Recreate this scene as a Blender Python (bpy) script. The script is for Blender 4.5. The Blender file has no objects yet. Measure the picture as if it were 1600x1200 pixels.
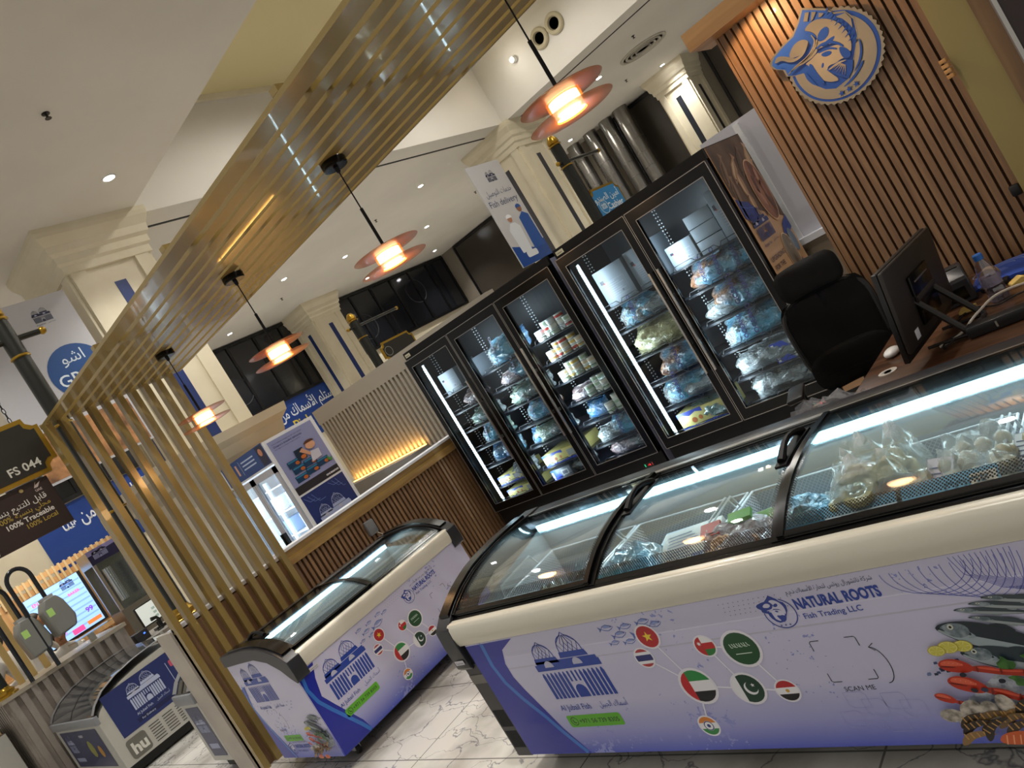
import bpy, bmesh, math, random
from mathutils import Vector, Matrix, noise
from mathutils.geometry import tessellate_polygon
PI = math.pi
rnd = random.Random(7)
SC = bpy.context.scene
COL = SC.collection

# ---------------------------------------------------------------- camera
EYE = 1.55
cd = bpy.data.cameras.new('camera')
cam = bpy.data.objects.new('camera', cd); COL.objects.link(cam)
cd.sensor_width = 36.0; cd.lens = 27.19; cd.clip_start = .05; cd.clip_end = 200
R = Matrix(((.63826, .57067, -.51654), (.34482, .38633, .85551), (.68811, -.72391, .04958)))   # rows: right, up, back
R = R.transposed()
cam.matrix_world = Matrix.Translation((0, 0, EYE)) @ R.to_4x4()
SC.camera = cam

# ---------------------------------------------------------------- world, exposure
w = bpy.data.worlds.new('hall_light'); SC.world = w; w.use_nodes = True
w.node_tree.nodes['Background'].inputs[0].default_value = (1.0, .96, .9, 1)
w.node_tree.nodes['Background'].inputs[1].default_value = .42
SC.view_settings.view_transform = 'Standard'
SC.view_settings.look = 'None'
SC.view_settings.exposure = 0.1
SC.view_settings.gamma = 1
SC.view_settings.use_curve_mapping = False

CEIL = 5.2

def light(name, kind, loc, energy, color=(1, 1, 1), target=None, size=.1, size_y=None, spot=60, blend=.5, rot=None, radius=.03):
    l = bpy.data.lights.new(name, kind); l.energy = energy; l.color = color
    o = bpy.data.objects.new(name, l); COL.objects.link(o); o.location = loc
    if kind == 'AREA':
        l.shape = 'RECTANGLE' if size_y else 'DISK'; l.size = size
        if size_y: l.size_y = size_y
    if kind == 'SPOT': l.spot_size = math.radians(spot); l.spot_blend = blend; l.shadow_soft_size = radius
    if kind == 'POINT': l.shadow_soft_size = radius
    if target is not None:
        o.rotation_euler = (Vector(target) - Vector(loc)).to_track_quat('-Z', 'Y').to_euler()
    elif rot: o.rotation_euler = rot
    return o

# the hall's recessed downlights: the fittings are built with the ceiling, the light they throw is here
DOWN = [(x, y) for x in (-16.8, -13.78, -10.64, -7.55) for y in (1.5, 4.3, 7.3, 10.1, 11.9, 14.8, 17.8)
        if not (-8.63 < x and 4.86 < y < 12.6) and (x, y) not in ((-10.64, 4.3), (-10.64, 10.1), (-16.8, 11.9))] + [(x, y) for x in (-4.4, -1.5) for y in (1.2, 4.1)]
for x, y in DOWN:
    light('downlight_beam', 'SPOT', (x, y, CEIL - .03), 200, (1, .97, .92), (x, y, 0), spot=110, blend=.8, radius=.05)
# stall lighting: slatted wall spot, plus lamps added to brighten the coffer
light('slat_wall_spot', 'SPOT', (-1.13, 3.62, 2.25), 9, (1, .6, .28), (-1.1, 3.85, 1.9), spot=125, blend=.3, radius=.012)
for x, y in ((-6.5, 7.0), (-6.5, 10.5), (-2.5, 7.0), (-2.5, 10.5)): light('coffer_fill_lamp', 'SPOT', (x, y, 6.5), 140, (1, .96, .88), (x, y, 0), spot=172, blend=.5, radius=.08)  # unseen lamps added to brighten the coffer walls

# ---------------------------------------------------------------- materials
_M = {}
def lin(h):
    if isinstance(h, str):
        h = h.lstrip('#'); c = [int(h[i:i+2], 16) / 255 for i in (0, 2, 4)]
        return tuple((v / 12.92 if v <= .04045 else ((v + .055) / 1.055) ** 2.4) for v in c) + (1,)
    return tuple(h[:3]) + (1,)
def nodes(name):
    m = bpy.data.materials.new(name); m.use_nodes = True; nt = m.node_tree
    return m, nt, nt.nodes['Principled BSDF']
def mat(name, col=None, rough=.5, metal=0, es=0, ec=None, coat=0, noise=None, bump=None, spec=None, trans=0, sheen=0, alpha=None):
    """noise=(scale, second colour, detail, (sx, sy, sz)); bump=(scale, strength)"""
    if name in _M: return _M[name]
    m, nt, b = nodes(name); _M[name] = m
    b.inputs['Base Color'].default_value = lin(col); b.inputs['Roughness'].default_value = rough
    b.inputs['Metallic'].default_value = metal; b.inputs['Coat Weight'].default_value = coat
    b.inputs['Transmission Weight'].default_value = trans
    if spec is not None: b.inputs['Specular IOR Level'].default_value = spec
    if es: b.inputs['Emission Color'].default_value = lin(ec or col); b.inputs['Emission Strength'].default_value = es
    if alpha is not None: b.inputs['Alpha'].default_value = alpha
    tc = nt.nodes.new('ShaderNodeTexCoord')
    if noise:
        sc, c2, det, st = (list(noise) + [4, (1, 1, 1)])[:4] if len(noise) < 4 else noise
        mp = nt.nodes.new('ShaderNodeMapping'); mp.inputs['Scale'].default_value = st
        n = nt.nodes.new('ShaderNodeTexNoise'); n.inputs['Scale'].default_value = sc; n.inputs['Detail'].default_value = det
        r = nt.nodes.new('ShaderNodeValToRGB'); r.color_ramp.elements[0].position = .35; r.color_ramp.elements[1].position = .65
        r.color_ramp.elements[0].color = lin(col); r.color_ramp.elements[1].color = lin(c2)
        L = nt.links.new; L(tc.outputs['Object'], mp.inputs[0]); L(mp.outputs[0], n.inputs['Vector']); L(n.outputs[0], r.inputs[0]); L(r.outputs[0], b.inputs['Base Color'])
    if bump:
        n = nt.nodes.new('ShaderNodeTexNoise'); n.inputs['Scale'].default_value = bump[0]; n.inputs['Detail'].default_value = 3
        bp = nt.nodes.new('ShaderNodeBump'); bp.inputs['Strength'].default_value = bump[1]; bp.inputs['Distance'].default_value = .01
        nt.links.new(tc.outputs['Object'], n.inputs['Vector']); nt.links.new(n.outputs[0], bp.inputs['Height']); nt.links.new(bp.outputs[0], b.inputs['Normal'])
    return m
def ink(h, rough=.35, es=0):
    return mat('print_' + h.strip('#') + ('_lit' if es else '') + ('' if rough == .35 else '_%d' % (rough * 100)), h, rough, es=es)
def wood(name, c1, c2, axis='Z', scale=14, rough=.45, coat=.1):
    if name in _M: return _M[name]
    m, nt, b = nodes(name); _M[name] = m; L = nt.links.new
    tc = nt.nodes.new('ShaderNodeTexCoord'); mp = nt.nodes.new('ShaderNodeMapping')
    s = [1, 1, 1]; s['XYZ'.index(axis)] = .07; mp.inputs['Scale'].default_value = s
    n = nt.nodes.new('ShaderNodeTexNoise'); n.inputs['Scale'].default_value = scale * 3; n.inputs['Detail'].default_value = 6; n.inputs['Distortion'].default_value = .6
    r = nt.nodes.new('ShaderNodeValToRGB'); r.color_ramp.elements[0].position = .3; r.color_ramp.elements[1].position = .72
    r.color_ramp.elements[0].color = lin(c1); r.color_ramp.elements[1].color = lin(c2)
    L(tc.outputs['Object'], mp.inputs[0]); L(mp.outputs[0], n.inputs['Vector']); L(n.outputs[0], r.inputs[0]); L(r.outputs[0], b.inputs['Base Color'])
    b.inputs['Roughness'].default_value = rough; b.inputs['Coat Weight'].default_value = coat
    return m
def glass(name, tint=(.93, .97, .97), refl=.09, rough=.02):
    """clear sheet: lets light through, mirrors by the angle"""
    if name in _M: return _M[name]
    m = bpy.data.materials.new(name); m.use_nodes = True; nt = m.node_tree; nt.nodes.clear(); _M[name] = m; L = nt.links.new
    out = nt.nodes.new('ShaderNodeOutputMaterial'); mx = nt.nodes.new('ShaderNodeMixShader')
    t = nt.nodes.new('ShaderNodeBsdfTransparent'); g = nt.nodes.new('ShaderNodeBsdfGlossy')
    lw = nt.nodes.new('ShaderNodeLayerWeight'); lw.inputs[0].default_value = .12
    mm = nt.nodes.new('ShaderNodeMath'); mm.operation = 'MULTIPLY_ADD'; mm.inputs[1].default_value = .55; mm.inputs[2].default_value = refl * .5
    t.inputs[0].default_value = (*tint, 1); g.inputs[0].default_value = (1, 1, 1, 1); g.inputs['Roughness'].default_value = rough
    L(lw.outputs['Fresnel'], mm.inputs[0]); L(mm.outputs[0], mx.inputs[0]); L(t.outputs[0], mx.inputs[1]); L(g.outputs[0], mx.inputs[2]); L(mx.outputs[0], out.inputs[0])
    return m
def film(name, tint, dens, rough=.12, col2=None):
    """thin plastic bag: partly see-through, glossy, milky"""
    if name in _M: return _M[name]
    m, nt, b = nodes(name); _M[name] = m
    b.inputs['Base Color'].default_value = lin(tint); b.inputs['Roughness'].default_value = rough; b.inputs['Alpha'].default_value = dens
    b.inputs['Coat Weight'].default_value = .6; b.inputs['Coat Roughness'].default_value = .08
    tc = nt.nodes.new('ShaderNodeTexCoord'); n = nt.nodes.new('ShaderNodeTexNoise'); n.inputs['Scale'].default_value = 26; n.inputs['Detail'].default_value = 4; n.inputs['Distortion'].default_value = 1.2
    bp = nt.nodes.new('ShaderNodeBump'); bp.inputs['Strength'].default_value = .8; bp.inputs['Distance'].default_value = .012
    nt.links.new(tc.outputs['Object'], n.inputs['Vector']); nt.links.new(n.outputs[0], bp.inputs['Height']); nt.links.new(bp.outputs[0], b.inputs['Normal'])
    return m

BLACK = mat('black_steel', '#0c0c0d', .45, spec=.25); GLOSSBLK = mat('gloss_black', '#060607', .22, spec=.3)
CHAR = mat('charcoal_plastic', '#2a2a2e', .33); CHROME = mat('chrome', '#c9c9cc', .18, 1); ALU = mat('brushed_aluminium', '#b9b6b0', .32, 1)
GOLD = mat('gold_lacquer', '#98814a', .26, .18, coat=.3)
BRASS = mat('brass_paint', '#a8842c', .28, .75)
CREAM = mat('cream_plaster', '#d9d0b8', .75, noise=(2.2, '#d2c8ae'))
WHITE = mat('white_enamel', '#e6e6e6', .3); WPAPER = mat('white_card', '#e2e4ea', .55)
RAIL = mat('cream_rail', '#d7d2c2', .3, .05, coat=.2)
WSLAT = wood('slat_wood', '#76583f', '#977655', 'Z', 10)
WBAND = wood('band_wood', '#8a6a3c', '#b39055', 'Y', 9)
PANELWHITE = mat('wrap_white', '#dcdaec', .3, coat=.3)
NAVY = mat('navy_print', '#15239a', .32, coat=.2); MIDBLUE = mat('mid_blue_print', '#2f6fc4', .32, coat=.2)
WINDOW = mat('tinted_window', '#191b20', .12, spec=.6); MULL = mat('window_frame_black', '#0c0c0e', .35)
CLEAR = glass('clear_glass'); DOORGLASS = glass('door_glass', (.9, .95, .97), .03, .01)
RUBBER = mat('black_rubber', '#121212', .6)

# ---------------------------------------------------------------- mesh helpers
class MB:
    """collects shapes, then links them as ONE mesh object"""
    def __init__(s): s.v = []; s.f = []; s.mi = []; s.m = []; s.sm = []
    def _mi(s, m):
        if m not in s.m: s.m.append(m)
        return s.m.index(m)
    def add(s, vs, fs, m=None, smooth=False):
        k = len(s.v); i = s._mi(m) if m else -1; s.v += [tuple(v) for v in vs]
        for f in fs: s.f.append(tuple(k + j for j in f)); s.mi.append(i); s.sm.append(smooth)
        return s
    def box(s, x0, y0, z0, x1, y1, z1, m=None, b=0):
        if b:
            bm = bmesh.new(); bmesh.ops.create_cube(bm, size=1)
            for v in bm.verts: v.co = ((x0 + x1) / 2 + v.co.x * (x1 - x0), (y0 + y1) / 2 + v.co.y * (y1 - y0), (z0 + z1) / 2 + v.co.z * (z1 - z0))
            bmesh.ops.bevel(bm, geom=bm.edges[:] + bm.verts[:], offset=b, segments=2, affect='EDGES', profile=.5)
            bm.verts.index_update(); s.add([v.co for v in bm.verts], [[v.index for v in f.verts] for f in bm.faces], m); bm.free(); return s
        return s.add([(x0, y0, z0), (x1, y0, z0), (x1, y1, z0), (x0, y1, z0), (x0, y0, z1), (x1, y0, z1), (x1, y1, z1), (x0, y1, z1)],
                     [(0, 3, 2, 1), (4, 5, 6, 7), (0, 1, 5, 4), (1, 2, 6, 5), (2, 3, 7, 6), (3, 0, 4, 7)], m)
    def prism(s, prof, fr, to, m=None, smooth=False):
        """prof: list of 3D points (closed outline), extruded along vector to-fr"""
        d = Vector(to) - Vector(fr); n = len(prof); P = [Vector(p) for p in prof]
        s.add([p for p in P] + [p + d for p in P], [[(i, (i + 1) % n, n + (i + 1) % n, n + i) for i in range(n)]][0], m, smooth)
        k = len(s.v) - 2 * n
        for t in tessellate_polygon([P]):
            s.f += [tuple(k + j for j in t), tuple(k + n + j for j in t)]; i = s._mi(m) if m else -1; s.mi += [i, i]; s.sm += [False, False]
        return s
    def tube(s, path, r, m=None, n=8, close=False, caps=True, radii=None):
        P = [Vector(p) for p in path]; k0 = len(s.v); vs = []; fs = []; L = len(P)
        up = None
        for i, p in enumerate(P):
            a = P[(i - 1) % L] if (i or close) else p; c = P[(i + 1) % L] if (i < L - 1 or close) else p
            t = (c - a).normalized() if (c - a).length > 1e-9 else Vector((0, 0, 1))
            if up is None:
                up = Vector((0, 0, 1)) if abs(t.z) < .9 else Vector((1, 0, 0))
            u = t.cross(up).normalized(); v = u.cross(t).normalized(); up = v
            rr = radii[i] if radii else r
            vs += [p + (u * math.cos(2 * PI * j / n) + v * math.sin(2 * PI * j / n)) * rr for j in range(n)]
        for i in range(L if close else L - 1):
            for j in range(n):
                q = (i + 1) % L; fs.append((i * n + j, i * n + (j + 1) % n, q * n + (j + 1) % n, q * n + j))
        if caps and not close: fs += [tuple(range(n))[::-1], tuple((L - 1) * n + j for j in range(n))]
        return s.add(vs, fs, m, True)
    def lathe(s, prof, m=None, n=24, at=(0, 0, 0), axis='Z'):
        """prof: [(r, h)]"""
        vs = []; fs = []
        for r, h in prof:
            for j in range(n):
                a = 2 * PI * j / n; x, y, z = r * math.cos(a), r * math.sin(a), h
                if axis == 'X': x, y, z = z, x, y
                if axis == 'Y': x, y, z = x, z, y
                vs.append((at[0] + x, at[1] + y, at[2] + z))
        for i in range(len(prof) - 1):
            for j in range(n): fs.append((i * n + j, i * n + (j + 1) % n, (i + 1) * n + (j + 1) % n, (i + 1) * n + j))
        ring = prof[0] == prof[-1]
        if prof[0][0] > 1e-6 and not ring: fs.append(tuple(range(n))[::-1])
        if prof[-1][0] > 1e-6 and not ring: fs.append(tuple((len(prof) - 1) * n + j for j in range(n)))
        return s.add(vs, fs, m, True)
    def ball(s, c, r, m=None, n=12, sc=(1, 1, 1)):
        return s.lathe([(max(1e-7, r * math.sin(PI * i / (n // 2 + 2))), -r * math.cos(PI * i / (n // 2 + 2)) * sc[2]) for i in range(n // 2 + 3)], m, n, c)
    def build(s, name, m=None, parent=None, bevel=0, subsurf=0):
        me = bpy.data.meshes.new(name); me.from_pydata(s.v, [], s.f)
        if m: me.materials.append(m)
        for mm in s.m: me.materials.append(mm)
        off = 1 if m else 0
        for p, i, sm in zip(me.polygons, s.mi, s.sm):
            p.material_index = max(0, i + off); p.use_smooth = sm
        bm = bmesh.new(); bm.from_mesh(me); bmesh.ops.remove_doubles(bm, verts=bm.verts, dist=1e-6); bmesh.ops.recalc_face_normals(bm, faces=bm.faces); bm.to_mesh(me); bm.free()
        me.set_sharp_from_angle(angle=math.radians(38))
        o = bpy.data.objects.new(name, me); COL.objects.link(o)
        if parent is not None: o.parent = parent
        if bevel:
            md = o.modifiers.new('bevel', 'BEVEL'); md.width = bevel; md.segments = 2; md.limit_method = 'ANGLE'
        if subsurf:
            md = o.modifiers.new('sub', 'SUBSURF'); md.levels = subsurf; md.render_levels = subsurf
            for p in me.polygons: p.use_smooth = True
        return o
def tag(o, label, cat, group=None, kind=None):
    if label: o['label'] = label
    if cat: o['category'] = cat
    if group: o['group'] = group
    if kind: o['kind'] = kind
    return o
def root(name, loc, label, cat, group=None, rz=0):
    o = bpy.data.objects.new(name, None); COL.objects.link(o); o.location = loc; o.rotation_euler = (0, 0, rz); o.empty_display_size = .1
    return tag(o, label, cat, group)
def struct(name, mb, m=None, **k):
    o = mb.build(name, m, **k); o['kind'] = 'structure'; return o
def dup(o, loc, rz=None, label=None, scale=None):
    def cp(s, par):
        c = s.copy(); COL.objects.link(c)
        if par is not None: c.parent = par
        for ch in s.children: cp(ch, c)
        return c
    r = cp(o, None); r.location = loc
    if rz is not None: r.rotation_euler = (r.rotation_euler[0], r.rotation_euler[1], rz)
    if scale: r.scale = scale
    if label: r['label'] = label
    return r
def bx(name, x0, y0, z0, x1, y1, z1, m, parent=None, b=0):
    return MB().box(x0, y0, z0, x1, y1, z1, None, b).build(name, m, parent)

# ---------------------------------------------------------------- lettering and flat prints
AR = {c: f for c, f in [('ا', 'ﺍﺎ'), ('أ', 'ﺃﺄ'), ('ب', 'ﺏﺐﺑﺒ'), ('ت', 'ﺕﺖﺗﺘ'), ('ث', 'ﺙﺚﺛﺜ'), ('ج', 'ﺝﺞﺟﺠ'), ('ح', 'ﺡﺢﺣﺤ'), ('خ', 'ﺥﺦﺧﺨ'), ('د', 'ﺩﺪ'), ('ذ', 'ﺫﺬ'), ('ر', 'ﺭﺮ'), ('ز', 'ﺯﺰ'),
    ('س', 'ﺱﺲﺳﺴ'), ('ش', 'ﺵﺶﺷﺸ'), ('ص', 'ﺹﺺﺻﺼ'), ('ط', 'ﻁﻂﻃﻄ'), ('ع', 'ﻉﻊﻋﻌ'), ('ف', 'ﻑﻒﻓﻔ'), ('ق', 'ﻕﻖﻗﻘ'), ('ك', 'ﻙﻚﻛﻜ'), ('ل', 'ﻝﻞﻟﻠ'), ('م', 'ﻡﻢﻣﻤ'), ('ن', 'ﻥﻦﻧﻨ'), ('ه', 'ﻩﻪﻫﻬ'), ('ة', 'ﺓﺔ'), ('و', 'ﻭﻮ'), ('ي', 'ﻱﻲﻳﻴ'), ('ى', 'ﻯﻰ'), ('ء', 'ﺀ')]}
def arabic(s):
    """joined letter forms in display order"""
    out = []
    for wd in s.split(' ')[::-1]:
        if not wd or wd[0] not in AR: out.append(wd); continue
        g = ''; prev = False; i = 0
        while i < len(wd):
            c = wd[i]
            if c == 'ل' and i + 1 < len(wd) and wd[i + 1] in 'اأ':
                g += {'ا': 'ﻻﻼ', 'أ': 'ﻷﻸ'}[wd[i + 1]][1 if prev else 0]; prev = False; i += 2; continue
            f = AR.get(c)
            if not f: g += c; prev = False; i += 1; continue
            nxt = i + 1 < len(wd) and wd[i + 1] in AR and wd[i + 1] != 'ء' and len(f) == 4
            k = (3 if nxt else 1) if prev else (2 if nxt else 0)
            g += f[min(k, len(f) - 1)]; prev = nxt; i += 1
        out.append(g[::-1])
    return ' '.join(out)
_T = {}
def textmesh(s, bold):
    key = (s, bold)
    if key not in _T:
        c = bpy.data.curves.new('lettering', 'FONT'); c.body = s; c.size = 1; c.offset = bold; c.resolution_u = 3
        o = bpy.data.objects.new('lettering', c); me = bpy.data.meshes.new_from_object(o)
        _T[key] = ([tuple(v.co) for v in me.vertices], [tuple(p.vertices) for p in me.polygons])
        bpy.data.objects.remove(o); bpy.data.meshes.remove(me); bpy.data.curves.remove(c)
    return _T[key]
def circ(cx, cy, rx, ry=None, n=28, a0=0, a1=2 * PI):
    ry = ry or rx; full = abs(a1 - a0 - 2 * PI) < 1e-6
    return [(cx + rx * math.cos(a0 + (a1 - a0) * i / (n if full else n - 1)), cy + ry * math.sin(a0 + (a1 - a0) * i / (n if full else n - 1))) for i in range(n)]
def star(cx, cy, r, n=5, a=PI / 2, k=.4):
    return [(cx + (r if i % 2 == 0 else r * k) * math.cos(a + PI * i / n), cy + (r if i % 2 == 0 else r * k) * math.sin(a + PI * i / n)) for i in range(2 * n)]
class Art:
    """flat print on a plane: o origin, u right, v up; every layer sits EPS further out"""
    def __init__(s, o, u, v, eps=.0005):
        s.o = Vector(o); s.u = Vector(u).normalized(); s.v = Vector(v).normalized(); s.n = s.u.cross(s.v); s.mb = MB(); s.eps = eps; s.k = 1
        s.T = (1, 0, 0, 1, 0, 0)
    def at(s, x=0, y=0, sc=1, rot=0):
        c, n = math.cos(rot) * sc, math.sin(rot) * sc; s.T = (c, -n, n, c, x, y); return s
    def P(s, x, y, k):
        a, b, c, d, e, f = s.T; X = a * x + b * y + e; Y = c * x + d * y + f
        return s.o + s.u * X + s.v * Y + s.n * (s.eps * k)
    def poly(s, pts, col, k=None, es=0):
        k = s.k if k is None else k; m = col if not isinstance(col, str) else ink(col, es=es)
        tr = tessellate_polygon([[Vector((x, y, 0)) for x, y in pts]])
        s.mb.add([s.P(x, y, k) for x, y in pts], [t for t in tr], m); return s
    def rect(s, x0, y0, x1, y1, col, k=None, es=0): return s.poly([(x0, y0), (x1, y0), (x1, y1), (x0, y1)], col, k, es)
    def rrect(s, x0, y0, x1, y1, r, col, k=None):
        p = []
        for cx, cy, a in ((x1 - r, y1 - r, 0), (x0 + r, y1 - r, PI / 2), (x0 + r, y0 + r, PI), (x1 - r, y0 + r, 1.5 * PI)): p += circ(cx, cy, r, n=5, a0=a, a1=a + PI / 2)
        return s.poly(p, col, k)
    def disc(s, cx, cy, r, col, k=None, ry=None, n=28): return s.poly(circ(cx, cy, r, ry, n), col, k)
    def line(s, pts, w, col, k=None, close=False):
        k = s.k if k is None else k; m = col if not isinstance(col, str) else ink(col)
        if close: pts = list(pts) + [pts[0]]
        L = []; n = len(pts)
        for i in range(n):
            a = pts[max(0, i - 1)]; b = pts[min(n - 1, i + 1)]
            if close and i in (0, n - 1): a = pts[-2]; b = pts[1]
            dx, dy = b[0] - a[0], b[1] - a[1]; d = math.hypot(dx, dy) or 1; L.append((-dy / d * w / 2, dx / d * w / 2))
        vs = []
        for (x, y), (nx, ny) in zip(pts, L): vs += [s.P(x + nx, y + ny, k), s.P(x - nx, y - ny, k)]
        s.mb.add(vs, [(2 * i, 2 * i + 1, 2 * i + 3, 2 * i + 2) for i in range(n - 1)], m); return s
    def text(s, t, x, y, size, col, k=None, bold=0, align='l', rot=0, ar=False, w=None, es=0, depth=0):
        k = s.k if k is None else k
        vs, fs = textmesh(arabic(t) if ar else t, bold)
        if not vs: return s
        x0 = min(v[0] for v in vs); x1 = max(v[0] for v in vs); sx = size if not w else w / (x1 - x0)
        ox = {'l': -x0, 'c': -(x0 + x1) / 2, 'r': -x1}[align]; c, n = math.cos(rot), math.sin(rot)
        m = col if not isinstance(col, str) else ink(col, es=es)
        pts = [((v[0] + ox) * sx, v[1] * size) for v in vs]
        s.mb.add([s.P(x + c * a - n * b, y + n * a + c * b, k) for a, b in pts], fs, m); return s
    def build(s, name, parent=None, label=None):
        o = s.mb.build(name, None, parent)
        if label: o['label'] = label
        return o
# ================================================================ THE SETTING
# floor: large white marble tiles with grey veins
def marble():
    m, nt, b = nodes('marble_tile'); L = nt.links.new; N = nt.nodes.new
    tc = N('ShaderNodeTexCoord')
    n1 = N('ShaderNodeTexNoise'); n1.inputs['Scale'].default_value = 3.5; n1.inputs['Detail'].default_value = 5
    ad = N('ShaderNodeVectorMath'); ad.operation = 'MULTIPLY_ADD'; ad.inputs[1].default_value = (.55, .55, .55)
    L(tc.outputs['Object'], n1.inputs['Vector']); L(n1.outputs['Color'], ad.inputs[0]); L(tc.outputs['Object'], ad.inputs[2])
    mp = N('ShaderNodeMapping'); mp.inputs['Rotation'].default_value = (0, 0, .9); mp.inputs['Scale'].default_value = (1.2, 3.0, 1); L(ad.outputs[0], mp.inputs[0])
    vo = N('ShaderNodeTexVoronoi'); vo.feature = 'DISTANCE_TO_EDGE'; vo.inputs['Scale'].default_value = 1.9; L(mp.outputs[0], vo.inputs['Vector'])
    r = N('ShaderNodeValToRGB'); e = r.color_ramp.elements; e[0].position = 0; e[0].color = lin('#8b8a8e'); e[1].position = .022; e[1].color = lin('#dedad2'); L(vo.outputs[0], r.inputs[0])
    n2 = N('ShaderNodeTexNoise'); n2.inputs['Scale'].default_value = 2.3; n2.inputs['Detail'].default_value = 8; L(tc.outputs['Object'], n2.inputs['Vector'])
    r2 = N('ShaderNodeValToRGB'); r2.color_ramp.elements[0].position = .3; r2.color_ramp.elements[0].color = lin('#c2bfbb'); r2.color_ramp.elements[1].position = .55; r2.color_ramp.elements[1].color = (1, 1, 1, 1); L(n2.outputs[0], r2.inputs[0])
    mx = N('ShaderNodeMix'); mx.data_type = 'RGBA'; mx.blend_type = 'MULTIPLY'; mx.inputs[0].default_value = 1; L(r.outputs[0], mx.inputs[6]); L(r2.outputs[0], mx.inputs[7])
    br = N('ShaderNodeTexBrick'); br.inputs['Scale'].default_value = 1; br.offset = 0; br.inputs['Mortar Size'].default_value = .004; br.inputs['Brick Width'].default_value = 1.2; br.inputs['Row Height'].default_value = .6
    br.inputs['Color1'].default_value = br.inputs['Color2'].default_value = (1, 1, 1, 1); br.inputs['Mortar'].default_value = (.35, .35, .35, 1); L(tc.outputs['Object'], br.inputs['Vector'])
    m2 = N('ShaderNodeMix'); m2.data_type = 'RGBA'; m2.blend_type = 'MULTIPLY'; m2.inputs[0].default_value = 1; L(mx.outputs[2], m2.inputs[6]); L(br.outputs[0], m2.inputs[7])
    L(m2.outputs[2], b.inputs['Base Color']); b.inputs['Roughness'].default_value = .16
    return m
struct('floor', MB().box(-22, -6, -.1, 4, 21, 0), marble())
struct('trim_1', MB().box(-2.95, 1.05, .0, 3, 1.42, .012), mat('steel_threshold', '#8f8c86', .3, .8))

PLASTER = mat('ceiling_plaster', '#dcd8d0', .8, noise=(.5, '#d2cec6'))
CREAMC = mat('coffer_plaster', '#d8cb9c', .8)
X0, Y0, Y1, XR = -8.63, 4.86, 12.62, 1.7
c = MB(); t = .12
c.box(-18.1, -1.8, CEIL, 2.6, Y0, CEIL + t); c.box(-18.1, Y1, CEIL, 2.6, 19.3, CEIL + t); c.box(-18.1, Y0, CEIL, X0, Y1, CEIL + t); c.box(XR, Y0, CEIL, 2.6, Y1, CEIL + t)
struct('ceiling', c, PLASTER)
c = MB(); T = 6.58
c.box(X0 - .08, Y0 - .08, CEIL + t, X0, Y1 + .08, T); c.box(XR, Y0 - .08, CEIL + t, XR + .08, Y1 + .08, T); c.box(X0, Y0 - .08, CEIL + t, XR, Y0, T); c.box(X0, Y1, CEIL + t, XR, Y1 + .08, T)
struct('ceiling_coffer', c, PLASTER)
struct('ceiling_coffer_top', MB().box(X0 - .08, Y0 - .08, T, XR + .08, Y1 + .08, T + .1), CREAMC)
c = MB()
for a in ((X0, Y0, X0 + .06, Y1), (XR - .06, Y0, XR, Y1), (X0 + .06, Y0, XR - .06, Y0 + .06), (X0 + .06, Y1 - .06, XR - .06, Y1)): c.box(a[0], a[1], T - .07, a[2], a[3], T)
struct('trim_2', c, CREAM)
struct('trim_3', MB().box(-9.12, 4.2, CEIL - .008, -9.075, 12.5, CEIL + .001), RUBBER)   # shadow gap round the bulkhead
struct('trim_4', MB().box(-9.03, 13.05, CEIL - .008, 2.4, 13.09, CEIL + .001), RUBBER)

# far walls
struct('wall_left', MB().box(-18.1, -1.8, 0, -17.88, 19.3, CEIL), CREAM)
struct('wall_back', MB().box(-17.88, 19.11, 0, 2.6, 19.3, CEIL), mat('grey_plaster', '#7e766a', .8))
def window(n, axis, at, a0, a1, z0, z1, k, frost=None):
    o = MB()
    if axis == 'x': o.box(at, a0, z0, at + .03, a1, z1, WINDOW)
    else: o.box(a0, at - .03, z0, a1, at, z1, mat('frosted_brown_window', '#3d3832', .22))
    for i in range(k + 1):
        p = a0 + (a1 - a0) * i / k
        if axis == 'x': o.box(at, p - .035, z0, at + .07, p + .035, z1, MULL)
        else: o.box(p - .035, at - .07, z0, p + .035, at, z1, MULL)
    for z in (z0, z1):
        if axis == 'x': o.box(at, a0, z - .05, at + .08, a1, z + .03, MULL)
        else: o.box(a0, at - .08, z - .05, a1, at, z + .03, MULL)
    if frost:
        g = mat('etched_glass', '#24262b', .5)
        for (p, z, r) in frost:
            cc = circ(p, z, r, n=24)
            if axis == 'x': o.tube([(at + .035, y, q) for y, q in cc], .012, g, 5, True)
    q = o.build('window_%d' % n); q['kind'] = 'structure'; return q
window(1, 'x', -17.88, 9.589, 12.893, 3.282, 5.151, 4, [(10.084, 3.963, 0.371)])
window(2, 'x', -17.88, 13.858, 18.992, 3.406, 5.151, 6, [(17.198, 4.458, 0.396), (14.724, 4.086, 0.396)])
window(3, 'x', -17.88, 4.6, 7.9, 3.493, 5.151, 3)
window(4, 'y', 19.11, -17.198, -12.249, 2.849, 5.151, 2)
window(5, 'y', 19.11, -9.96, -8.352, 2.354, 5.151, 1)
window(6, 'y', 19.11, -7.053, -4.825, 2.849, 5.151, 1)

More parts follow.
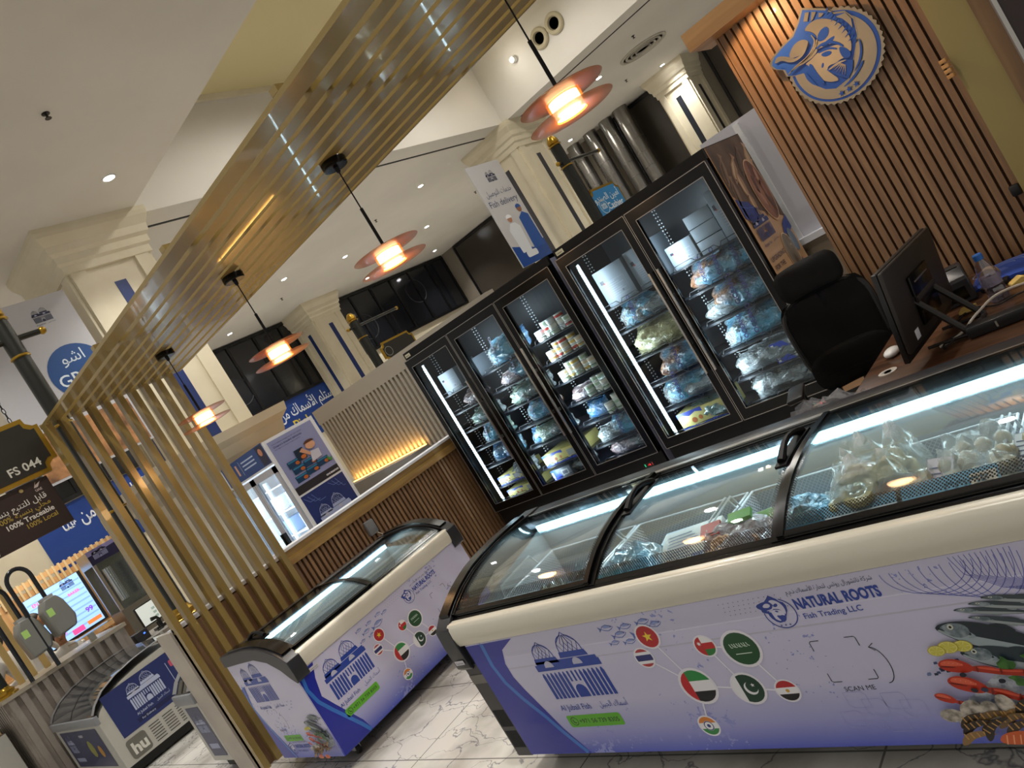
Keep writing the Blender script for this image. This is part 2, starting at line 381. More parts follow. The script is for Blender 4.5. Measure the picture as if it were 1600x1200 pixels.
# blue wall banners over the counters
def wave(art, pts, col, w=.02): art.line(pts, w, col)
def banner(x, y0, y1, z0, z1, label, ty, full=True):
    o = bx('wall_banner', x, y0, z0, x + .03, y1, z1, mat('banner_blue', '#123a86', .5)); tag(o, label, 'banner')
    a = Art((x + .031, y0, z0), (0, 1, 0), (0, 0, 1), .002); W = y1 - y0; H = z1 - z0
    a.text('استلم الأسماك من هنا', ty, H * .62, .4, '#e4e8f0', bold=.012, align='r', ar=True, w=2.27)
    a.build('arabic_lettering', o); a = Art((x + .031, y0, z0), (0, 1, 0), (0, 0, 1), .002)
    a.text('Pick up your fish here', ty - 1.6, H * .32, .36, '#e0c63c', bold=.01)
    a.build('english_lettering', o); a = Art((x + .031, y0, z0), (0, 1, 0), (0, 0, 1), .002)
    for cx, cy, r in ((W * .45, H * .8, .13), (W * .85, H * .83, .15), (W * .2, H * .2, .16)):
        for q in range(3): a.line(circ(cx + q * .03, cy, r * (1 - .25 * q), r * .6 * (1 - .2 * q), 20), .008, '#2c5aa8', close=True)
    a.build('fish_line_pattern', o)
banner(-17.88, 9.651, 12.893, 2.045, 3.257, 'blue banner with white Arabic line and yellow Pick up words below the four-pane dark window', 2.89)
banner(-17.88, 4.6, 7.9, 2.1, 3.42, 'blue banner with white Arabic line half hidden behind the gold screen posts', 2.755)

# ---------------------------------------------------------------- columns
def column(cx, cy, hw=.4, z1=CEIL, ch=.52, cw=.16, label='', strip='#1c2f66'):
    t = root('hall_column', (cx, cy, 0), label, 'column'); t['kind'] = 'structure'
    m = MB(); m.box(-hw, -hw, 0, hw, hw, z1 - ch + .02)
    for s in (1, -1):   # raised corner pilasters leave a sunk middle on each face
        for q in (1, -1):
            m.box(s * hw, -q * hw * .98, .1, s * (hw + .035), -q * hw * .62, z1 - ch); m.box(-q * hw * .98, s * hw, .1, -q * hw * .62, s * (hw + .035), z1 - ch)
    m.build('shaft', CREAM, t)
    g = MB()
    for s in (1, -1):
        g.box(s * hw - (.004 if s < 0 else -.001), -.07, .8, s * hw + (.004 if s > 0 else -.001), .07, z1 - ch - .22); g.box(-.07, s * hw - .004, .8, .07, s * hw + .004, z1 - ch - .22)
    g.build('slot', mat('slot_' + strip[1:], strip, .4), t)
    cp = MB()
    prof = [(.0, 0), (.025, .0), (.025, .09), (.055, .12), (.055, .2), (.09, .235), (.1, .32), (.15, .42), (cw, .47), (cw, .52)]
    for i in range(len(prof) - 1):
        (a, za), (b, zb) = prof[i], prof[i + 1]
        if zb - za < 1e-6: continue
        z = z1 - ch; A = hw + .02 + a; B = hw + .02 + b; za += z; zb += z
        cp.add([(-A, -A, za), (A, -A, za), (A, A, za), (-A, A, za), (-B, -B, zb), (B, -B, zb), (B, B, zb), (-B, B, zb)], [(0, 1, 5, 4), (1, 2, 6, 5), (2, 3, 7, 6), (3, 0, 4, 7), (4, 5, 6, 7), (0, 3, 2, 1)])
    cp.build('capital', CREAM, t); return t
column(-9.057, 4.318, 0.483, label='cream square column with a stepped capital beside the grill banner')
column(-17.322, 12.893, 0.47, label='cream square column between the two dark window rows on the far wall')
column(-9.181, 13.202, 0.52, label='cream square column beside the delivery banner, behind the upright freezers', strip='#3a3a40')
column(-7.795, 18.683, 0.421, label='cream square column right of the steel air ducts', strip='#20242c')
# wide plinth with a cornice round the near column
p = MB().box(-9.77, 3.59, 0, -8.47, 4.92, 1.87)
prof = [(0, 1.76), (.025, 1.86), (.035, 1.98), (.085, 2.06), (.11, 2.18), (.185, 2.25), (.2, 2.35)]
for (a, za), (b, zb) in zip(prof, prof[1:]):
    p.add([(-9.77 - a, 3.59 - a, za), (-8.47 + a, 3.59 - a, za), (-8.47 + a, 4.92 + a, za), (-9.77 - a, 4.92 + a, za), (-9.77 - b, 3.59 - b, zb), (-8.47 + b, 3.59 - b, zb), (-8.47 + b, 4.92 + b, zb), (-9.77 - b, 4.92 + b, zb)], [(0, 1, 5, 4), (1, 2, 6, 5), (2, 3, 7, 6), (3, 0, 4, 7), (4, 5, 6, 7)])
tag(p.build('column_plinth', mat('plinth_cream', '#b9ad96', .6)), 'moulded cream plinth wrapped round the near column', 'plinth', kind='structure')

# ---------------------------------------------------------------- ceiling fittings
DL = mat('lamp_lens', '#ffffff', .3, es=60)
def downlight(x, y, label, z=CEIL, r=.075):
    t = root('ceiling_downlight', (x, y, z), label, 'downlight', 'recessed ceiling downlights')
    MB().lathe([(r, -.012), (r, .0), (r * .78, .0), (r * .78, -.012), (r, -.012)], None, 20).build('ring', WHITE, t)
    MB().lathe([(1e-5, -.004), (r * .78, -.004)], None, 20).build('lens', DL, t); return t
near = {(-7.55, 4.3): 'lit downlight in the low ceiling nearest the front of the cream coffer'}
for i, (x, y) in enumerate(DOWN):
    downlight(x, y, near.get((x, y), 'small round recessed downlight glowing in the flat hall ceiling'))
for x, y in ((-6.5, 7.0), (-6.5, 10.5), (-2.5, 7.0), (-2.5, 10.5)): downlight(x, y, 'added round fill lamp in the raised cream ceiling of the coffer, out of view', 6.58, .1)['group'] = 'added coffer fill lamps'  # fittings made up for the added coffer lamps
MB_ = mat('vent_white', '#b8b2a6', .6)
def vent(x, y, rr, label):
    t = root('ceiling_diffuser', (x, y, CEIL), label, 'air vent')
    m = MB()
    for k in range(4):
        q = rr * (1 - .22 * k); m.lathe([(q, 0), (q, -.02 - .006 * k), (q * .9, -.03), (q * .86, -.012), (q * .86, 0)], None, 28)
    m.build('ring_blades', MB_, t); MB().lathe([(1e-5, -.004), (rr * .34, -.004)], RUBBER, 20).build('duct_mouth', None, t)
vent(-6.681, 15.342, .52, 'large round ceiling air vent above the cashier sign')
vent(-11.383, 16.332, .5, 'round ceiling air vent far over the five door freezers')
for k, (x, z) in enumerate(((-7.02, 5.88), (-6.63, 5.89))):
    t = root('coffer_nozzle', (x, Y1, z), ('left' if k == 0 else 'right') + ' one of two round air nozzles in the white coffer wall', 'air nozzle')
    MB().lathe([(.19, 0), (.19, -.04), (.17, -.06), (.12, -.06), (.1, -.01), (.1, 0)], None, 24, axis='Y').build('rim', mat('nozzle_cream', '#b3a98e', .5), t)
    MB().lathe([(1e-5, -.02), (.1, -.02)], None, 20, axis='Y').build('mouth', RUBBER, t)
t = root('coffer_spotlight', (-7.67, Y1 - .02, 5.92), 'bright spotlight on the white coffer wall beside two air nozzles', 'spotlight')
MB().lathe([(.05, 0), (.06, -.06), (.05, -.1)], None, 16, axis='Y').build('body', WHITE, t); MB().lathe([(1e-5, -.102), (.045, -.102)], None, 16, axis='Y').build('lens', mat('spot_lens', '#fff4e0', .3, es=25), t)
light('coffer_spot_beam', 'POINT', (-7.67, Y1 - .45, 5.9), 5, (1, .93, .82), radius=.05)
def sprinkler(x, y, z=CEIL):
    m = MB(); m.lathe([(.035, 0), (.035, -.008), (.012, -.012), (.01, -.04), (.028, -.045), (.028, -.05), (1e-5, -.05)], None, 12)
    o = m.build('ceiling_sprinkler', mat('dark_bronze', '#2e2a26', .4, .6)); o.location = (x, y, z); return tag(o, 'tiny dark sprinkler head on the ceiling', 'sprinkler', 'ceiling sprinklers')
s0 = sprinkler(-9.28, 2.54)
for x, y in ((-6.186, 3.341), (-11.878, 11.507), (-9.898, 15.219), (-7.919, 16.58), (-15.342, 10.888), (-13.858, 13.61), (-12.249, 15.342), (-15.466, 14.6), (-6.186, 14.105)): dup(s0, (x, y, CEIL))

# steel air ducts at the far wall
DUCT = mat('galvanised_steel', '#8d8a86', .28, .95, bump=(3, .1))
for i, (x, lb) in enumerate(((-9.44, 'rightmost of the four'), (-9.95, 'second from the right of the four'), (-10.52, 'third from the right of the four'), (-11.14, 'leftmost of the four'))):
    m = MB(); r = .19 if i else .21; prof = [(r, 1.6)]
    for k in range(9): z = 1.6 + k * .385; prof += [(r, z), (r + .006, z + .005), (r + .006, z + .015), (r, z + .02)]
    prof.append((r, CEIL)); m.lathe(prof, None, 20)
    o = m.build('air_duct', DUCT); o.location = (x, 18.6, 0); tag(o, lb + ' vertical steel ducts against the dark far wall', 'duct')
light('duct_light', 'SPOT', (-10.1, 17.4, 4.9), 40, (1, .93, .8), (-10.1, 18.6, 3), spot=120, radius=.1)
# white board and beige cupboard behind the right freezer
o = bx('white_partition', -2.24, 5.15, 1.14, -1.3, 5.19, 2.02, mat('pale_board', '#c4c2c8', .45)); tag(o, 'pale grey-white board standing behind the two-door freezer', 'partition')
bx('edge_strip', -1.98, 5.13, 1.14, -1.94, 5.15, 2.0, WHITE, o)
o = bx('low_cabinet', -2.35, 5.1, 0, -1.3, 5.5, 1.1, mat('beige_laminate', '#958a78', .5)); tag(o, 'beige cupboard with a white top below the pale board', 'cabinet')
bx('white_top', -2.37, 5.06, 1.1, -1.28, 5.5, 1.14, WPAPER, o); bx('cupboard_door', -2.3, 5.085, .1, -1.72, 5.1, 1.05, mat('beige_laminate2', '#8b806f', .5), o)
# ================================================================ THE STALL: half wall, screen, canopy, pendants
t = root('slatted_half_wall', (-5.33, 1.73, 0), 'low wooden slatted wall with a white top behind the small chest freezer', 'half wall'); t['kind'] = 'thing'
bx('wall_core', -.12, .0, 0, -.02, 3.1, 1.06, mat('dark_wood_core', '#4a3524', .6), t)
m = MB()
bx('wood_panel', -.02, .0, 0, .006, .86, 1.05, WSLAT, t)
n = 51
for i in range(n):
    y = .87 + i * 2.19 / n; m.box(-.02, y, .0, .008, y + .024, .98)
m.build('slat_cladding', WSLAT, t)
bx('trim_band', -.02, .865, .975, .02, 3.1, 1.085, WBAND, t); bx('gold_line', .02, 0.87, 1.03, .0206, 3.09, 1.034, mat('gold_tape', '#c9a63a', .3, .5), t)
bx('white_top', -.12, .865, 1.085, .03, 3.1, 1.105, WPAPER, t); bx('white_top', -.12, 0, 1.06, .0, .865, 1.085, WPAPER, t)
# grey stone pier at the open end of the wall
o = bx('stone_pier', -5.63, 1.75, 0, -5.455, 4.3, 1.07, mat('grey_stone', '#bdb3a6', .4, noise=(3, '#a89e92')), b=.004); bx('end_face', -5.63, 1.715, 0, -5.365, 1.745, 1.075, mat('grey_stone', '#bdb3a6'), o); tag(o, 'narrow grey stone pier along the half wall, carrying the black post beside the gold screen', 'pier')

t = root('slatted_canopy', (0, 1.73, 2.6), 'long gold slatted canopy beam overhead ending in a screen of gold posts', 'canopy')
XL, XRt = -5.36, 1.3
ys = [0.0] + [.135 + .0945 * i for i in range(9)]
for i, y in enumerate(ys):
    w = .1 if i == 0 else .066
    bx('beam_slat', XL, y, 0, XRt, y + w, .02, GOLD, t)
bx('rear_edge_board', XL, .985, 0, XRt, 1.0, .03, GOLD, t)
bx('end_board', XL - .012, 0, 0, XL, 1.0, .03, GOLD, t)
for x in (-4.1, -3.0, -1.9, -.8, .3): bx('cross_tube', x, 0, .021, x + .04, .985, .045, GOLD, t)
for i in range(10):
    y = .0 + i * .094; z0 = -2.6
    o = bx('screen_post', XL + .02 if i else XL, y, z0, XL + .085, y + .042, 0, GOLD, t)
AMBER = glass('amber_glass', (.86, .56, .36), .18, .05); AMBER2 = mat('amber_smoke', '#b0662a', .3, alpha=.58, coat=.3)
GLOW = mat('warm_glow', '#ffd9a0', .4, es=7); GLOW2 = mat('warm_glass', '#d9842a', .3, es=.5, alpha=.35)
def pendant(x, label, zd=2.12):
    t = root('disc_pendant_lamp', (x, 2.32, 2.6), label, 'pendant lamp', 'amber disc pendants under the canopy')
    MB().lathe([(1e-5, 0), (.056, 0), (.058, -.004), (.058, -.03), (.054, -.034), (1e-5, -.034)], None, 28).build('ceiling_cap', GLOSSBLK, t)
    MB().lathe([(.012, -.034), (.01, -.055), (.004, -.06)], None, 12).build('cable_grip', BLACK, t)
    MB().tube([(0, 0, -.05), (0, 0, -.24)], .0032, n=8).build('cable', BLACK, t)
    MB().tube([(0, 0, -.235), (0, 0, -2.6 + zd + .05)], .0075, n=10).build('stem', BLACK, t)
    for k, dz in enumerate((.034, -.034)):
        m = MB(); z = zd - 2.6 + dz; ri = .012 if k == 0 else .058
        prof = [(ri, z), (.10, z + .001), (.154, z + .004), (.157, z + .0065), (.152, z + .008), (.10, z + .006), (ri, z + .005), (ri, z)]
        m.lathe(prof, None, 48); m.build('glass_disc', AMBER2, t)
    z = zd - 2.6
    MB().lathe([(.055, z - .028), (.055, z + .03)], None, 32).build('light_drum', GLOW, t)
    MB().lathe([(.064, z - .033), (.064, z + .033), (.06, z + .033), (.06, z - .033), (.064, z - .033)], None, 32).build('drum_glass', GLOW2, t)
    MB().lathe([(1e-5, z - .026), (.054, z - .026)], None, 24).build('drum_base', mat('bronze_base', '#3b2414', .3, .6), t)
    return t
P0 = pendant(-1.33, 'largest amber disc pendant lamp, nearest the wooden emblem wall')
for x, l in ((-2.433, 'amber disc pendant lamp hanging in front of the dark window row'), (-3.539, 'amber disc pendant lamp hanging over the cream column between windows'), (-4.625, 'smallest amber disc pendant lamp, beside the gold screen posts')):
    dup(P0, (x, 2.32, 2.6), label=l)
for x in (-1.33, -2.433, -3.539, -4.625): light('pendant_light', 'POINT', (x, 2.32, 2.055), 2.2, (1, .62, .3), radius=.05)

# ================================================================ SLATTED EMBLEM WALL
YW = 3.85
t = root('slatted_wall', (-1.34, YW, 0), 'tall wooden slatted wall carrying the round metal fish emblem', 'slatted wall')
bx('backing_board', 0, .03, 0, .78, .08, 2.3, mat('slat_backing', '#5a3f2a', .7), t)
m = MB()
for i in range(20):
    x = .005 + i * .0385; m.box(x, 0, 0, x + .0275, .03, 2.27)
m.build('slat_cladding', WSLAT, t)
bx('end_return', -.012, .0, 0, .0, .12, 2.27, WSLAT, t)
bx('top_ledge', -.09, -.14, 2.27, .8, .12, 2.36, wood('ledge_wood', '#a97b4c', '#c79a66', 'X', 8), t)
# olive post, timber edge and framed dark panel right of it
o = bx('gold_wall_post', -.56, 3.72, 0, -.42, 3.92, 4.2, mat('olive_gold', '#988954', .4, .1)); tag(o, 'broad olive gold post right of the wooden emblem wall', 'post')
o = bx('timber_post', -.42, 3.70, 0, -.36, 3.9, 4.2, wood('timber_edge', '#6e5234', '#8a6a45', 'Z', 8)); tag(o, 'narrow timber post beside the olive gold post', 'post')
o = bx('dark_panel', -.335, 3.66, 0, .6, 3.7, 4.2, mat('dark_marble', '#2a1712', .2, noise=(1.5, '#4a342e', 6, (1, 1, .5)))); tag(o, 'dark brown marbled panel with a pale metal edge', 'panel')
bx('metal_edge', -.35, 3.65, 0, -.335, 3.71, 4.2, ALU, o)
m = MB()
for k in range(4): m.box(-.59, 3.67, 1.62 - k * .022 - .016, -.565, 3.72, 1.62 - k * .022, b=.002)
o = m.build('wooden_block_stack', wood('pale_blocks', '#b98448', '#d9a566', 'X', 9)); tag(o, 'small stack of pale wooden blocks at the olive gold post', 'bracket')

EMB = {
'fish':[(-1.2,0.726),(-1.095,0.8),(-0.832,0.874),(-0.521,0.926),(-0.274,1.105),(-0.079,1.3),(0.116,1.147),(0.326,0.974),(0.432,0.8),(0.626,0.689),(0.716,0.458),(0.626,0.111),(0.4,-0.2),(0.253,-0.384),(0.068,-0.595),(-0.274,-0.632),(-0.474,-0.511),(-0.653,-0.258),(-0.705,-0.068),(-0.711,0.089),(-0.889,0.153),(-1.037,0.242),(-1.032,0.405),(-1.195,0.542),(-1.237,0.663)],
'headblue':[(-1.137,0.679),(-0.821,0.821),(-0.532,0.868),(-0.337,0.847),(-0.168,0.737),(-0.137,0.595),(-0.184,0.463),(-0.342,0.384),(-0.584,0.321),(-0.795,0.326),(-0.942,0.295),(-1.0,0.268),(-1.032,0.316),(-0.963,0.4),(-1.105,0.511),(-1.158,0.621)],
'headsilver':[(-0.805,0.616),(-0.684,0.721),(-0.542,0.779),(-0.384,0.758),(-0.3,0.674),(-0.289,0.595),(-0.389,0.505),(-0.521,0.474),(-0.695,0.505),(-0.784,0.537)],
'lip':[(-1.153,0.695),(-1.047,0.768),(-0.926,0.705),(-0.816,0.6),(-0.711,0.474),(-0.616,0.458),(-0.653,0.432),(-0.768,0.447),(-0.895,0.605),(-1.005,0.684),(-1.089,0.668),(-1.147,0.658)],
'gill':[(-0.105,0.574),(-0.126,0.442),(-0.237,0.311),(-0.411,0.263),(-0.568,0.268),(-0.737,0.279),(-0.584,0.321),(-0.379,0.347),(-0.253,0.405),(-0.174,0.521)],
'body':[(-0.274,0.889),(-0.084,0.963),(0.116,0.926),(0.289,0.795),(0.411,0.647),(0.495,0.442),(0.505,0.205),(0.458,0.005),(0.368,-0.132),(0.326,-0.021),(0.268,0.084),(0.189,0.242),(0.068,0.305),(-0.116,0.347),(-0.211,0.353),(-0.126,0.442),(-0.079,0.6),(-0.142,0.747)],
'finA':[(-0.105,0.553),(-0.011,0.653),(0.111,0.689),(0.2,0.663),(0.211,0.574),(0.137,0.479),(0.016,0.442),(-0.084,0.474)],
'finB':[(-0.105,0.363),(0.016,0.4),(0.158,0.405),(0.253,0.389),(0.195,0.326),(0.068,0.305),(-0.047,0.321)],
'belly':[(-0.221,0.3),(0.032,0.242),(0.205,0.195),(0.295,0.068),(0.326,-0.1),(0.289,-0.205),(0.153,-0.126),(-0.016,-0.147),(-0.153,-0.095),(-0.242,-0.158),(-0.184,-0.311),(-0.095,-0.521),(-0.268,-0.463),(-0.405,-0.342),(-0.474,-0.168),(-0.526,0.042),(-0.537,0.179),(-0.589,0.242),(-0.416,0.247)],
'w1':[(-0.505,0.2),(-0.453,0.142),(-0.453,-0.011),(-0.432,-0.2),(-0.405,-0.342),(-0.426,-0.416),(-0.5,-0.321),(-0.537,-0.121),(-0.558,0.063)],
'w2':[(-0.695,0.079),(-0.642,0.047),(-0.632,-0.074),(-0.595,-0.232),(-0.574,-0.347),(-0.653,-0.263),(-0.716,-0.084)],
'w3':[(-0.237,0.047),(-0.232,-0.016),(-0.3,-0.074),(-0.311,-0.026)],
'w4':[(-0.205,0.221),(-0.047,0.211),(0.047,0.121),(-0.037,0.079),(-0.158,0.121)],
'tail':[(-0.242,-0.158),(-0.132,-0.132),(0.063,-0.147),(0.2,-0.189),(0.326,-0.311),(0.221,-0.489),(0.063,-0.6),(-0.063,-0.458),(-0.174,-0.295)],
'tailfin':[(0.189,0.126),(0.295,0.068),(0.368,-0.095),(0.342,-0.2),(0.232,-0.205),(0.163,-0.111)],
'crescent':[(0.642,0.058),(0.642,-0.084),(0.568,-0.284),(0.411,-0.458),(0.179,-0.563),(0.358,-0.442),(0.511,-0.279),(0.6,-0.095)],
'crescent2':[(0.516,-0.405),(0.479,-0.489),(0.316,-0.6),(0.095,-0.695),(-0.158,-0.711),(0.037,-0.653),(0.274,-0.568)],
'stA':[(-0.211,-0.847)],
'stB':[(-0.032,-0.837)],
'stC':[(0.147,-0.842)],
'spk1':[(-0.053,1.211),(0.026,1.168),(-0.1,1.016),(-0.174,1.068)],
'spk2':[(0.074,1.137),(0.153,1.074),(0.026,0.984),(-0.042,0.968)],
'spk3':[(0.189,1.026),(0.274,0.947),(0.195,0.916),(0.142,0.937)],
'spk4':[(0.432,0.732),(0.653,0.668),(0.695,0.495),(0.632,0.295),(0.605,0.437),(0.542,0.611)],
'L1':[(-0.221,0.379),(-0.084,0.4),(0.089,0.347),(0.221,0.221),(0.3,0.074)],
'L2':[(-0.216,0.274),(-0.063,0.253),(0.068,0.2),(0.158,0.105)],
'L3':[(-1.126,0.668),(-0.958,0.653),(-0.832,0.489),(-0.668,0.442),(-0.505,0.463),(-0.384,0.547),(-0.311,0.611)],
'L4':[(-1.0,0.268),(-0.753,0.326),(-0.489,0.326),(-0.274,0.421),(-0.142,0.558),(-0.163,0.711)],
'L5':[(-0.926,0.284),(-0.7,0.3),(-0.437,0.326),(-0.211,0.416),(-0.095,0.547)],
'L6':[(-0.274,0.889),(-0.142,0.747),(-0.095,0.611)],
'T1':[(-0.195,-0.184),(0.037,-0.163),(0.205,-0.216)],
}
def soft(pts, n=2, closed=True):
    for _ in range(n):
        q = []
        for i in range(len(pts) if closed else len(pts) - 1):
            a_, b_ = pts[i], pts[(i + 1) % len(pts)]; q += [(a_[0] * .75 + b_[0] * .25, a_[1] * .75 + b_[1] * .25), (a_[0] * .25 + b_[0] * .75, a_[1] * .25 + b_[1] * .75)]
        pts = q if closed else [pts[0]] + q + [pts[-1]]
    return pts
for _k in list(EMB):
    if _k[0] in 'LT': EMB[_k] = soft(EMB[_k], 2, False)
    elif not _k.startswith('spk') and _k not in ('tail', 'fish'): EMB[_k] = soft(EMB[_k])
def strokes(pts, w):
    n = len(pts); L = []; Rr = []
    for i in range(n):
        p, q = pts[max(0, i - 1)], pts[min(n - 1, i + 1)]; dx, dy = q[0] - p[0], q[1] - p[1]; d = math.hypot(dx, dy) or 1; ww = w * (.35 + .65 * math.sin(PI * (i + .5) / n))
        L.append((pts[i][0] - dy / d * ww, pts[i][1] + dx / d * ww)); Rr.append((pts[i][0] + dy / d * ww, pts[i][1] - dx / d * ww))
    return L + Rr[::-1]
def emblem_art(k_metal, place, ring=True):
    """place(pts, colour, level) draws one outline; shared by the wall emblem and the printed ones"""
    C = circ
    if ring:
        rim = []
        for i in range(46 * 4):
            a = 2 * PI * i / (46 * 4); r = 1.05 + .022 * math.cos(46 * a); rim.append((.01 + r * 1.02 * math.cos(a), r * .98 * math.sin(a)))
        place(rim, 'metal', 0); place(C(.01, 0, 1.0, .965, 64), 'blue', 1); place(C(-.0, -.01, .925, .9, 64), 'metal', 2)
    place(EMB['fish'], 'metal', 3, 1.045); place(EMB['fish'], 'blue', 4)
    for n in ('headblue',): place(EMB[n], 'blue', 5)
    for n in ('body', 'belly', 'headsilver', 'lip', 'gill', 'spk1', 'spk2', 'spk3', 'spk4'): place(EMB[n], 'metal', 6)
    for n in ('finA', 'finB', 'w1', 'w2', 'w3', 'w4', 'tail', 'crescent', 'crescent2', 'tailfin'): place(EMB[n], 'blue', 7)
    tl = EMB['tail']
    for q in range(6):
        f = (q + .7) / 6.6; ax, ay = -.13 + .1, .11; bx_, by = tl[0][0] * (1 - f) + tl[6][0] * f, tl[0][1] * (1 - f) + tl[6][1] * f
        dx, dy = tl[3][0] - bx_, tl[3][1] - by; L = math.hypot(dx, dy); nx, ny = -dy / L * .012, dx / L * .012
        place([(bx_ + dx * .08, by + dy * .08), (bx_ + dx * .7 + nx, by + dy * .7 + ny), (bx_ + dx * .7 - nx, by + dy * .7 - ny)], 'metal', 8)
    for n, w_ in (('L1', .03), ('L2', .022), ('L6', .02)): place(strokes(EMB[n], w_), 'blue', 8)
    for n, w_ in (('L3', .03), ('L4', .022), ('L5', .018), ('T1', .018)): place(strokes(EMB[n], w_), 'metal', 9)
    for q in range(9):   # comb of short ticks along the back
        f = q / 8; ax, ay = .30 + .29 * f - .1 * f * f, .98 - .95 * f; place([(ax + .1, ay + .02), (ax - .05, ay - .05), (ax + .09, ay - .03)], 'blue', 9)
    for sx, sy in ((-.211, -.80), (-.032, -.81), (.147, -.80)): place(star(sx, sy, .075), 'blue', 8)
EM = mat('emblem_steel', '#a09684', .3, 1, bump=(8, .12)); EB = mat('emblem_blue', '#1d4fa8', .4)
t = root('fish_emblem_sign', (-.938, YW - .03, 1.881), 'round brushed metal and blue leaping fish emblem on the slatted wall', 'sign')
lv = {'metal': MB(), 'blue': MB()}
def place_wall(pts, col, k, grow=1.0):
    y1 = -.004 - .0022 * k; sc = .19 * grow
    P = [(x * sc, y1, z * sc) for x, z in pts]
    d = .02 if k == 0 else .0022 * 1.2
    lv[col].prism(P, (0, 0, 0), (0, d, 0))
emblem_art(0, place_wall)
lv['metal'].build('steel_plates', EM, t); lv['blue'].build('blue_plates', EB, t)
# ================================================================ GOODS: bags, boxes, tubs, trays
def bagmat(name, film_c, c1, c2, rough=.22):
    """frozen food seen through a cloudy plastic bag"""
    if name in _M: return _M[name]
    m, nt, b = nodes(name); _M[name] = m; L = nt.links.new; N = nt.nodes.new
    tc = N('ShaderNodeTexCoord'); n = N('ShaderNodeTexNoise'); n.inputs['Scale'].default_value = 34; n.inputs['Detail'].default_value = 6; n.inputs['Distortion'].default_value = 1.6
    r = N('ShaderNodeValToRGB'); e = r.color_ramp.elements; e[0].position = .36; e[0].color = lin(c1); e[1].position = .6; e[1].color = lin(c2)
    q = N('ShaderNodeTexNoise'); q.inputs['Scale'].default_value = 5; q.inputs['Detail'].default_value = 2; r2 = N('ShaderNodeValToRGB'); r2.color_ramp.elements[0].position = .42; r2.color_ramp.elements[1].position = .58
    mx = N('ShaderNodeMix'); mx.data_type = 'RGBA'; mx.inputs[7].default_value = lin(film_c)
    L(tc.outputs['Object'], n.inputs['Vector']); L(tc.outputs['Object'], q.inputs['Vector']); L(n.outputs[0], r.inputs[0]); L(q.outputs[0], r2.inputs[0]); L(r2.outputs[0], mx.inputs[0]); L(r.outputs[0], mx.inputs[6]); L(mx.outputs[2], b.inputs['Base Color'])
    bp = N('ShaderNodeBump'); bp.inputs['Strength'].default_value = 1; bp.inputs['Distance'].default_value = .02; L(n.outputs[0], bp.inputs['Height']); L(bp.outputs[0], b.inputs['Normal'])
    b.inputs['Roughness'].default_value = rough; b.inputs['Coat Weight'].default_value = .7; b.inputs['Coat Roughness'].default_value = .1
    return m
BG = {'cyan': bagmat('bag_cyan', '#5fa3c4', '#6e5a4c', '#9fb4bc'), 'blue': bagmat('bag_blue', '#3f7fb8', '#5a6878', '#84a4bc'), 'cream': bagmat('bag_cream', '#b8b488', '#a8a270', '#c8c6a4'),
      'pink': bagmat('bag_pink', '#a49aa2', '#8c6866', '#b8acac'), 'grey': bagmat('bag_grey', '#8b9499', '#666a68', '#a4acae'), 'green': bagmat('bag_green', '#7fa0a0', '#6c7864', '#98a898'), 'brown': bagmat('bag_brown', '#6fa0bc', '#74482e', '#ac8466')}
def pillow(w, h, d, seed, m=None, top=.55, nx=18, ny=16):
    """a filled bag standing in the xz plane, base at z 0, facing -y; 'top' pinches it towards the closed end"""
    rr = random.Random(seed); mb = MB(); off = Vector((rr.random() * 9, rr.random() * 9, rr.random() * 9)); lean = rr.uniform(-.12, .12)
    for side in (-1, 1):
        vs = []
        for j in range(ny + 1):
            v = j / ny; ww = w * (1 - (1 - top) * max(0, v - .45) / .55) * (.9 + .1 * min(1, v * 6))
            for i in range(nx + 1):
                u = i / nx * 2 - 1; full = (max(0, 1 - u * u) ** .55) * (max(0, 1 - (2 * v - .8 if v > .4 else 1 - v / .4) ** 4 if v > .4 else 1 - (1 - v / .4) ** 3 * .75)) * (1 - .8 * max(0, v - .5) * 1.4)
                full = max(0, full); q = noise.noise(off + Vector((u * 1.7, v * 3.1, side))) * .45 + noise.noise(off + Vector((u * 5, v * 6, side * 2))) * .32 + noise.noise(off + Vector((u * 11, v * 9, side * 5))) * .16
                edge = noise.noise(off + Vector((v * 5, 0, 0))) * .1 * w
                vs.append((u * ww / 2 + lean * v * h + edge * abs(u), side * d / 2 * full * (1 + q), v * h + noise.noise(off + Vector((u * 2.2, 7, 0))) * .07 * h * v))
        mb.add(vs, [(j * (nx + 1) + i, j * (nx + 1) + i + 1, (j + 1) * (nx + 1) + i + 1, (j + 1) * (nx + 1) + i) for j in range(ny) for i in range(nx)], m, True)
    return mb
PROTO = {}
SIZES = {'cyan': (.31, .16, .14), 'blue': (.28, .15, .13), 'cream': (.31, .155, .15), 'pink': (.3, .12, .14), 'grey': (.32, .13, .15), 'green': (.32, .14, .14), 'brown': (.3, .16, .15)}
WORD = {'cyan': 'light blue printed seafood bag', 'blue': 'blue plastic fish bag', 'cream': 'cream coloured fillet bag', 'pink': 'pinkish shrimp bag', 'grey': 'frosty grey fish bag', 'green': 'pale green-grey fillet bag', 'brown': 'brown shellfish bag'}
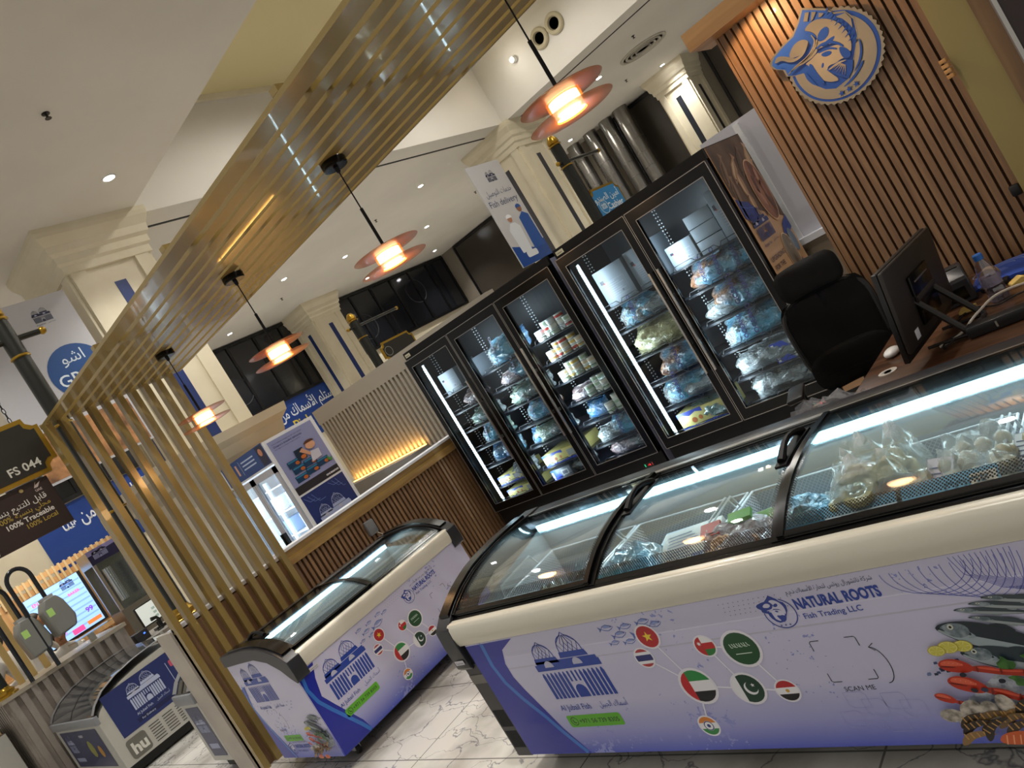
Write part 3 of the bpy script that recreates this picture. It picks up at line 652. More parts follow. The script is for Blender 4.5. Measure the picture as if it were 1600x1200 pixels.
def bag(kind, loc, label, group, sc=1, rz=0, lean=0, var=0):
    key = (kind, var)
    if key not in PROTO:
        w, h, d = SIZES[kind]; o = pillow(w, h, d, hash(key[0]) % 1 + var * 13 + list(SIZES).index(kind) * 7, top=.72 + .16 * (var % 2)).build('seafood_bag', BG[kind])
        tag(o, '', 'bag')
        if kind in ('cyan', 'brown'):
            yf = min(v.co.y for v in o.data.vertices if abs(v.co.x) < .05 and v.co.z < .14); a = Art((-.0, yf - .001, .01), (0, 0, 1), (-1, 0, 0), .001); a.text('OCEANO', 0, -.03, .036, '#2a2a6a', bold=.03); a.build('bag_print', o)
        PROTO[key] = o; n = o
    else: n = dup(PROTO[key], loc)
    n.location = loc; n.rotation_euler = (lean, 0, rz); n.scale = (sc, sc, sc); n['label'] = label; n['group'] = group
    return n
def tub(loc, cols, label, group, r=.036, h=.052):
    key = ('tub', cols)
    if key not in PROTO:
        m = MB(); m.lathe([(1e-5, 0), (r * .9, 0), (r, .006), (r, .012)], ink('#d8dcd8')); m.lathe([(r, .012), (r * 1.01, .014), (r * 1.01, h - .014), (r, h - .012)], ink(cols[0]))
        m.lathe([(r, h - .012), (r * 1.04, h - .01), (r * 1.04, h - .002), (r * .95, h), (1e-5, h)], ink(cols[1]))
        for k in range(2):
            a = -PI / 2 + (k - .5) * 1.1; m.add([(r * 1.02 * math.cos(a + q), r * 1.02 * math.sin(a + q), z) for q, z in ((-.35, .02), (.35, .02), (.35, h - .02), (-.35, h - .02))], [(0, 1, 2, 3)], ink(cols[2]))
        o = m.build('seafood_tub'); tag(o, label, 'tub', group); PROTO[key] = o
    else: o = dup(PROTO[key], loc)
    o.location = loc; o['label'] = label; o['group'] = group; return o
def carton(name, x0, y0, z0, x1, y1, z1, m, label, art=None, group=None, rz=0):
    o = bx(name, 0, 0, 0, x1 - x0, y1 - y0, z1 - z0, m, b=.003); o.location = (x0, y0, z0); o.rotation_euler = (0, 0, rz); tag(o, label, 'box', group)
    if art:
        a = Art((0, -.0005, 0), (1, 0, 0), (0, 0, 1), .0006); art(a, x1 - x0, z1 - z0); a.build('carton_print', o)
    return o
def white_art(a, W, H):
    a.rect(W * .1, H * .62, W * .22, H * .72, '#2b2b38'); a.rect(W * .17, H * .6, W * .25, H * .64, '#b5534a')
    for k in range(7): a.rect(W * .25, H * (.58 - k * .055), W * (.55 + .12 * ((k * 37) % 3)), H * (.595 - k * .055), '#9a9da8')
    a.line([(W * .22, H * .2), (W * .85, H * .2), (W * .85, H * .62), (W * .22, H * .62)], .002, '#a8abb4', close=True)
    a.rect(W * .62, H * .24, W * .68, H * .3, '#5a5d68')
def yellow_art(a, W, H):
    a.poly([(0, H), (W * .0, H * .75), (W * .12, H * .86), (W * .25, H * .72), (W * .4, H * .86), (W * .55, H * .74), (W * .55, H)], '#3b4fb0'); a.disc(W * .32, H * .42, H * .17, '#b86a3a', ry=H * .15); a.disc(W * .46, H * .46, H * .13, '#c77c46', ry=H * .13)
    a.rect(W * .66, H * .3, W * .92, H * .8, '#9ea2a4'); a.poly([(0, 0), (W, 0), (W, H * .12), (W * .7, H * .2), (W * .4, H * .1), (W * .1, H * .2), (0, H * .12)], '#3b4fb0', 2)
def blue_art(a, W, H):
    a.poly([(0, 0), (W * .5, 0), (W * .35, H), (0, H)], '#2b48b8'); a.rect(W * .5, H * .2, W * .85, H * .8, '#c6cace'); a.rect(W * .55, H * .35, W * .8, H * .65, '#6e7484', 2); a.rect(W * .03, H * .15, W * .1, H * .8, '#e4e4ea', 2)

# ================================================================ UPRIGHT DISPLAY FREEZERS
HW = {'H': 1.93, 'zb': .335, 'zt': 1.862}
LEDM = mat('led_strip', '#dcf6ff', .3, es=7)
FLINE = mat('door_trim_line', '#a9a5a0', .3, .8)
INNER = mat('freezer_liner', '#23272e', .4); WIRE = mat('shelf_wire', '#191a1d', .35, .5); PEG = mat('peg_white', '#cfd4d8', .4)
def upright(x0, W, nd, label, handles, leds, shelves, name_side):
    t = root('display_freezer', (x0, 4.4, 0), label, 'freezer')
    H = HW['H']; D = .58
    m = MB()
    m.box(0, .03, .08, .03, D, H); m.box(W - .03, .03, .08, W, D, H); m.box(0, D - .04, .08, W, D, H); m.box(0, .0, HW['zt'] + .004, W, D, H); m.box(0, .03, .08, W, D, .36); m.box(0, 0, .08, W, .03, HW['zb'] - .004)
    m.build('cabinet', BLACK, t)
    MB().box(.03, D - .05, .36, W - .03, D - .04, 1.86).build('back_liner', INNER, t)
    for fx in (.06, W - .1):
        for fy in (.06, D - .12): MB().lathe([(.018, 0), (.025, .01), (.025, .03), (.012, .035), (.012, .08)], None, 12, (fx, fy, 0)).build('foot', RUBBER, t)
    dw = W / nd
    for i in range(nd):
        a, b = i * dw + .004, (i + 1) * dw - .004; z0, z1 = HW['zb'], HW['zt']; fw = .055
        d = MB(); d.box(a, -.035, z0, a + fw, 0, z1); d.box(b - fw, -.035, z0, b, 0, z1); d.box(a + fw, -.035, z0, b - fw, 0, z0 + .07); d.box(a + fw, -.035, z1 - .07, b - fw, 0, z1)
        d = d.build('door', GLOSSBLK, t)
        g = MB().box(a + fw, -.022, z0 + .07, b - fw, -.014, z1 - .07).build('door_glass', DOORGLASS, d)
        l = MB(); e = .004
        for (p, q, r_, s_) in ((a, z0, b, z1), (a + fw, z0 + .07, b - fw, z1 - .07)):
            l.box(p, -.037, q, p + e, -.035, s_); l.box(r_ - e, -.037, q, r_, -.035, s_); l.box(p, -.037, q, r_, -.035, q + e); l.box(p, -.037, s_ - e, r_, -.035, s_)
        l.build('trim_line', FLINE, d)
        hx = b - .03 if handles[i] == 'r' else a + .03
        h = MB(); h.box(hx - .008, -.075, .72, hx + .008, -.06, 1.46, b=.003)
        for hz in (.92, 1.26): h.box(hx - .006, -.065, hz - .012, hx + .006, -.035, hz + .012)
        h.build('door_handle', ALU, d)
        # mullion with shelf standards and the shelves
        if i: bx('mullion', i * dw - .02, .0, .36, i * dw + .02, .06, 1.86, BLACK, t)
        pg = MB()
        for k in range(58):
            z = .42 + k * .024; pg.box(i * dw + .055, .2, z, i * dw + .058, .212, z + .008); pg.box(i * dw + .055, .235, z, i * dw + .058, .247, z + .008)
        pg.build('shelf_standard', PEG, t)
        for z in shelves:
            s = bx('shelf', a + .03, .08, z - .012, b - .03, D - .06, z, INNER, t)
            w_ = MB(); n = 3; L0, L1 = a + .05, b - .05; p = []
            seg = (L1 - L0) / n
            for k in range(n):
                x = L0 + k * seg; p += [(x, .075, z + .004), (x + seg * .08, .075, z + .028), (x + seg * .8, .075, z + .028), (x + seg * .92, .075, z + .004)]
            w_.tube(p, .0028, n=5); w_.tube([(L0, .075, z - .006), (L1, .075, z - .006)], .0035, n=5); w_.build('wire_fence', WIRE, s)
        if leds[i]:
            lm = MB()
            for q in range(64): lm.box(i * dw + .076, .045, .42 + q * .0205, i * dw + .0825, .052, .42 + q * .0205 + .0125)
            lm.build('led_strip', LEDM, t)
            bx('led_channel', i * dw + .068, .05, .4, i * dw + .094, .062, 1.76, PEG, t)
        li = light('freezer_tube_light', 'AREA', (0, 0, 0), 5.2 if leds[i] else 6.5, (.82, .94, 1), size=.04, size_y=1.35, rot=(PI / 2, 0, -.5 if leds[i] else -.1))
        li.parent = t; li.location = (i * dw + .1, .035, 1.08)
    k = MB(); k.box(W - .2, -.002, .245, W - .11, .001, .285, mat('control_face', '#111214', .2)); k = k.build('control_panel', None, t)
    a = Art((W - .2, -.0025, .245), (1, 0, 0), (0, 0, 1), .0006); a.text('-18', .035, .012, .02, '#ff2a2a', es=1.6); a.rect(.008, .01, .016, .03, '#1fc27a', es=.8); a.rect(.076, .01, .08, .03, '#c43030', es=.6); a.build('digits', k)
    a = Art((.02, -.003, HW['zt'] + .02), (1, 0, 0), (0, 0, 1), .001); a.rect(0, 0, .07, .03, '#d8d4b8'); a.text('Castrom', .006, .009, .014, '#3a3a30', 2, bold=.02); a.build('maker_badge', t)
    return t
SH1 = (1.42, 1.245, 1.065, .88, .7, .5, .37); SH2 = (1.38, 1.19, .97, .76, .56, .37)
F1 = upright(-5.12, 1.85, 3, 'black three-door glass display freezer beside the wooden half wall', 'rrl', (1, 0, 0), SH1, 'right')
F2 = upright(-3.2, 1.286, 2, 'black two-door glass display freezer behind the mesh office chair', 'rl', (1, 0), SH2, 'right')
side = bx('side_skin', 1.85, .03, .1, 1.853, .56, 1.9, mat('side_grey', '#8e8fa6', .4), F1)
a = Art((1.8535, .05, .1), (0, 1, 0), (0, 0, 1), .001)
a.rect(.02, 1.15, .4, 1.3, '#2a3f9a'); a.disc(.2, .2, .09, '#2a3a9a'); a.text('al jubail', .06, .35, .09, '#3b3f8a', rot=PI / 2); a.build('side_print', F1)

# printed side panel of the two-door freezer
def upfront_side():
    d = .56; H = 1.83; o = MB().box(1.286, .03, .08, 1.29, .57, 1.925).build('side_poster', ink('#c99f78'), F2)
    a = Art((1.2905, .03, .08), (0, 1, 0), (0, 0, 1), .0007); W = .54; T = 1.845
    rr = random.Random(3)
    a.poly([(0, 1.52), (.1, 1.45), (.26, 1.36), (.4, 1.3), (W, 1.25), (W, T), (0, T)], mat('fish_photo_dark', '#4a3628', .45, noise=(7, '#6d513d', 5, (1, 1, .4))), 1)
    for k in range(11):   # whole fish on ice, seen end on
        cy = T - .17 - (k // 4) * .12 - rr.random() * .05; cx = .05 + (k % 4) * .13 + rr.random() * .04; c = ('#8c6a50', '#a98060', '#6b5040', '#c19a78')[k % 4]
        a.at(cx, cy, .8, 1.2 + rr.uniform(-.4, .4)); a.poly([(-.13, 0), (-.06, .04), (.04, .045), (.12, .012), (.16, .035), (.155, -.03), (.12, -.012), (.04, -.04), (-.06, -.035)], c, 2 + k % 3); a.poly([(-.1, .0), (-.04, .03), (.05, .03), (.1, .005)], '#d0ae8c' if k % 2 else '#54402f', 5); a.disc(-.09, .008, .007, '#1c130d', 6); a.at()
    a.disc(.41, 1.47, .115, '#e0b48c', 7, ry=.215); a.disc(.41, 1.47, .108, mat('prawn_photo', '#6a4030', .45, noise=(9, '#a8745a', 5, (1, 1, .5))), 8, ry=.205)
    for k in range(7): a.at(.37 + (k % 2) * .08, 1.6 - k * .045, .8, 1.2 + .15 * k); a.poly([(-.08, 0), (-.03, .025), (.05, .02), (.09, .0), (.05, -.018), (-.03, -.02)], ('#94604c', '#b8826a', '#5a3628')[k % 3], 9 + k % 2); a.at()
    a.poly([(0, 1.5), (.06, 1.47), (.14, 1.45), (.2, 1.39), (.19, 1.34), (.1, 1.31), (0, 1.37)], '#2a3a86', 5); a.line([(0, 1.45), (.08, 1.42), (.18, 1.4)], .005, '#4a66b4', 6)
    a.poly([(.38, 1.16), (.43, 1.22), (W, 1.26), (W, 1.17), (.45, 1.14)], '#2a3f8c', 5)
    jubail(a, .03, 1.2, .25, '#26346e', 11)
    a.disc(.35, 1.04, .08, '#f0cfa8', 6, ry=.135); a.disc(.35, 1.04, .075, mat('fish_grey_photo', '#5a4a3c', .45, noise=(10, '#9a8a78', 5, (1, 1, .25))), 7, ry=.128); a.disc(.46, 1.1, .045, mat('fish_blue_photo', '#4a5a6c', .45, noise=(10, '#7f8f9f', 5, (1, 1, .25))), 7, ry=.08)
    for k, s in enumerate(('UPGRADING', 'FOR THE', 'FUTURE')): a.text(s, .02, 1.065 - k * .055, .042, '#2b2340', 6, bold=.01)
    a.text('Quality Fish Trading', .03, .91, .024, '#4a3c44', 6); a.text('Perfect taste', .06, .875, .02, '#4a3c44', 6); a.poly([(.4, .9), (.44, .98), (.47, .9), (.44, .86)], '#2a3f8c', 6)
    a.disc(.25, .45, .18, '#f0cfa8', 6, ry=.25); a.disc(.25, .45, .17, 'X' if False else mat('fish_grey_photo', '#5a4a3c'), 7, ry=.24)
    a.build('poster_print', o)
def jubail(a, x, y, w, col, k=1, txt=True):
    """two lattice domes over an arcade"""
    T0 = a.T; b0, b1, b2 = T0[0], T0[1], 0; X, Y = T0[4], T0[5]
    def p(pts): return [(x + px * w, y + py * w) for px, py in pts]
    for cx, r, h0 in ((.22, .15, .52), (.66, .17, .56)):
        dome = [(cx + r * math.cos(q), h0 + r * 1.15 * math.sin(q) ** .9) for q in [PI * i / 14 for i in range(15)]]
        dome = dome[:7] + [(cx, h0 + r * 1.35)] + dome[8:]
        a.line(p(dome), .012 * w, col, k)
        for q in (-.6, -.2, .2, .6):
            a.line(p([(cx + r * q, h0), (cx + r * (q * .9 + .35), h0 + r * .6), (cx + r * (q * .2 + .1), h0 + r * 1.15)]), .008 * w, col, k); a.line(p([(cx + r * q, h0), (cx + r * (q * .9 - .35), h0 + r * .6), (cx + r * (q * .2 - .1), h0 + r * 1.15)]), .008 * w, col, k)
        a.poly(p([(cx - r - .04, h0 - .07), (cx + r + .04, h0 - .07), (cx + r + .02, h0 - .0), (cx - r - .02, h0)]), col, k)
    a.poly(p([(.0, .36), (.98, .36), (.98, .44), (.0, .44)]), col, k); a.poly(p([(.04, .44), (.96, .44), (.96, .48), (.04, .48)]), col, k)
    for cx in (.22, .66): a.poly(p([(cx + .07 * math.cos(PI * i / 8), .4 + .08 * math.sin(PI * i / 8)) for i in range(9)]), '#b9b9cf', k + 1)
    for i in range(15):
        c = .05 + i * .063
        if i in (6, 7, 8): a.poly(p([(c - .014, .2), (c + .014, .2), (c + .014, .33), (c - .014, .33)]), col, k); continue
        wd = .02 if i % 2 else .024; a.poly(p([(c - wd, 0), (c + wd, 0), (c + wd, .29), (c + wd * .4, .33), (c - wd * .4, .33), (c - wd, .29)]), col, k)
    a.poly(p([(.41, 0)] + [(.49 + .08 * math.cos(PI - PI * i / 8), .08 + .08 * math.sin(PI * i / 8)) for i in range(9)] + [(.57, 0)]), col, k)
    if txt: a.text('Al Jubail Fish', x + .0 * w, y - .15 * w, .1 * w, col, k, bold=.01, w=.47 * w); a.text('أسماك الجبيل', x + 1.0 * w, y - .14 * w, .1 * w, col, k, align='r', ar=True, w=.4 * w)
upfront_side()

# ---- stock in the upright freezers
XA = [-5.12 + .6167 * i for i in range(3)] + [-3.2, -3.2 + .643]
DN = ['leftmost door of three-door freezer', 'middle door of three-door freezer', 'right door of three-door freezer', 'left door of two-door freezer', 'right door of two-door freezer']
ORD = ['top', 'second', 'third', 'fourth', 'fifth', 'sixth', 'bottom']
def stock(d, s, kind, fx, sc=1, var=0, lean=-.25, rz=None, y=4.56):
    z = (SH1 if d < 3 else SH2)[s]; wd = .6167 if d < 3 else .643; nsh = len(SH1 if d < 3 else SH2)
    sc *= 1.12; w = SIZES[kind][0] * sc
    x = XA[d] + .05 + w / 2 + fx * (wd - .1 - w)
    pos = 'left' if fx < .34 else ('right' if fx > .66 else 'middle')
    row = 'bottom' if s == nsh - 1 else ORD[s]
    bag(kind, (x, y, z + .004), ('%s, %s, %s shelf, %s' % (WORD[kind], pos, row, DN[d])).replace(' of three', ', three').replace(' of two', ', two'), 'bags in the upright freezers', sc, rnd.uniform(-.25, .25) if rz is None else rz, lean, var)
# door 1
for s, k, fx, sc, v in ((1, 'pink', .8, 1, 0), (2, 'green', .45, .9, 0), (2, 'grey', 1, .9, 0), (3, 'cyan', .4, .9, 0), (3, 'green', 1, .9, 1), (4, 'blue', .4, .95, 0), (4, 'cyan', 1, .9, 1), (5, 'grey', 1, .9, 1)): stock(0, s, k, fx, sc, v)
# door 2
for s, k, fx, sc, v in ((0, 'cyan', .05, 1.2, 0), (0, 'blue', 1, 1.15, 1), (1, 'pink', 0, .8, 1), (1, 'cyan', .7, 1, 0), (2, 'green', .1, 1.05, 0), (2, 'grey', .95, .95, 1), (3, 'cyan', .35, .95, 1), (3, 'brown', .95, .9, 0), (4, 'blue', 0, .8, 0), (4, 'green', .55, .95, 1), (4, 'grey', 1, .9, 0), (6, 'grey', .95, .8, 1)): stock(1, s, k, fx, sc, v)
# door 3
for s, k, fx, sc, v in ((3, 'pink', 0, .8, 0), (4, 'blue', 0, .85, 1), (5, 'grey', .1, .9, 0), (5, 'cyan', .75, 1, 1), (6, 'pink', .15, 1.1, 1), (6, 'grey', .9, 1.05, 1)): stock(2, s, k, fx, sc, v)
# door 4
for s, k, fx, sc, v in ((1, 'cyan', .15, 1.05, 0), (1, 'grey', .9, 1, 1), (2, 'cream', .1, 1.25, 0), (2, 'cream', .85, 1.15, 1), (3, 'brown', .7, 1.05, 0), (4, 'cyan', .1, 1.15, 1), (4, 'grey', .85, 1.05, 0), (5, 'green', .9, 1.1, 1)): stock(3, s, k, fx, sc, v)
# door 5
for s, k, fx, sc, v in ((1, 'brown', 0, 1, 0), (1, 'brown', .5, 1.05, 1), (1, 'cyan', 1, .95, 0), (2, 'brown', .5, 1.2, 1), (2, 'brown', 1, 1.1, 0), (2, 'grey', 0, .9, 1), (3, 'cyan', .1, 1, 0), (3, 'cyan', .65, 1.15, 1), (3, 'blue', 1, .9, 1), (4, 'grey', 0, 1.1, 0), (4, 'grey', .5, 1.15, 1), (5, 'grey', .25, 1.3, 0), (5, 'grey', .9, 1.2, 1)): stock(4, s, k, fx, sc, v)
X = XA; CART = mat('frosted_carton', '#7d8690', .5)
carton('white_carton', X[0] + .1, 4.52, SH1[0], X[0] + .32, 4.8, SH1[0] + .19, CART, 'printed white carton at the left of the top shelf behind the leftmost door', white_art)
carton('white_carton', X[0] + .34, 4.55, SH1[0], X[0] + .54, 4.85, SH1[0] + .17, CART, 'white carton at the right of the top shelf behind the leftmost door', white_art)
carton('yellow_carton', X[0] + .12, 4.5, SH1[6], X[0] + .5, 4.8, SH1[6] + .075, ink('#d9cf86'), 'lower of two yellow and blue cartons in the leftmost freezer bay', yellow_art)
carton('yellow_carton', X[0] + .1, 4.5, SH1[5] + .001, X[0] + .4, 4.8, SH1[5] + .08, ink('#d9cf86'), 'upper of two yellow and blue cartons in the leftmost freezer bay', yellow_art)
carton('yellow_carton', X[1] + .08, 4.5, SH1[5], X[1] + .5, 4.8, SH1[5] + .1, ink('#d0c47a'), 'yellow and blue carton behind the middle freezer door', yellow_art)
carton('white_carton', X[1] + .08, 4.5, SH1[6], X[1] + .3, 4.8, SH1[6] + .09, CART, 'white carton at the bottom of the middle freezer bay', blue_art)
carton('white_carton', X[3] + .1, 4.52, SH2[0], X[3] + .36, 4.8, SH2[0] + .27, CART, 'large printed white carton at the left of the top shelf in the two-door freezer', white_art)
carton('white_carton', X[3] + .38, 4.54, SH2[0], X[3] + .59, 4.82, SH2[0] + .28, CART, 'white carton right of the large one on the top shelf in the two-door freezer', white_art)
carton('yellow_carton', X[3] + .12, 4.5, SH2[5], X[3] + .5, 4.8, SH2[5] + .13, ink('#d9cf86'), 'yellow and blue carton at the bottom of the two-door freezer', yellow_art)
carton('white_carton', X[4] + .04, 4.52, SH2[0], X[4] + .24, 4.8, SH2[0] + .16, CART, 'small white carton at the left of the top shelf behind the right door', white_art)
for k in range(3): carton('white_carton', X[4] + .25, 4.53, SH2[0] + k * .09, X[4] + .44, 4.82, SH2[0] + k * .09 + .085, CART, ('lowest', 'middle', 'uppermost')[k] + ' of three flat white cartons stacked behind the right freezer door')
carton('white_carton', X[4] + .45, 4.52, SH2[0], X[4] + .6, 4.8, SH2[0] + .33, CART, 'tall white carton standing at the right end of the top shelf', white_art)
for k in range(3): carton('blue_carton', X[4] + .34, 4.5, SH2[4] + k * .045, X[4] + .59, 4.75, SH2[4] + k * .045 + .043, CART, ('lowest', 'middle', 'uppermost')[k] + ' of three blue and white cartons stacked at the right of the fifth shelf', blue_art)
TC = [('#e8e4da', '#cfd2cc', '#c23a2e'), ('#c8433a', '#d8d8d2', '#efe9d8'), ('#d9b45c', '#cfcfc6', '#8a4a2c'), ('#a9c0a4', '#d6d9d2', '#5f7f5c'), ('#d4bfa0', '#c9c4b8', '#a2452f'), ('#dfe6ea', '#b8c4c9', '#6f8a9a')]
def tubs(s, n, rows, x0, cols):
    for i in range(n):
        for j in range(rows if i % 4 else max(1, rows - 1)):
            c = TC[cols[(i * 2 + j) % len(cols)]]
            tub((X[2] + x0 + i * .0765, 4.53 + (i % 2) * .02, SH1[s] + .001 + j * .043), c, 'small seafood tub, %s from left, level %s, %s shelf, right bay of three-door freezer' % (('first', 'second', 'third', 'fourth', 'fifth', 'sixth')[i], ('one', 'two', 'three')[j], ORD[s]), 'seafood tubs in stacks', h=.0425)
tubs(0, 6, 3, .1, [0, 5, 0, 1, 3]); tubs(0, 4, 1, .1, [5, 0]) if False else None
tubs(1, 6, 3, .1, [2, 4, 1, 2]); tubs(2, 6, 3, .1, [3, 4, 2, 4]); tubs(3, 4, 3, .25, [3, 3, 0]); tubs(4, 3, 3, .33, [3, 0, 3])
# ================================================================ CURVED-GLASS CHEST FREEZERS
TOP = [(.0, .7), (.03, .712), (.08, .738), (.147, .765), (.24, .79), (.34, .803), (.44, .808), (.55, .807), (.66, .803), (.75, .8)]
def top(y):
    for (a, za), (b, zb) in zip(TOP, TOP[1:]):
        if y <= b: return za + (zb - za) * max(0, (y - a)) / (b - a)
    return .8
def frit():
    m = bpy.data.materials.new('dotted_glass_edge'); m.use_nodes = True; nt = m.node_tree; nt.nodes.clear(); N = nt.nodes.new; L = nt.links.new
    out = N('ShaderNodeOutputMaterial'); mx = N('ShaderNodeMixShader'); t = N('ShaderNodeBsdfTransparent'); d = N('ShaderNodeBsdfPrincipled'); d.inputs['Base Color'].default_value = lin('#141416'); d.inputs['Roughness'].default_value = .2
    tc = N('ShaderNodeTexCoord'); mp = N('ShaderNodeMapping'); mp.inputs['Rotation'].default_value = (0, 0, .785); mp.inputs['Scale'].default_value = (150, 150, 0)
    v = N('ShaderNodeTexVoronoi'); v.inputs['Randomness'].default_value = 0; v.inputs['Scale'].default_value = 1
    c = N('ShaderNodeMath'); c.operation = 'LESS_THAN'; c.inputs[1].default_value = .36
    L(tc.outputs['Object'], mp.inputs[0]); L(mp.outputs[0], v.inputs['Vector']); L(v.outputs['Distance'], c.inputs[0]); L(c.outputs[0], mx.inputs[0]); L(t.outputs[0], mx.inputs[1]); L(d.outputs[0], mx.inputs[2]); L(mx.outputs[0], out.inputs[0]); return m
FRIT = frit()
def lattice():
    m = bpy.data.materials.new('white_wire_lattice'); m.use_nodes = True; nt = m.node_tree; nt.nodes.clear(); N = nt.nodes.new; L = nt.links.new
    out = N('ShaderNodeOutputMaterial'); mx = N('ShaderNodeMixShader'); t = N('ShaderNodeBsdfTransparent'); d = N('ShaderNodeBsdfPrincipled'); d.inputs['Base Color'].default_value = lin('#c9ccd0'); d.inputs['Roughness'].default_value = .35
    tc = N('ShaderNodeTexCoord'); sp = N('ShaderNodeSeparateXYZ'); L(tc.outputs['Object'], sp.inputs[0]); best = None
    ad = N('ShaderNodeMath'); ad.operation = 'ADD'; L(sp.outputs[0], ad.inputs[0]); L(sp.outputs[1], ad.inputs[1])
    for op in ('ADD', 'SUBTRACT'):
        q = N('ShaderNodeMath'); q.operation = op; L(ad.outputs[0], q.inputs[0]); L(sp.outputs[2], q.inputs[1])
        k = N('ShaderNodeMath'); k.operation = 'MULTIPLY'; k.inputs[1].default_value = 62; L(q.outputs[0], k.inputs[0]); fr = N('ShaderNodeMath'); fr.operation = 'FRACT'; L(k.outputs[0], fr.inputs[0])
        c = N('ShaderNodeMath'); c.operation = 'LESS_THAN'; c.inputs[1].default_value = .2; L(fr.outputs[0], c.inputs[0])
        if best: mxm = N('ShaderNodeMath'); mxm.operation = 'MAXIMUM'; L(best, mxm.inputs[0]); L(c.outputs[0], mxm.inputs[1]); best = mxm.outputs[0]
        else: best = c.outputs[0]
    L(best, mx.inputs[0]); L(t.outputs[0], mx.inputs[1]); L(d.outputs[0], mx.inputs[2]); L(mx.outputs[0], out.inputs[0]); return m
LATT = lattice()
LINER = mat('aluminium_liner', '#a3a6a8', .38, .2, bump=(2.5, .12)); CHESTLED = mat('cool_led', '#bff2ff', .3, es=7)
LIDGLASS = glass('lid_glass', (.9, .95, .96), .05, .015)
def sheet(mb, x0, x1, y0, y1, dz, m=None, n=16, th=.004):
    ys = [y0 + (y1 - y0) * i / n for i in range(n + 1)]
    vs = []
    for y in ys: vs += [(x0, y, top(y) + dz), (x1, y, top(y) + dz)]
    k = len(vs); vs2 = vs + [(x, y, z - th) for x, y, z in vs]
    fs = [(2 * i, 2 * i + 1, 2 * i + 3, 2 * i + 2) for i in range(n)] + [(k + 2 * i + 2, k + 2 * i + 3, k + 2 * i + 1, k + 2 * i) for i in range(n)]
    fs += [(2 * i, 2 * i + 2, k + 2 * i + 2, k + 2 * i) for i in range(n)] + [(2 * i + 3, 2 * i + 1, k + 2 * i + 1, k + 2 * i + 3) for i in range(n)] + [(0, k, k + 1, 1), (2 * n + 1, k + 2 * n + 1, k + 2 * n, 2 * n)]
    mb.add(vs2, fs, m, True)
def gradient_wrap():
    """printed wrap: white that runs into blue along its bottom edge"""
    m, nt, b = nodes('wrap_print'); N = nt.nodes.new; L = nt.links.new
    tc = N('ShaderNodeTexCoord'); sp = N('ShaderNodeSeparateXYZ'); r = N('ShaderNodeValToRGB'); mr = N('ShaderNodeMapRange'); mr.inputs[1].default_value = .08; mr.inputs[2].default_value = .3
    e = r.color_ramp.elements; e[0].color = lin('#3a4bb8'); e[1].color = lin('#c6c4de'); e[1].position = 1; q = e.new(.45); q.color = lin('#9a9cd0')
    L(tc.outputs['Object'], sp.inputs[0]); L(sp.outputs[2], mr.inputs[0]); L(mr.outputs[0], r.inputs[0])
    # inky speckle near the upper corners of the print
    n = N('ShaderNodeTexNoise'); n.inputs['Scale'].default_value = 60; n.inputs['Detail'].default_value = 3; L(tc.outputs['Object'], n.inputs['Vector'])
    g = N('ShaderNodeTexNoise'); g.inputs['Scale'].default_value = 3.1; g.inputs['Detail'].default_value = 2; L(tc.outputs['Object'], g.inputs['Vector'])
    ad = N('ShaderNodeMath'); ad.operation = 'ADD'; L(n.outputs[0], ad.inputs[0]); L(g.outputs[0], ad.inputs[1]); c = N('ShaderNodeMath'); c.operation = 'GREATER_THAN'; c.inputs[1].default_value = 1.25; L(ad.outputs[0], c.inputs[0])
    mx = N('ShaderNodeMix'); mx.data_type = 'RGBA'; mx.inputs[7].default_value = lin('#8a90cc'); L(c.outputs[0], mx.inputs[0]); L(r.outputs[0], mx.inputs[6]); L(mx.outputs[2], b.inputs['Base Color'])
    b.inputs['Roughness'].default_value = .3; b.inputs['Coat Weight'].default_value = .25; return m
WRAP = gradient_wrap()
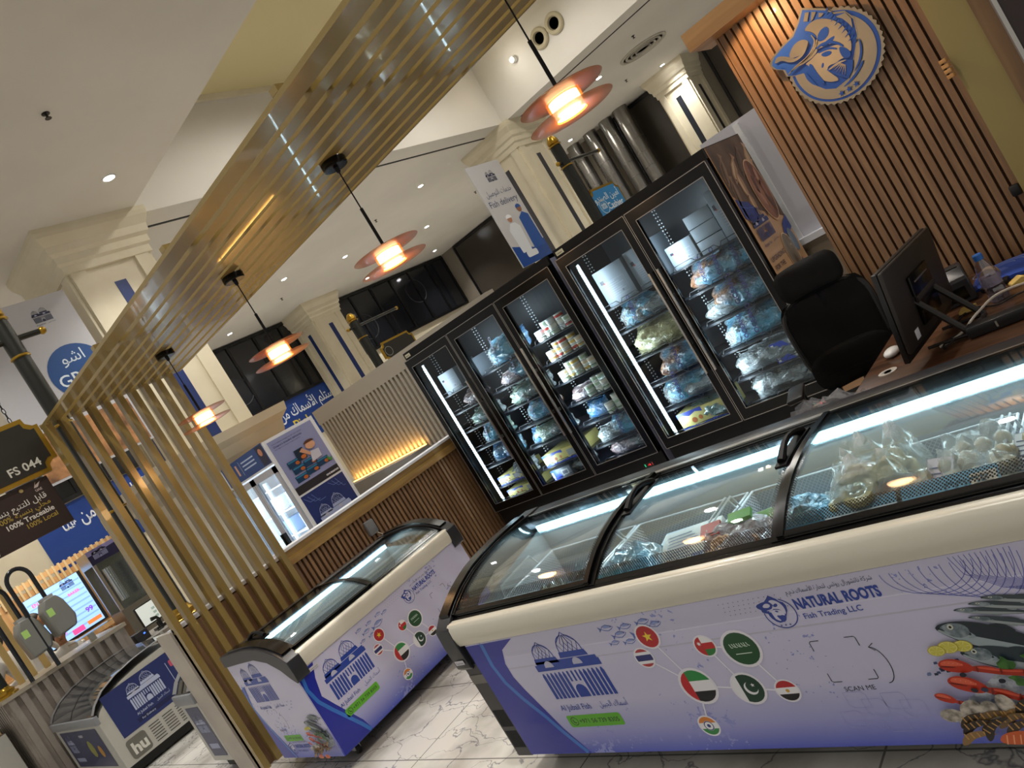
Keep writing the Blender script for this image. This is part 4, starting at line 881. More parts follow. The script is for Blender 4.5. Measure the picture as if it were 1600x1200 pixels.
def chest(loc, rz, L, cuts, label, handles, endwrap, led_e):
    t = root('chest_freezer', loc, label, 'chest freezer', rz=rz)
    D = .75; e = .075
    m = MB(); m.box(e, 0, .08, L - e, .06, .585); m.box(e, D - .07, .08, L - e, D, .77); m.box(e, .06, .08, L - e, D - .07, .2); m.box(0.01, .004, .08, e, D, .575); m.box(L - e, .004, .08, L - .01, D, .575)
    m.build('cabinet', WRAP if endwrap else mat('dark_cabinet', '#26262a', .4), t)
    if not endwrap:   # the long one: dark corner with vent slots, wrapped front sheet
        bx('front_sheet', .1, -.008, .085, L - .02, .0, .605, WRAP, t)
        bx('vent_panel', .012, -.006, .08, .1, .004, .52, CHAR, t)
        v = MB()
        for k in range(2):
            for j in range(8): v.box(.022 + j * .009, -.0075, .12 + k * .1, .0255 + j * .009, -.006, .2 + k * .1)
        v.build('vent_slots', RUBBER, t); bx('grey_band', .012, -.0085, .43, .1, -.006, .47, mat('warm_grey_plastic', '#6e6a62', .4), t)
    else:
        bx('front_sheet', .0, -.006, .085, L - .02, .0, .605, WRAP, t); MB().prism([(-.004, y, z) for y, z in ((0, .085), (D, .085), (D, .76), (.34, .76), (.2, .73), (.1, .67), (.04, .61), (0, .59))], (0, 0, 0), (.012, 0, 0)).build('end_sheet', WRAP, t)
    ln = MB(); i0, i1, j0, j1 = e + .02, L - e - .02, .075, D - .085; zb = .24
    ln.add([(i0, j0, zb), (i1, j0, zb), (i1, j1, zb), (i0, j1, zb), (i0, j0, .66), (i1, j0, .66), (i1, j1, .74), (i0, j1, .74)], [(0, 1, 2, 3), (0, 4, 5, 1), (2, 6, 7, 3), (3, 7, 4, 0), (1, 5, 6, 2)]); ln.build('tank_liner', LINER, t)
    # front rail: rounded cream extrusion
    pr = [(-.002, .604), (-.012, .608), (-.018, .622), (-.022, .65), (-.02, .685), (-.012, .7), (.0, .706), (.03, .706), (.06, .68), (.06, .604)]
    MB().prism([(e - .01, y, z) for y, z in pr], (0, 0, 0), (L - 2 * e + .02, 0, 0), None, True).build('front_rail', RAIL, t)
    MB().prism([(e, y, z) for y, z in ((.02, .69), (.02, .707), (.05, .722), (.05, .69))], (0, 0, 0), (L - 2 * e, 0, 0)).build('front_gasket', GLOSSBLK, t)
    # back rail
    b = MB(); b.box(e, D - .09, .765, L - e, D + .01, .812, b=.006); b.build('back_rail', CHAR, t); bx('back_trim', e, D - .1, .808, L - e, D - .075, .814, ALU, t)
    # end caps: black bands that follow the curve
    for x0, x1 in ((-.012, e), (L - e, L + .012)):
        up = [(y, top(y) + .018) for y, _ in TOP]; up[0] = (-.022, .69); lo = [(D + .012, .8), (D + .012, .745), (.5, .75), (.34, .75), (.2, .715), (.1, .655), (.04, .595), (-.005, .56), (-.024, .57), (-.028, .62)]
        if not endwrap: lo = [(D + .012, .8), (D + .012, .72), (.34, .735), (.2, .7), (.1, .62), (.03, .56), (-.01, .5), (-.022, .515), (-.026, .62)]
        MB().prism([(x0, y, z) for y, z in up + lo], (0, 0, 0), (x1 - x0, 0, 0)).build('end_cap', CHAR, t, bevel=.006)
        g = MB(); sheet(g, x0 + .02 if x0 < 0 else x0 + .005, x1 - .005 if x0 < 0 else x1 - .02, .02, D - .1, .03, None, th=.012); g.build('glass_track', GLOSSBLK, t)
    # LED strip under the back rail
    bx('led_strip', e + .03, D - .105, .735, L - e - .03, D - .095, .762, CHESTLED, t)
    li = light('chest_led_light', 'AREA', (0, 0, 0), led_e, (.86, .96, 1), size=L - .3, size_y=.03, rot=(math.radians(50), 0, 0)); li.parent = t; li.location = (L / 2, D - .115, .745); li.rotation_euler = (-math.radians(38), 0, 0)
    # sliding curved lids
    xs = [e] + cuts + [L - e]
    for i, (a, b_) in enumerate(zip(xs, xs[1:])):
        up = .012 if i % 2 == 0 else .0
        g = MB(); sheet(g, a, b_, .03, D - .1, up, None); lid = g.build('glass_lid', LIDGLASS, t)
        f = MB()
        sheet(f, a, b_, .03, .044, up + .003, None, 4, .01); sheet(f, a, b_, D - .12, D - .1, up + .003, None, 3, .01)
        sheet(f, a, a + .022, .03, D - .1, up + .006, None, th=.014); sheet(f, b_ - .022, b_, .03, D - .1, up + .006, None, th=.014)
        f.build('lid_frame', GLOSSBLK, lid)
        fr = MB(); sheet(fr, a + .022, b_ - .022, .05, .085, up + .0012, None, 4, .0004); sheet(fr, a + .022, a + .04, .085, D - .12, up + .0012, None, 12, .0004); sheet(fr, b_ - .04, b_ - .022, .085, D - .12, up + .0012, None, 12, .0004); fr.build('dotted_border', FRIT, lid)
        for (hi, hx) in handles:
            if hi == i:
                h = MB(); p = []
                for k in range(7): y = .34 + k * .035; p.append((hx, y, top(y) + up + .012 + .028 * math.sin(PI * k / 6)))
                h.tube(p, .012, n=8, radii=[.014, .012, .01, .01, .01, .012, .014])
                sheet(h, hx - .02, hx + .02, .32, .57, up + .01, None, 8, .008); h.build('lid_handle', BLACK, lid)
    # casters
    for x, y in ((.12, .1), (L - .12, .1), (.12, D - .1), (L - .12, D - .1)):
        c = MB(); c.lathe([(1e-5, -.012), (.028, -.012), (.032, -.006), (.032, .006), (.028, .012), (1e-5, .012)], RUBBER, 18, (x, y, .032), axis='X'); c.box(x - .02, y - .015, .03, x - .014, y + .03, .08, ALU); c.box(x + .014, y - .015, .03, x + .02, y + .03, .08, ALU); c.box(x - .025, y - .02, .07, x + .025, y + .035, .08, ALU)
        c.build('caster', None, t)
    bx('underframe', .05, .05, .07, L - .05, D - .05, .082, BLACK, t)
    return t
LB, LS = 2.55, 1.42
BIG = chest((-2.7, 1.727, 0), 0, LB, [.856, 1.576], 'long white and blue chest freezer with curved glass in the foreground', [(1, .90), (1, 1.53)], False, 3.8)
SML = chest((-4.17, 1.745, 0), PI / 2, LS, [.7], 'shorter blue and white chest freezer standing against the wooden slatted half wall', [(0, .12)], True, 1.5)

# ---- prints on the freezer sides
def fishlet(a, x, y, s, col='#5a6fb8', k=2, rot=0, flip=1):
    T = a.T; c, n = math.cos(rot), math.sin(rot)
    def q(pts): return [(x + (px * c * flip - py * n) * s, y + (px * n * flip + py * c) * s) for px, py in pts]
    a.line(q([(-.5, 0), (-.3, .16), (0, .22), (.3, .1), (.5, .0), (.3, -.12), (0, -.2), (-.3, -.12)]), .05 * s, col, k, True)
    a.poly(q([(-.45, .0), (-.72, .2), (-.66, 0), (-.72, -.2)]), col, k); a.poly(q([(-.35, .1), (.0, .2), (.35, .08), (.3, -.02), (-.2, 0)]), '#8f9ccf', k)
    a.disc(*q([(.32, .03)])[0], .035 * s, '#26346e', k + 1, n=8)
def flags(mk, par, x, y, s):
    a = mk()
    N = {'TH': (0, .62, .105), 'VN': (.18, .92, .125), 'AE': (.42, .1, .19), 'IN': (.27, -.42, .1), 'OM': (.98, .66, .105), 'SA': (1.42, .58, .17), 'PK': (1.12, .02, .15), 'EG': (1.62, -.0, .1)}
    N = {'TH': (.0, .38, .11), 'VN': (.2, .62, .13), 'AE': (.46, -.02, .19), 'IN': (.3, -.5, .11), 'OM': (.82, .42, .11), 'SA': (1.2, .34, .18), 'PK': (1.02, -.1, .16), 'EG': (1.42, -.16, .11)}
    for p, q in (('TH', 'AE'), ('VN', 'AE'), ('AE', 'IN'), ('AE', 'PK'), ('OM', 'PK'), ('OM', 'SA'), ('SA', 'EG'), ('PK', 'EG')):
        a.line([(x + N[p][0] * s, y + N[p][1] * s), (x + N[q][0] * s, y + N[q][1] * s)], .016 * s, '#eceaf4', 2)
    a.build('connector_lines', par)
    def clip(cx, cy, r, pts, col, k):   # polygon cut to the disc
        out = pts
        for i in range(24):
            th = 2 * PI * i / 24; nx, ny = math.cos(th), math.sin(th); new = []
            for j in range(len(out)):
                A, B = out[j], out[(j + 1) % len(out)]; da = A[0] * nx + A[1] * ny - r; db = B[0] * nx + B[1] * ny - r
                if da <= 0: new.append(A)
                if da * db < 0: f = da / (da - db); new.append((A[0] + (B[0] - A[0]) * f, A[1] + (B[1] - A[1]) * f))
            out = new
            if len(out) < 3: return
        a.poly([(cx + px, cy + py) for px, py in out], col, k)
    for n, (fx, fy, r) in N.items():
        a = mk(); cx, cy, r = x + fx * s, y + fy * s, r * s
        a.disc(cx, cy, r * 1.17, '#e6e4ec', 3)
        def R(x0, y0, x1, y1, col, k=5): clip(cx, cy, r, [(x0 * r, y0 * r), (x1 * r, y0 * r), (x1 * r, y1 * r), (x0 * r, y1 * r)], col, k)
        if n == 'TH': R(-1, -1, 1, 1, '#e8e8ec', 4); R(-1, .66, 1, 1, '#b03a40'); R(-1, -1, 1, -.66, '#b03a40'); R(-1, -.33, 1, .33, '#2a2f6e')
        if n == 'VN': R(-1, -1, 1, 1, '#b3262a', 4); a.poly(star(cx, cy, .5 * r), '#e8cf3a', 5)
        if n == 'AE': R(-1, .33, 1, 1, '#2f8a45', 4); R(-1, -.33, 1, .33, '#ecebee', 4); R(-1, -1, 1, -.33, '#1a1a1c', 4); R(-1, -1, -.42, 1, '#c1282c', 5)
        if n == 'IN': R(-1, .33, 1, 1, '#d8802f', 4); R(-1, -.33, 1, .33, '#ecebee', 4); R(-1, -1, 1, -.33, '#2f8a45', 4); a.disc(cx, cy, .55 * r, '#eef0ee', 5); a.line(circ(cx, cy, .48 * r), .1 * r, '#25307c', 6, True); a.disc(cx, cy, .2 * r, '#25307c', 6, n=12)
        if n == 'OM': R(-1, .33, 1, 1, '#ecebee', 4); R(-1, -.33, 1, .33, '#c1282c', 4); R(-1, -1, 1, -.33, '#2f7a3a', 4); R(-1, -1, -.2, 1, '#b9262a', 5); a.poly(star(cx - .5 * r, cy + .3 * r, .25 * r, 8), '#ecebee', 6)
        if n == 'SA':
            R(-1, -1, 1, 1, '#1d4d2b', 4); a.text('لا إله إلا الله'.replace('إ', 'ا'), cx, cy + .02 * r, .5 * r, '#cfe0d0', 5, align='c', ar=True, w=1.3 * r) if False else [a.line([(cx + (-.6 + .15 * i) * r, cy + .35 * r), (cx + (-.55 + .15 * i) * r, cy + (.1 + .1 * (i % 2)) * r), (cx + (-.45 + .15 * i) * r, cy + .12 * r)], .05 * r, '#cfe0d0', 5) for i in range(8)]
            a.line([(cx - .5 * r, cy - .3 * r), (cx + .5 * r, cy - .3 * r)], .05 * r, '#cfe0d0', 5)
        if n == 'PK': R(-1, -1, 1, 1, '#173d2c', 4); R(-1, -1, -.45, 1, '#e8e8ec'); a.disc(cx + .2 * r, cy, .46 * r, '#e8e8ec', 6); a.disc(cx + .3 * r, cy + .1 * r, .4 * r, '#173d2c', 7); a.poly(star(cx + .42 * r, cy + .22 * r, .16 * r), '#e8e8ec', 8)
        if n == 'EG': R(-1, .33, 1, 1, '#b3262a', 4); R(-1, -.33, 1, .33, '#ecebee', 4); R(-1, -1, 1, -.33, '#1a1a1c', 4); a.disc(cx, cy, .18 * r, '#c9a24a', 6, n=10)
        a.build('flag_roundel', par, {'TH': 'red, white and blue striped flag disc', 'VN': 'red flag disc with a yellow star', 'AE': 'largest flag disc in red, green, white and black', 'IN': 'orange, white and green flag disc', 'OM': 'red, white and green flag disc', 'SA': 'dark green flag disc with white script', 'PK': 'dark green flag disc with white crescent and star', 'EG': 'red, white and black flag disc'}[n])
def roots_logo(a, x, y, s, k=2):
    def pl(pts, c, kk, grow=1): a.poly([(x + px * s * grow, y + py * s * grow) for px, py in pts], '#2a3f92' if c == 'blue' else '#cfcde2', k + kk)
    a.line([(x + (.06 + 1.02 * math.cos(q)) * s, y + (-.02 + math.sin(q)) * s) for q in [2 * PI * i / 40 for i in range(40)]], .07 * s, '#2a3f92', k, True)
    pl(EMB['fish'], 'metal', 1, 1.06); pl(EMB['fish'], 'blue', 2)
    for n in ('body', 'belly', 'headsilver', 'gill'): pl(EMB[n], 'metal', 3)
    for n in ('finA', 'w1', 'w4', 'tail'): pl(EMB[n], 'blue', 4)
    for q in (-.3, 0, .3): a.poly(star(x + q * s, y - .82 * s, .09 * s), '#2a3f92', k + 4)
    a.text('NATURAL ROOTS', x + 1.25 * s, y + .08 * s, .95 * s, '#25429c', k, bold=.045, w=5.2 * s)
    a.text('Fish Trading LLC', x + 1.4 * s, y - .62 * s, .52 * s, '#25429c', k, bold=.012, w=3.6 * s)
    a.text('شركة ناتشورال روتس لتجارة الأسماك ذ.م.م', x + 6.4 * s, y + 1.12 * s, .42 * s, '#2b3358', k, align='r', ar=True, w=5.3 * s)
def scanme(a, x, y, s):
    """corner brackets, arrow and words round the place of the code (the code itself is left out)"""
    c = '#26262e'
    for sx, sy in ((0, 1), (1, 1), (0, 0), (1, 0)):
        dx, dy = (1 if sx == 0 else -1), (1 if sy == 0 else -1); X_, Y_ = x + sx * s, y + sy * s
        a.line([(X_ + dx * .22 * s, Y_), (X_ + dx * .03 * s, Y_), (X_, Y_ + dy * .03 * s), (X_, Y_ + dy * .22 * s)], .018 * s, c, 2)
    a.text('SCAN ME', x + .5 * s, y - .24 * s, .16 * s, c, 2, align='c')
    p = [(x + 1.15 * s + .22 * s * math.sin(q), y + .3 * s - .42 * s * math.cos(q)) for q in [PI * i / 12 for i in range(13)]]
    a.line(p, .018 * s, c, 2); a.line([(p[-1][0] + .12 * s, p[-1][1] + .08 * s), p[-1], (p[-1][0] + .1 * s, p[-1][1] - .09 * s)], .018 * s, c, 2)
def phone(a, x, y, w, tilt=0):
    h = w * .19; a.rrect(x, y, x + w, y + h, h * .2, '#5fae2c', 2); a.line(circ(x + h * .62, y + h * .5, h * .33, n=16), h * .06, '#1d3320', 3, True); a.line([(x + h * .5, y + h * .65), (x + h * .55, y + h * .42), (x + h * .75, y + h * .35)], h * .1, '#1d3320', 4)
    a.text('+971 56 739 8305', x + h * 1.1, y + h * .32, h * .5, '#1d3320', 3, bold=.01, w=w - h * 1.4)
def seafood(a, x, y, s):
    """printed photo of fish, lemon, lobster claws, prawns; x is the left tip"""
    rr = random.Random(2); K = [2]
    def kk(n=1): K[0] += n; return K[0]
    def poly(cx, cy, L_, h, rot, pts, col, sm=1, dk=1):
        c, n = math.cos(rot), math.sin(rot)
        a.poly([(x + (cx + px * L_ * c - py * h * n) * s, y + (cy + px * L_ * n + py * h * c) * s) for px, py in (soft(pts, 2) if sm else pts)], col, kk(dk))
    def fish(cx, cy, L_, h, rot, c1, c2):
        P = lambda pts, col, sm=1: poly(cx, cy, L_, h, rot, pts, col, sm)
        P([(.86, 0), (1.04, .34), (1.0, .0), (1.05, -.34)], c1, 0); P([(.35, .4), (.5, .62), (.62, .36)], c1); P([(.4, -.38), (.5, -.6), (.58, -.34)], c2)
        P([(0, -.04), (.1, .26), (.3, .48), (.6, .42), (.9, .1), (.9, -.08), (.6, -.38), (.3, -.44), (.08, -.24)], c1); P([(.02, -.08), (.14, -.06), (.5, -.04), (.88, -.03), (.6, -.34), (.3, -.4), (.08, -.22)], c2)
        P([(.04, -.02), (.12, .26), (.24, .3), (.28, .0), (.2, -.26), (.08, -.16)], mat('print_gill', '#54626a', .35, noise=(60, '#8f9ca2', 3, (1, 1, 1)))); P([(.25, .1), (.29, 0), (.25, -.2), (.33, -.05)], '#8c9aa0')
        for r_, c_ in ((.05, '#c9cdbf'), (.024, '#101214')): P([(.13 + r_ * math.cos(q) * .5, .1 + r_ * 2 * math.sin(q)) for q in [2 * PI * i / 8 for i in range(8)]], c_)
        P([(.0, -.04), (.07, -.02), (.1, -.1), (.06, -.07)], '#20282c')
    ice = mat('print_ice', '#8a94a4', .35, noise=(60, '#d4dbe4', 4, (1, 1, 1)))
    poly(0, 0, 1, 1, 0, [(.1, .2), (.3, .32), (.6, .55), (1.2, .7), (1.2, .1), (.6, .05), (.2, .08)], ice)
    for cx, cy, rot in ((.42, 1.06, -.2), (.55, 1.1, -.22), (.66, 1.14, -.22), (.5, .99, -.3)): fish(cx, cy, .62, .075, rot, '#3a464c', '#98a2a4')
    fish(.22, .95, .98, .27, -.42, '#222d34', '#9aa9ad'); fish(.3, .7, .9, .24, -.33, '#2c3a42', '#a3afb4')
    for cx, cy, r in ((.36, .745, .075), (.25, .75, .08), (.15, .73, .07)):
        for q, col in ((1, '#b9ab2e'), (.88, '#e3dd86'), (.78, '#cfc652')): poly(cx, cy, r * q, r * q * .72, 0, [(math.cos(t_), math.sin(t_)) for t_ in [2 * PI * i / 18 for i in range(18)]], col, 0)
        for t_ in range(6): poly(cx, cy, r * .7, r * .5, t_ * PI / 3, [(0, 0), (1, .06), (1, -.06)], '#eae6a8', 0)
    for q in range(16): poly(-.02 + rr.random() * .3, .52 + rr.random() * .12, .016, .013, 0, [(-1, -1), (1, -.8), (.8, 1), (-.9, .8)], ('#39456a', '#6f7fa8', '#20283c')[q % 3], 0)
    G = mat('print_parsley', '#26501f', .35, noise=(50, '#4c7d35', 4, (1, 1, 1)))
    for q in range(14): poly(.5 + rr.random() * .55, .33 + rr.random() * .26, .07, .06, rr.random() * 3, [(-1, 0), (-.4, .9), (.1, .3), (.9, .8), (.6, -.2), (1, -.9), (-.1, -.5), (-.7, -.9)], G if q % 3 else '#3b6a2a')
    for cx, cy, L_, rot in ((.1, .6, .46, -.2), (.1, .45, .52, -.36), (-.06, .33, .3, -.42)):   # lobster claws and jointed arms
        P = lambda pts, col, sm=1: poly(cx, cy, L_, L_ * .9, rot, pts, col, sm)
        P([(.5, .05), (.8, .1), (1.0, .02), (1.35, .08), (1.7, .0), (1.7, -.12), (1.35, -.08), (1.0, -.1), (.8, -.08), (.5, -.06)], '#a8301c'); P([(.55, .03), (.8, .07), (1.0, .0), (1.35, .05), (1.35, -.0), (.9, -.02)], '#d4543a')
        P([(0, .0), (.04, .12), (.2, .2), (.42, .18), (.6, .04), (.5, -.1), (.3, -.12), (.12, -.1)], '#b8341e'); P([(.04, .04), (.1, .14), (.3, .16), (.46, .06), (.3, .04), (.12, .02)], '#dd6448'); P([(.0, -.02), (.1, .02), (.28, .015), (.3, -.005), (.12, -.015)], '#6a180e')
        for u in (.62, .98, 1.32): P([(u, .09), (u + .03, .0), (u, -.1), (u - .02, 0)], '#7a2012')
        for q in range(5): P([(.12 + .07 * q, .1), (.135 + .07 * q, .11), (.13 + .07 * q, .085)], '#f0a088', 0)
    for q in range(12): poly(.2 + rr.random() * .75, .18 + rr.random() * .35, .03, .024, rr.random() * 3, [(-1, -.6), (0, -1), (1, -.3), (.7, .8), (-.6, .9)], ('#1c2230', '#2e3850')[q % 2])
    O = mat('print_oyster', '#5b5449', .35, noise=(45, '#c9c0b2', 5, (1, 1, 1)))
    for cx, cy, r in ((.0, .14, .1), (.17, .2, .1), (.3, .16, .11), (.45, .22, .1), (.1, .08, .08)): poly(cx, cy, r, r * .75, cx * 4, [(-1, 0), (-.7, .7), (-.1, .9), (.5, .8), (1, .3), (.9, -.5), (.2, -.9), (-.6, -.8)], O)
    for q in range(18):   # striped prawns
        cx, cy, rot = .02 + (q % 7) * .16 + rr.uniform(-.03, .03), .08 - (q // 7) * .07 + (q % 7) * .022 + rr.uniform(-.02, .02), .3 + rr.uniform(-.25, .25); P = lambda pts, col, sm=1: poly(cx, cy, .26, .12, rot, pts, col, sm)
        P([(-.15, -.5), (.0, .1), (.3, .5), (.7, .55), (1.05, .25), (1.1, .05), (.8, .1), (.4, .0), (.1, -.45)], ('#3a2c1c', '#6a5232', '#8a6a40', '#2c2218')[q % 4])
        for u in (.15, .35, .55, .75): P([(u, -.1 + .25 * u), (u - .02, .42), (u + .02, .44), (u + .05, -.08 + .25 * u)], '#b98c4c', 0)
    for cx in (.4, .78):
        P = lambda pts, col, sm=1: poly(cx, -.1, 1, .8, 0, pts, col, sm)
        P([(-.14, -.03), (-.1, .09), (.08, .14), (.17, .05), (.13, -.04)], '#c85a2c'); [P([(-.09 + .05 * j, -.03), (-.06 + .05 * j, .08), (-.05 + .05 * j, .08), (-.08 + .05 * j, -.03)], '#eaa070', 0) for j in range(5)]
# long freezer front: local x from the left end
YF = 1.727 - .008
mkA = lambda: Art((0, -.0084, 0), (1, 0, 0), (0, 0, 1), .00012); a = mkA()
a.poly([(.1, .6), (.385, .6), (.36, .56), (.345, .5), (.35, .44), (.345, .36), (.345, .3), (.36, .2), (.385, .12), (.41, .087), (.1, .087)][:2] + [(.3, .56), (.27, .5), (.27, .44), (.29, .38), (.335, .28), (.37, .2), (.42, .12), (.44, .087), (.1, .087)], NAVY, 1)
a.line([(.2, .598), (.19, .5), (.205, .42), (.25, .34), (.31, .26), (.36, .18), (.425, .089)], .02, MIDBLUE, 2)
a.build('blue_wave_print', BIG)
a = mkA(); jubail(a, .42, .325, .335, '#25429c', 3); a.build('building_logo', BIG); a = mkA(); phone(a, .42, .2, .27); a.build('phone_label', BIG); a = mkA()
for fx, fy, fs, fr in ((.86, .573, .055, .05), (.94, .568, .05, .1), (1.02, .574, .05, .1), (1.06, .558, .05, .15), (.9, .542, .055, .15), (1.0, .536, .08, .1), (.86, .516, .04, .15), (.925, .512, .045, .1)): fishlet(a, fx, fy, fs, rot=fr)
a.build('small_fish_print', BIG); flags(mkA, BIG, .94, .33, .305); a = mkA()
roots_logo(a, 1.485, .526, .046)
a.build('fish_logo_lettering', BIG); a = mkA(); scanme(a, 1.52, .295, .132); a.build('scan_me_frame', BIG); a = mkA()
for r_ in range(4):
    for q in range(12): a.disc(1.315 + q * .017 + (r_ % 2) * .008 + r_ * .004, .583 - r_ * .013, .0016, '#5a5a70', 2, n=6)
for k in range(9): a.line([(1.9 + .02 * k + (.1 - .004 * k) * math.cos(q), .585 + (.07 + .006 * k) * math.sin(q)) for q in [PI + PI * i / 20 for i in range(21)]], .0016, '#6d74c0', 2)
for k in range(12): a.line([(1.97 + .012 * k, .598), (1.985 + .01 * k, .55 - .003 * k), (2.05 + .012 * k, .5 - .004 * k), (2.2 + .01 * k, .49 - .004 * k), (2.45, .5 + .006 * k)], .0014, '#5c62b8', 2)
for i, (px_, py_) in enumerate(((1.53, .26), (1.57, .235), (1.63, .25), (1.67, .225), (1.49, .2), (1.6, .18))): a.line([(px_, py_), (px_ + .05, py_), (px_ + .06, py_ - .01), (px_ + .06, py_ - .05), (px_ + .01, py_ - .05), (px_, py_ - .04)], .0014, '#9a9dce', 2, True)
a.build('line_pattern', BIG); a = mkA(); seafood(a, 1.79, .145, .3); a.build('seafood_picture', BIG); a = mkA()
a = Art((0, -.0275, 0), (1, 0, 0), (0, 0, 1), .0003); a.rrect(.004, .535, .062, .555, .003, '#c9c7cf', 1); a.text('Castrom', .009, .54, .011, '#222226', 2, w=.047)
a.build('maker_badge', BIG)
# flat strips painting the front sheet's fold shadow and ridge highlight
bx('fold_shadow_strip', .1, -.00815, .474, LB - .02, -.008, .479, mat('fold_shadow_paint', '#b9b7c8', .35), BIG); MB().box(.1, -.0082, .522, LB - .02, -.008, .5255).build('ridge_highlight_strip', mat('ridge_highlight_paint', '#d6d4ea', .2, coat=.5), BIG)
# shorter freezer, long face
mkA = lambda: Art((0, -.0064, 0), (1, 0, 0), (0, 0, 1), .00012); a = mkA()
a.poly([(.0, .6), (.12, .6), (.085, .52), (.062, .42), (.1, .34), (.15, .24), (.19, .16), (.21, .086), (.0, .086)], NAVY, 1)
a.line([(.03, .6), (.012, .5), (.03, .41), (.07, .33), (.12, .24), (.17, .15), (.2, .088)], .02, MIDBLUE, 2)
a.build('blue_wave_print', SML); a = mkA(); jubail(a, .12, .34, .31, '#25429c', 3); a.build('building_logo', SML); a = mkA(); phone(a, .125, .225, .25); a.build('phone_label', SML)
flags(mkA, SML, .49, .3, .265); a = mkA()
for fx, fy, fs in ((.45, .565, .04), (.53, .56, .04), (.61, .565, .04), (.655, .55, .04), (.49, .53, .05), (.58, .52, .075), (.44, .5, .035), (.51, .495, .04)): fishlet(a, fx, fy, fs, rot=.1)
a.build('small_fish_print', SML); a = mkA(); roots_logo(a, .85, .52, .04); a.build('fish_logo_lettering', SML); a = mkA(); scanme(a, .985, .31, .13); a.build('scan_me_frame', SML); a = mkA()
for r_ in range(4):
    for q in range(10): a.disc(.68 + q * .018 + (r_ % 2) * .009, .6 - r_ * .014, .0016, '#5a5a70', 2, n=6)
a.build('dot_pattern', SML); a = mkA(); a.rrect(.07, .565, .14, .585, .003, '#c9c7cf', 28); a.text('Castrom', .076, .57, .0105, '#222226', 29, w=.058)
a.build('maker_badge', SML)
# its end face (local -x)
mkA = lambda: Art((-.0045, .75, 0), (0, -1, 0), (0, 0, 1), .00015); a = mkA()
a.poly([(.0, .58), (.07, .6), (.03, .5), (.01, .44), (.05, .34), (.1, .25), (.16, .15), (.2, .086), (0, .086)], NAVY, 1); a.line([(.035, .6), (.006, .5), (.008, .44), (.035, .36), (.085, .25), (.14, .15), (.175, .087)], .016, MIDBLUE, 2)
a.build('end_wave_print', SML); a = mkA(); jubail(a, .1, .48, .33, '#25429c', 3); a.build('end_building_logo', SML); a = mkA(); scanme(a, .158, .3, .12); a.build('end_scan_frame', SML); a = mkA(); phone(a, .176, .2, .22); a.build('end_phone_label', SML); a = mkA(); roots_logo(a, .2, .15, .036); a.build('end_fish_logo', SML); a = mkA()
seafood(a, .5, .135, .2); a.build('end_seafood_picture', SML); a = mkA()
for fx, fy in ((.46, .44), (.49, .46), (.52, .44), (.5, .42), (.46, .41), (.54, .46)): fishlet(a, fx, fy, .018)
a.build('end_fish_print', SML)
# ================================================================ STOCK IN THE CHEST FREEZERS
def basket(x0, x1, y0, y1, z0, z1, label):
    t = root('wire_basket', ((x0 + x1) / 2, (y0 + y1) / 2, z0), label, 'basket', 'white wire baskets in the long chest freezer')
    W, D, H = (x1 - x0) / 2, (y1 - y0) / 2, z1 - z0
    m = MB(); m.add([(-W, -D, 0), (W, -D, 0), (W, D, 0), (-W, D, 0), (-W, -D, H), (W, -D, H), (W, D, H), (-W, D, H)], [(0, 1, 5, 4), (1, 2, 6, 5), (2, 3, 7, 6), (3, 0, 4, 7), (0, 1, 2, 3)]); m.build('wire_mesh', LATT, t)
    r = MB(); w_ = mat('white_rod', '#cfd3d6', .3, coat=.3)
    r.tube([(-W, -D, H), (W, -D, H), (W, D, H), (-W, D, H)], .004, n=6, close=True); r.tube([(-W, -D, H * .08), (W, -D, H * .08), (W, D, H * .08), (-W, D, H * .08)], .003, n=6, close=True)
    for sx in (-W, W):
        r.tube([(sx, -D, H), (sx, D, H)], .0045, n=6); r.tube([(sx, -D * .35, H), (sx, -D * .3, H + .05), (sx, D * .5, H + .06), (sx, D * .6, H)], .004, n=6)
    r.build('rods', w_, t)
    return t
yb0, yb1 = 1.727 + .085, 1.727 + .655
BX = [(-2.57, -2.06), (-2.04, -1.52), (-1.5, -1.03), (-1.01, -.62), (-.6, -.32)]
BLab = ['leftmost wire basket in the long chest freezer, nearly empty', 'second wire basket from the left in the long chest freezer, under the fish trays', 'middle wire basket in the long chest freezer, below the green-edged packet', 'fourth wire basket in the long chest freezer, holding squid and balls', 'rightmost wire basket in the long chest freezer']
for (a_, b_), l in zip(BX, BLab): basket(a_, b_, yb0, yb1 - .02, .42, .635, l)
CLR = film('clear_bag_film', '#eef4f6', .3, .08)
def lying(kind, x, y, z, w, d, h, rz, label, seed, fm=None, name='seafood_bag', group=None):
    """a bag lying in a basket: soft mound"""
    rr = random.Random(seed); mb = MB(); n = 14; off = Vector((seed, 2.3 * seed, 0))
    for side in (1, 0):
        vs = []
        for j in range(n + 1):
            for i in range(n + 1):
                u, v = i / n * 2 - 1, j / n * 2 - 1; f = (max(0, 1 - u ** 4) * max(0, 1 - v ** 4)) ** .6
                q = noise.noise(off + Vector((u * 2.2, v * 2.2, 0))) * .4 + noise.noise(off + Vector((u * 6, v * 6, 3))) * .22
                vs.append((u * w / 2 * (1 + .06 * noise.noise(off + Vector((v * 3, 1, 0)))), v * d / 2 * (1 + .06 * noise.noise(off + Vector((u * 3, 5, 0)))), (h * f * (1 + q) if side else 0) + .002 * side))
        mb.add(vs, [(j * (n + 1) + i, j * (n + 1) + i + 1, (j + 1) * (n + 1) + i + 1, (j + 1) * (n + 1) + i) for j in range(n) for i in range(n)], None, True)
    o = mb.build(name, fm or BG[kind]); o.location = (x, y, z); o.rotation_euler = (0, 0, rz); tag(o, label, 'bag', group); return o
zb = .363
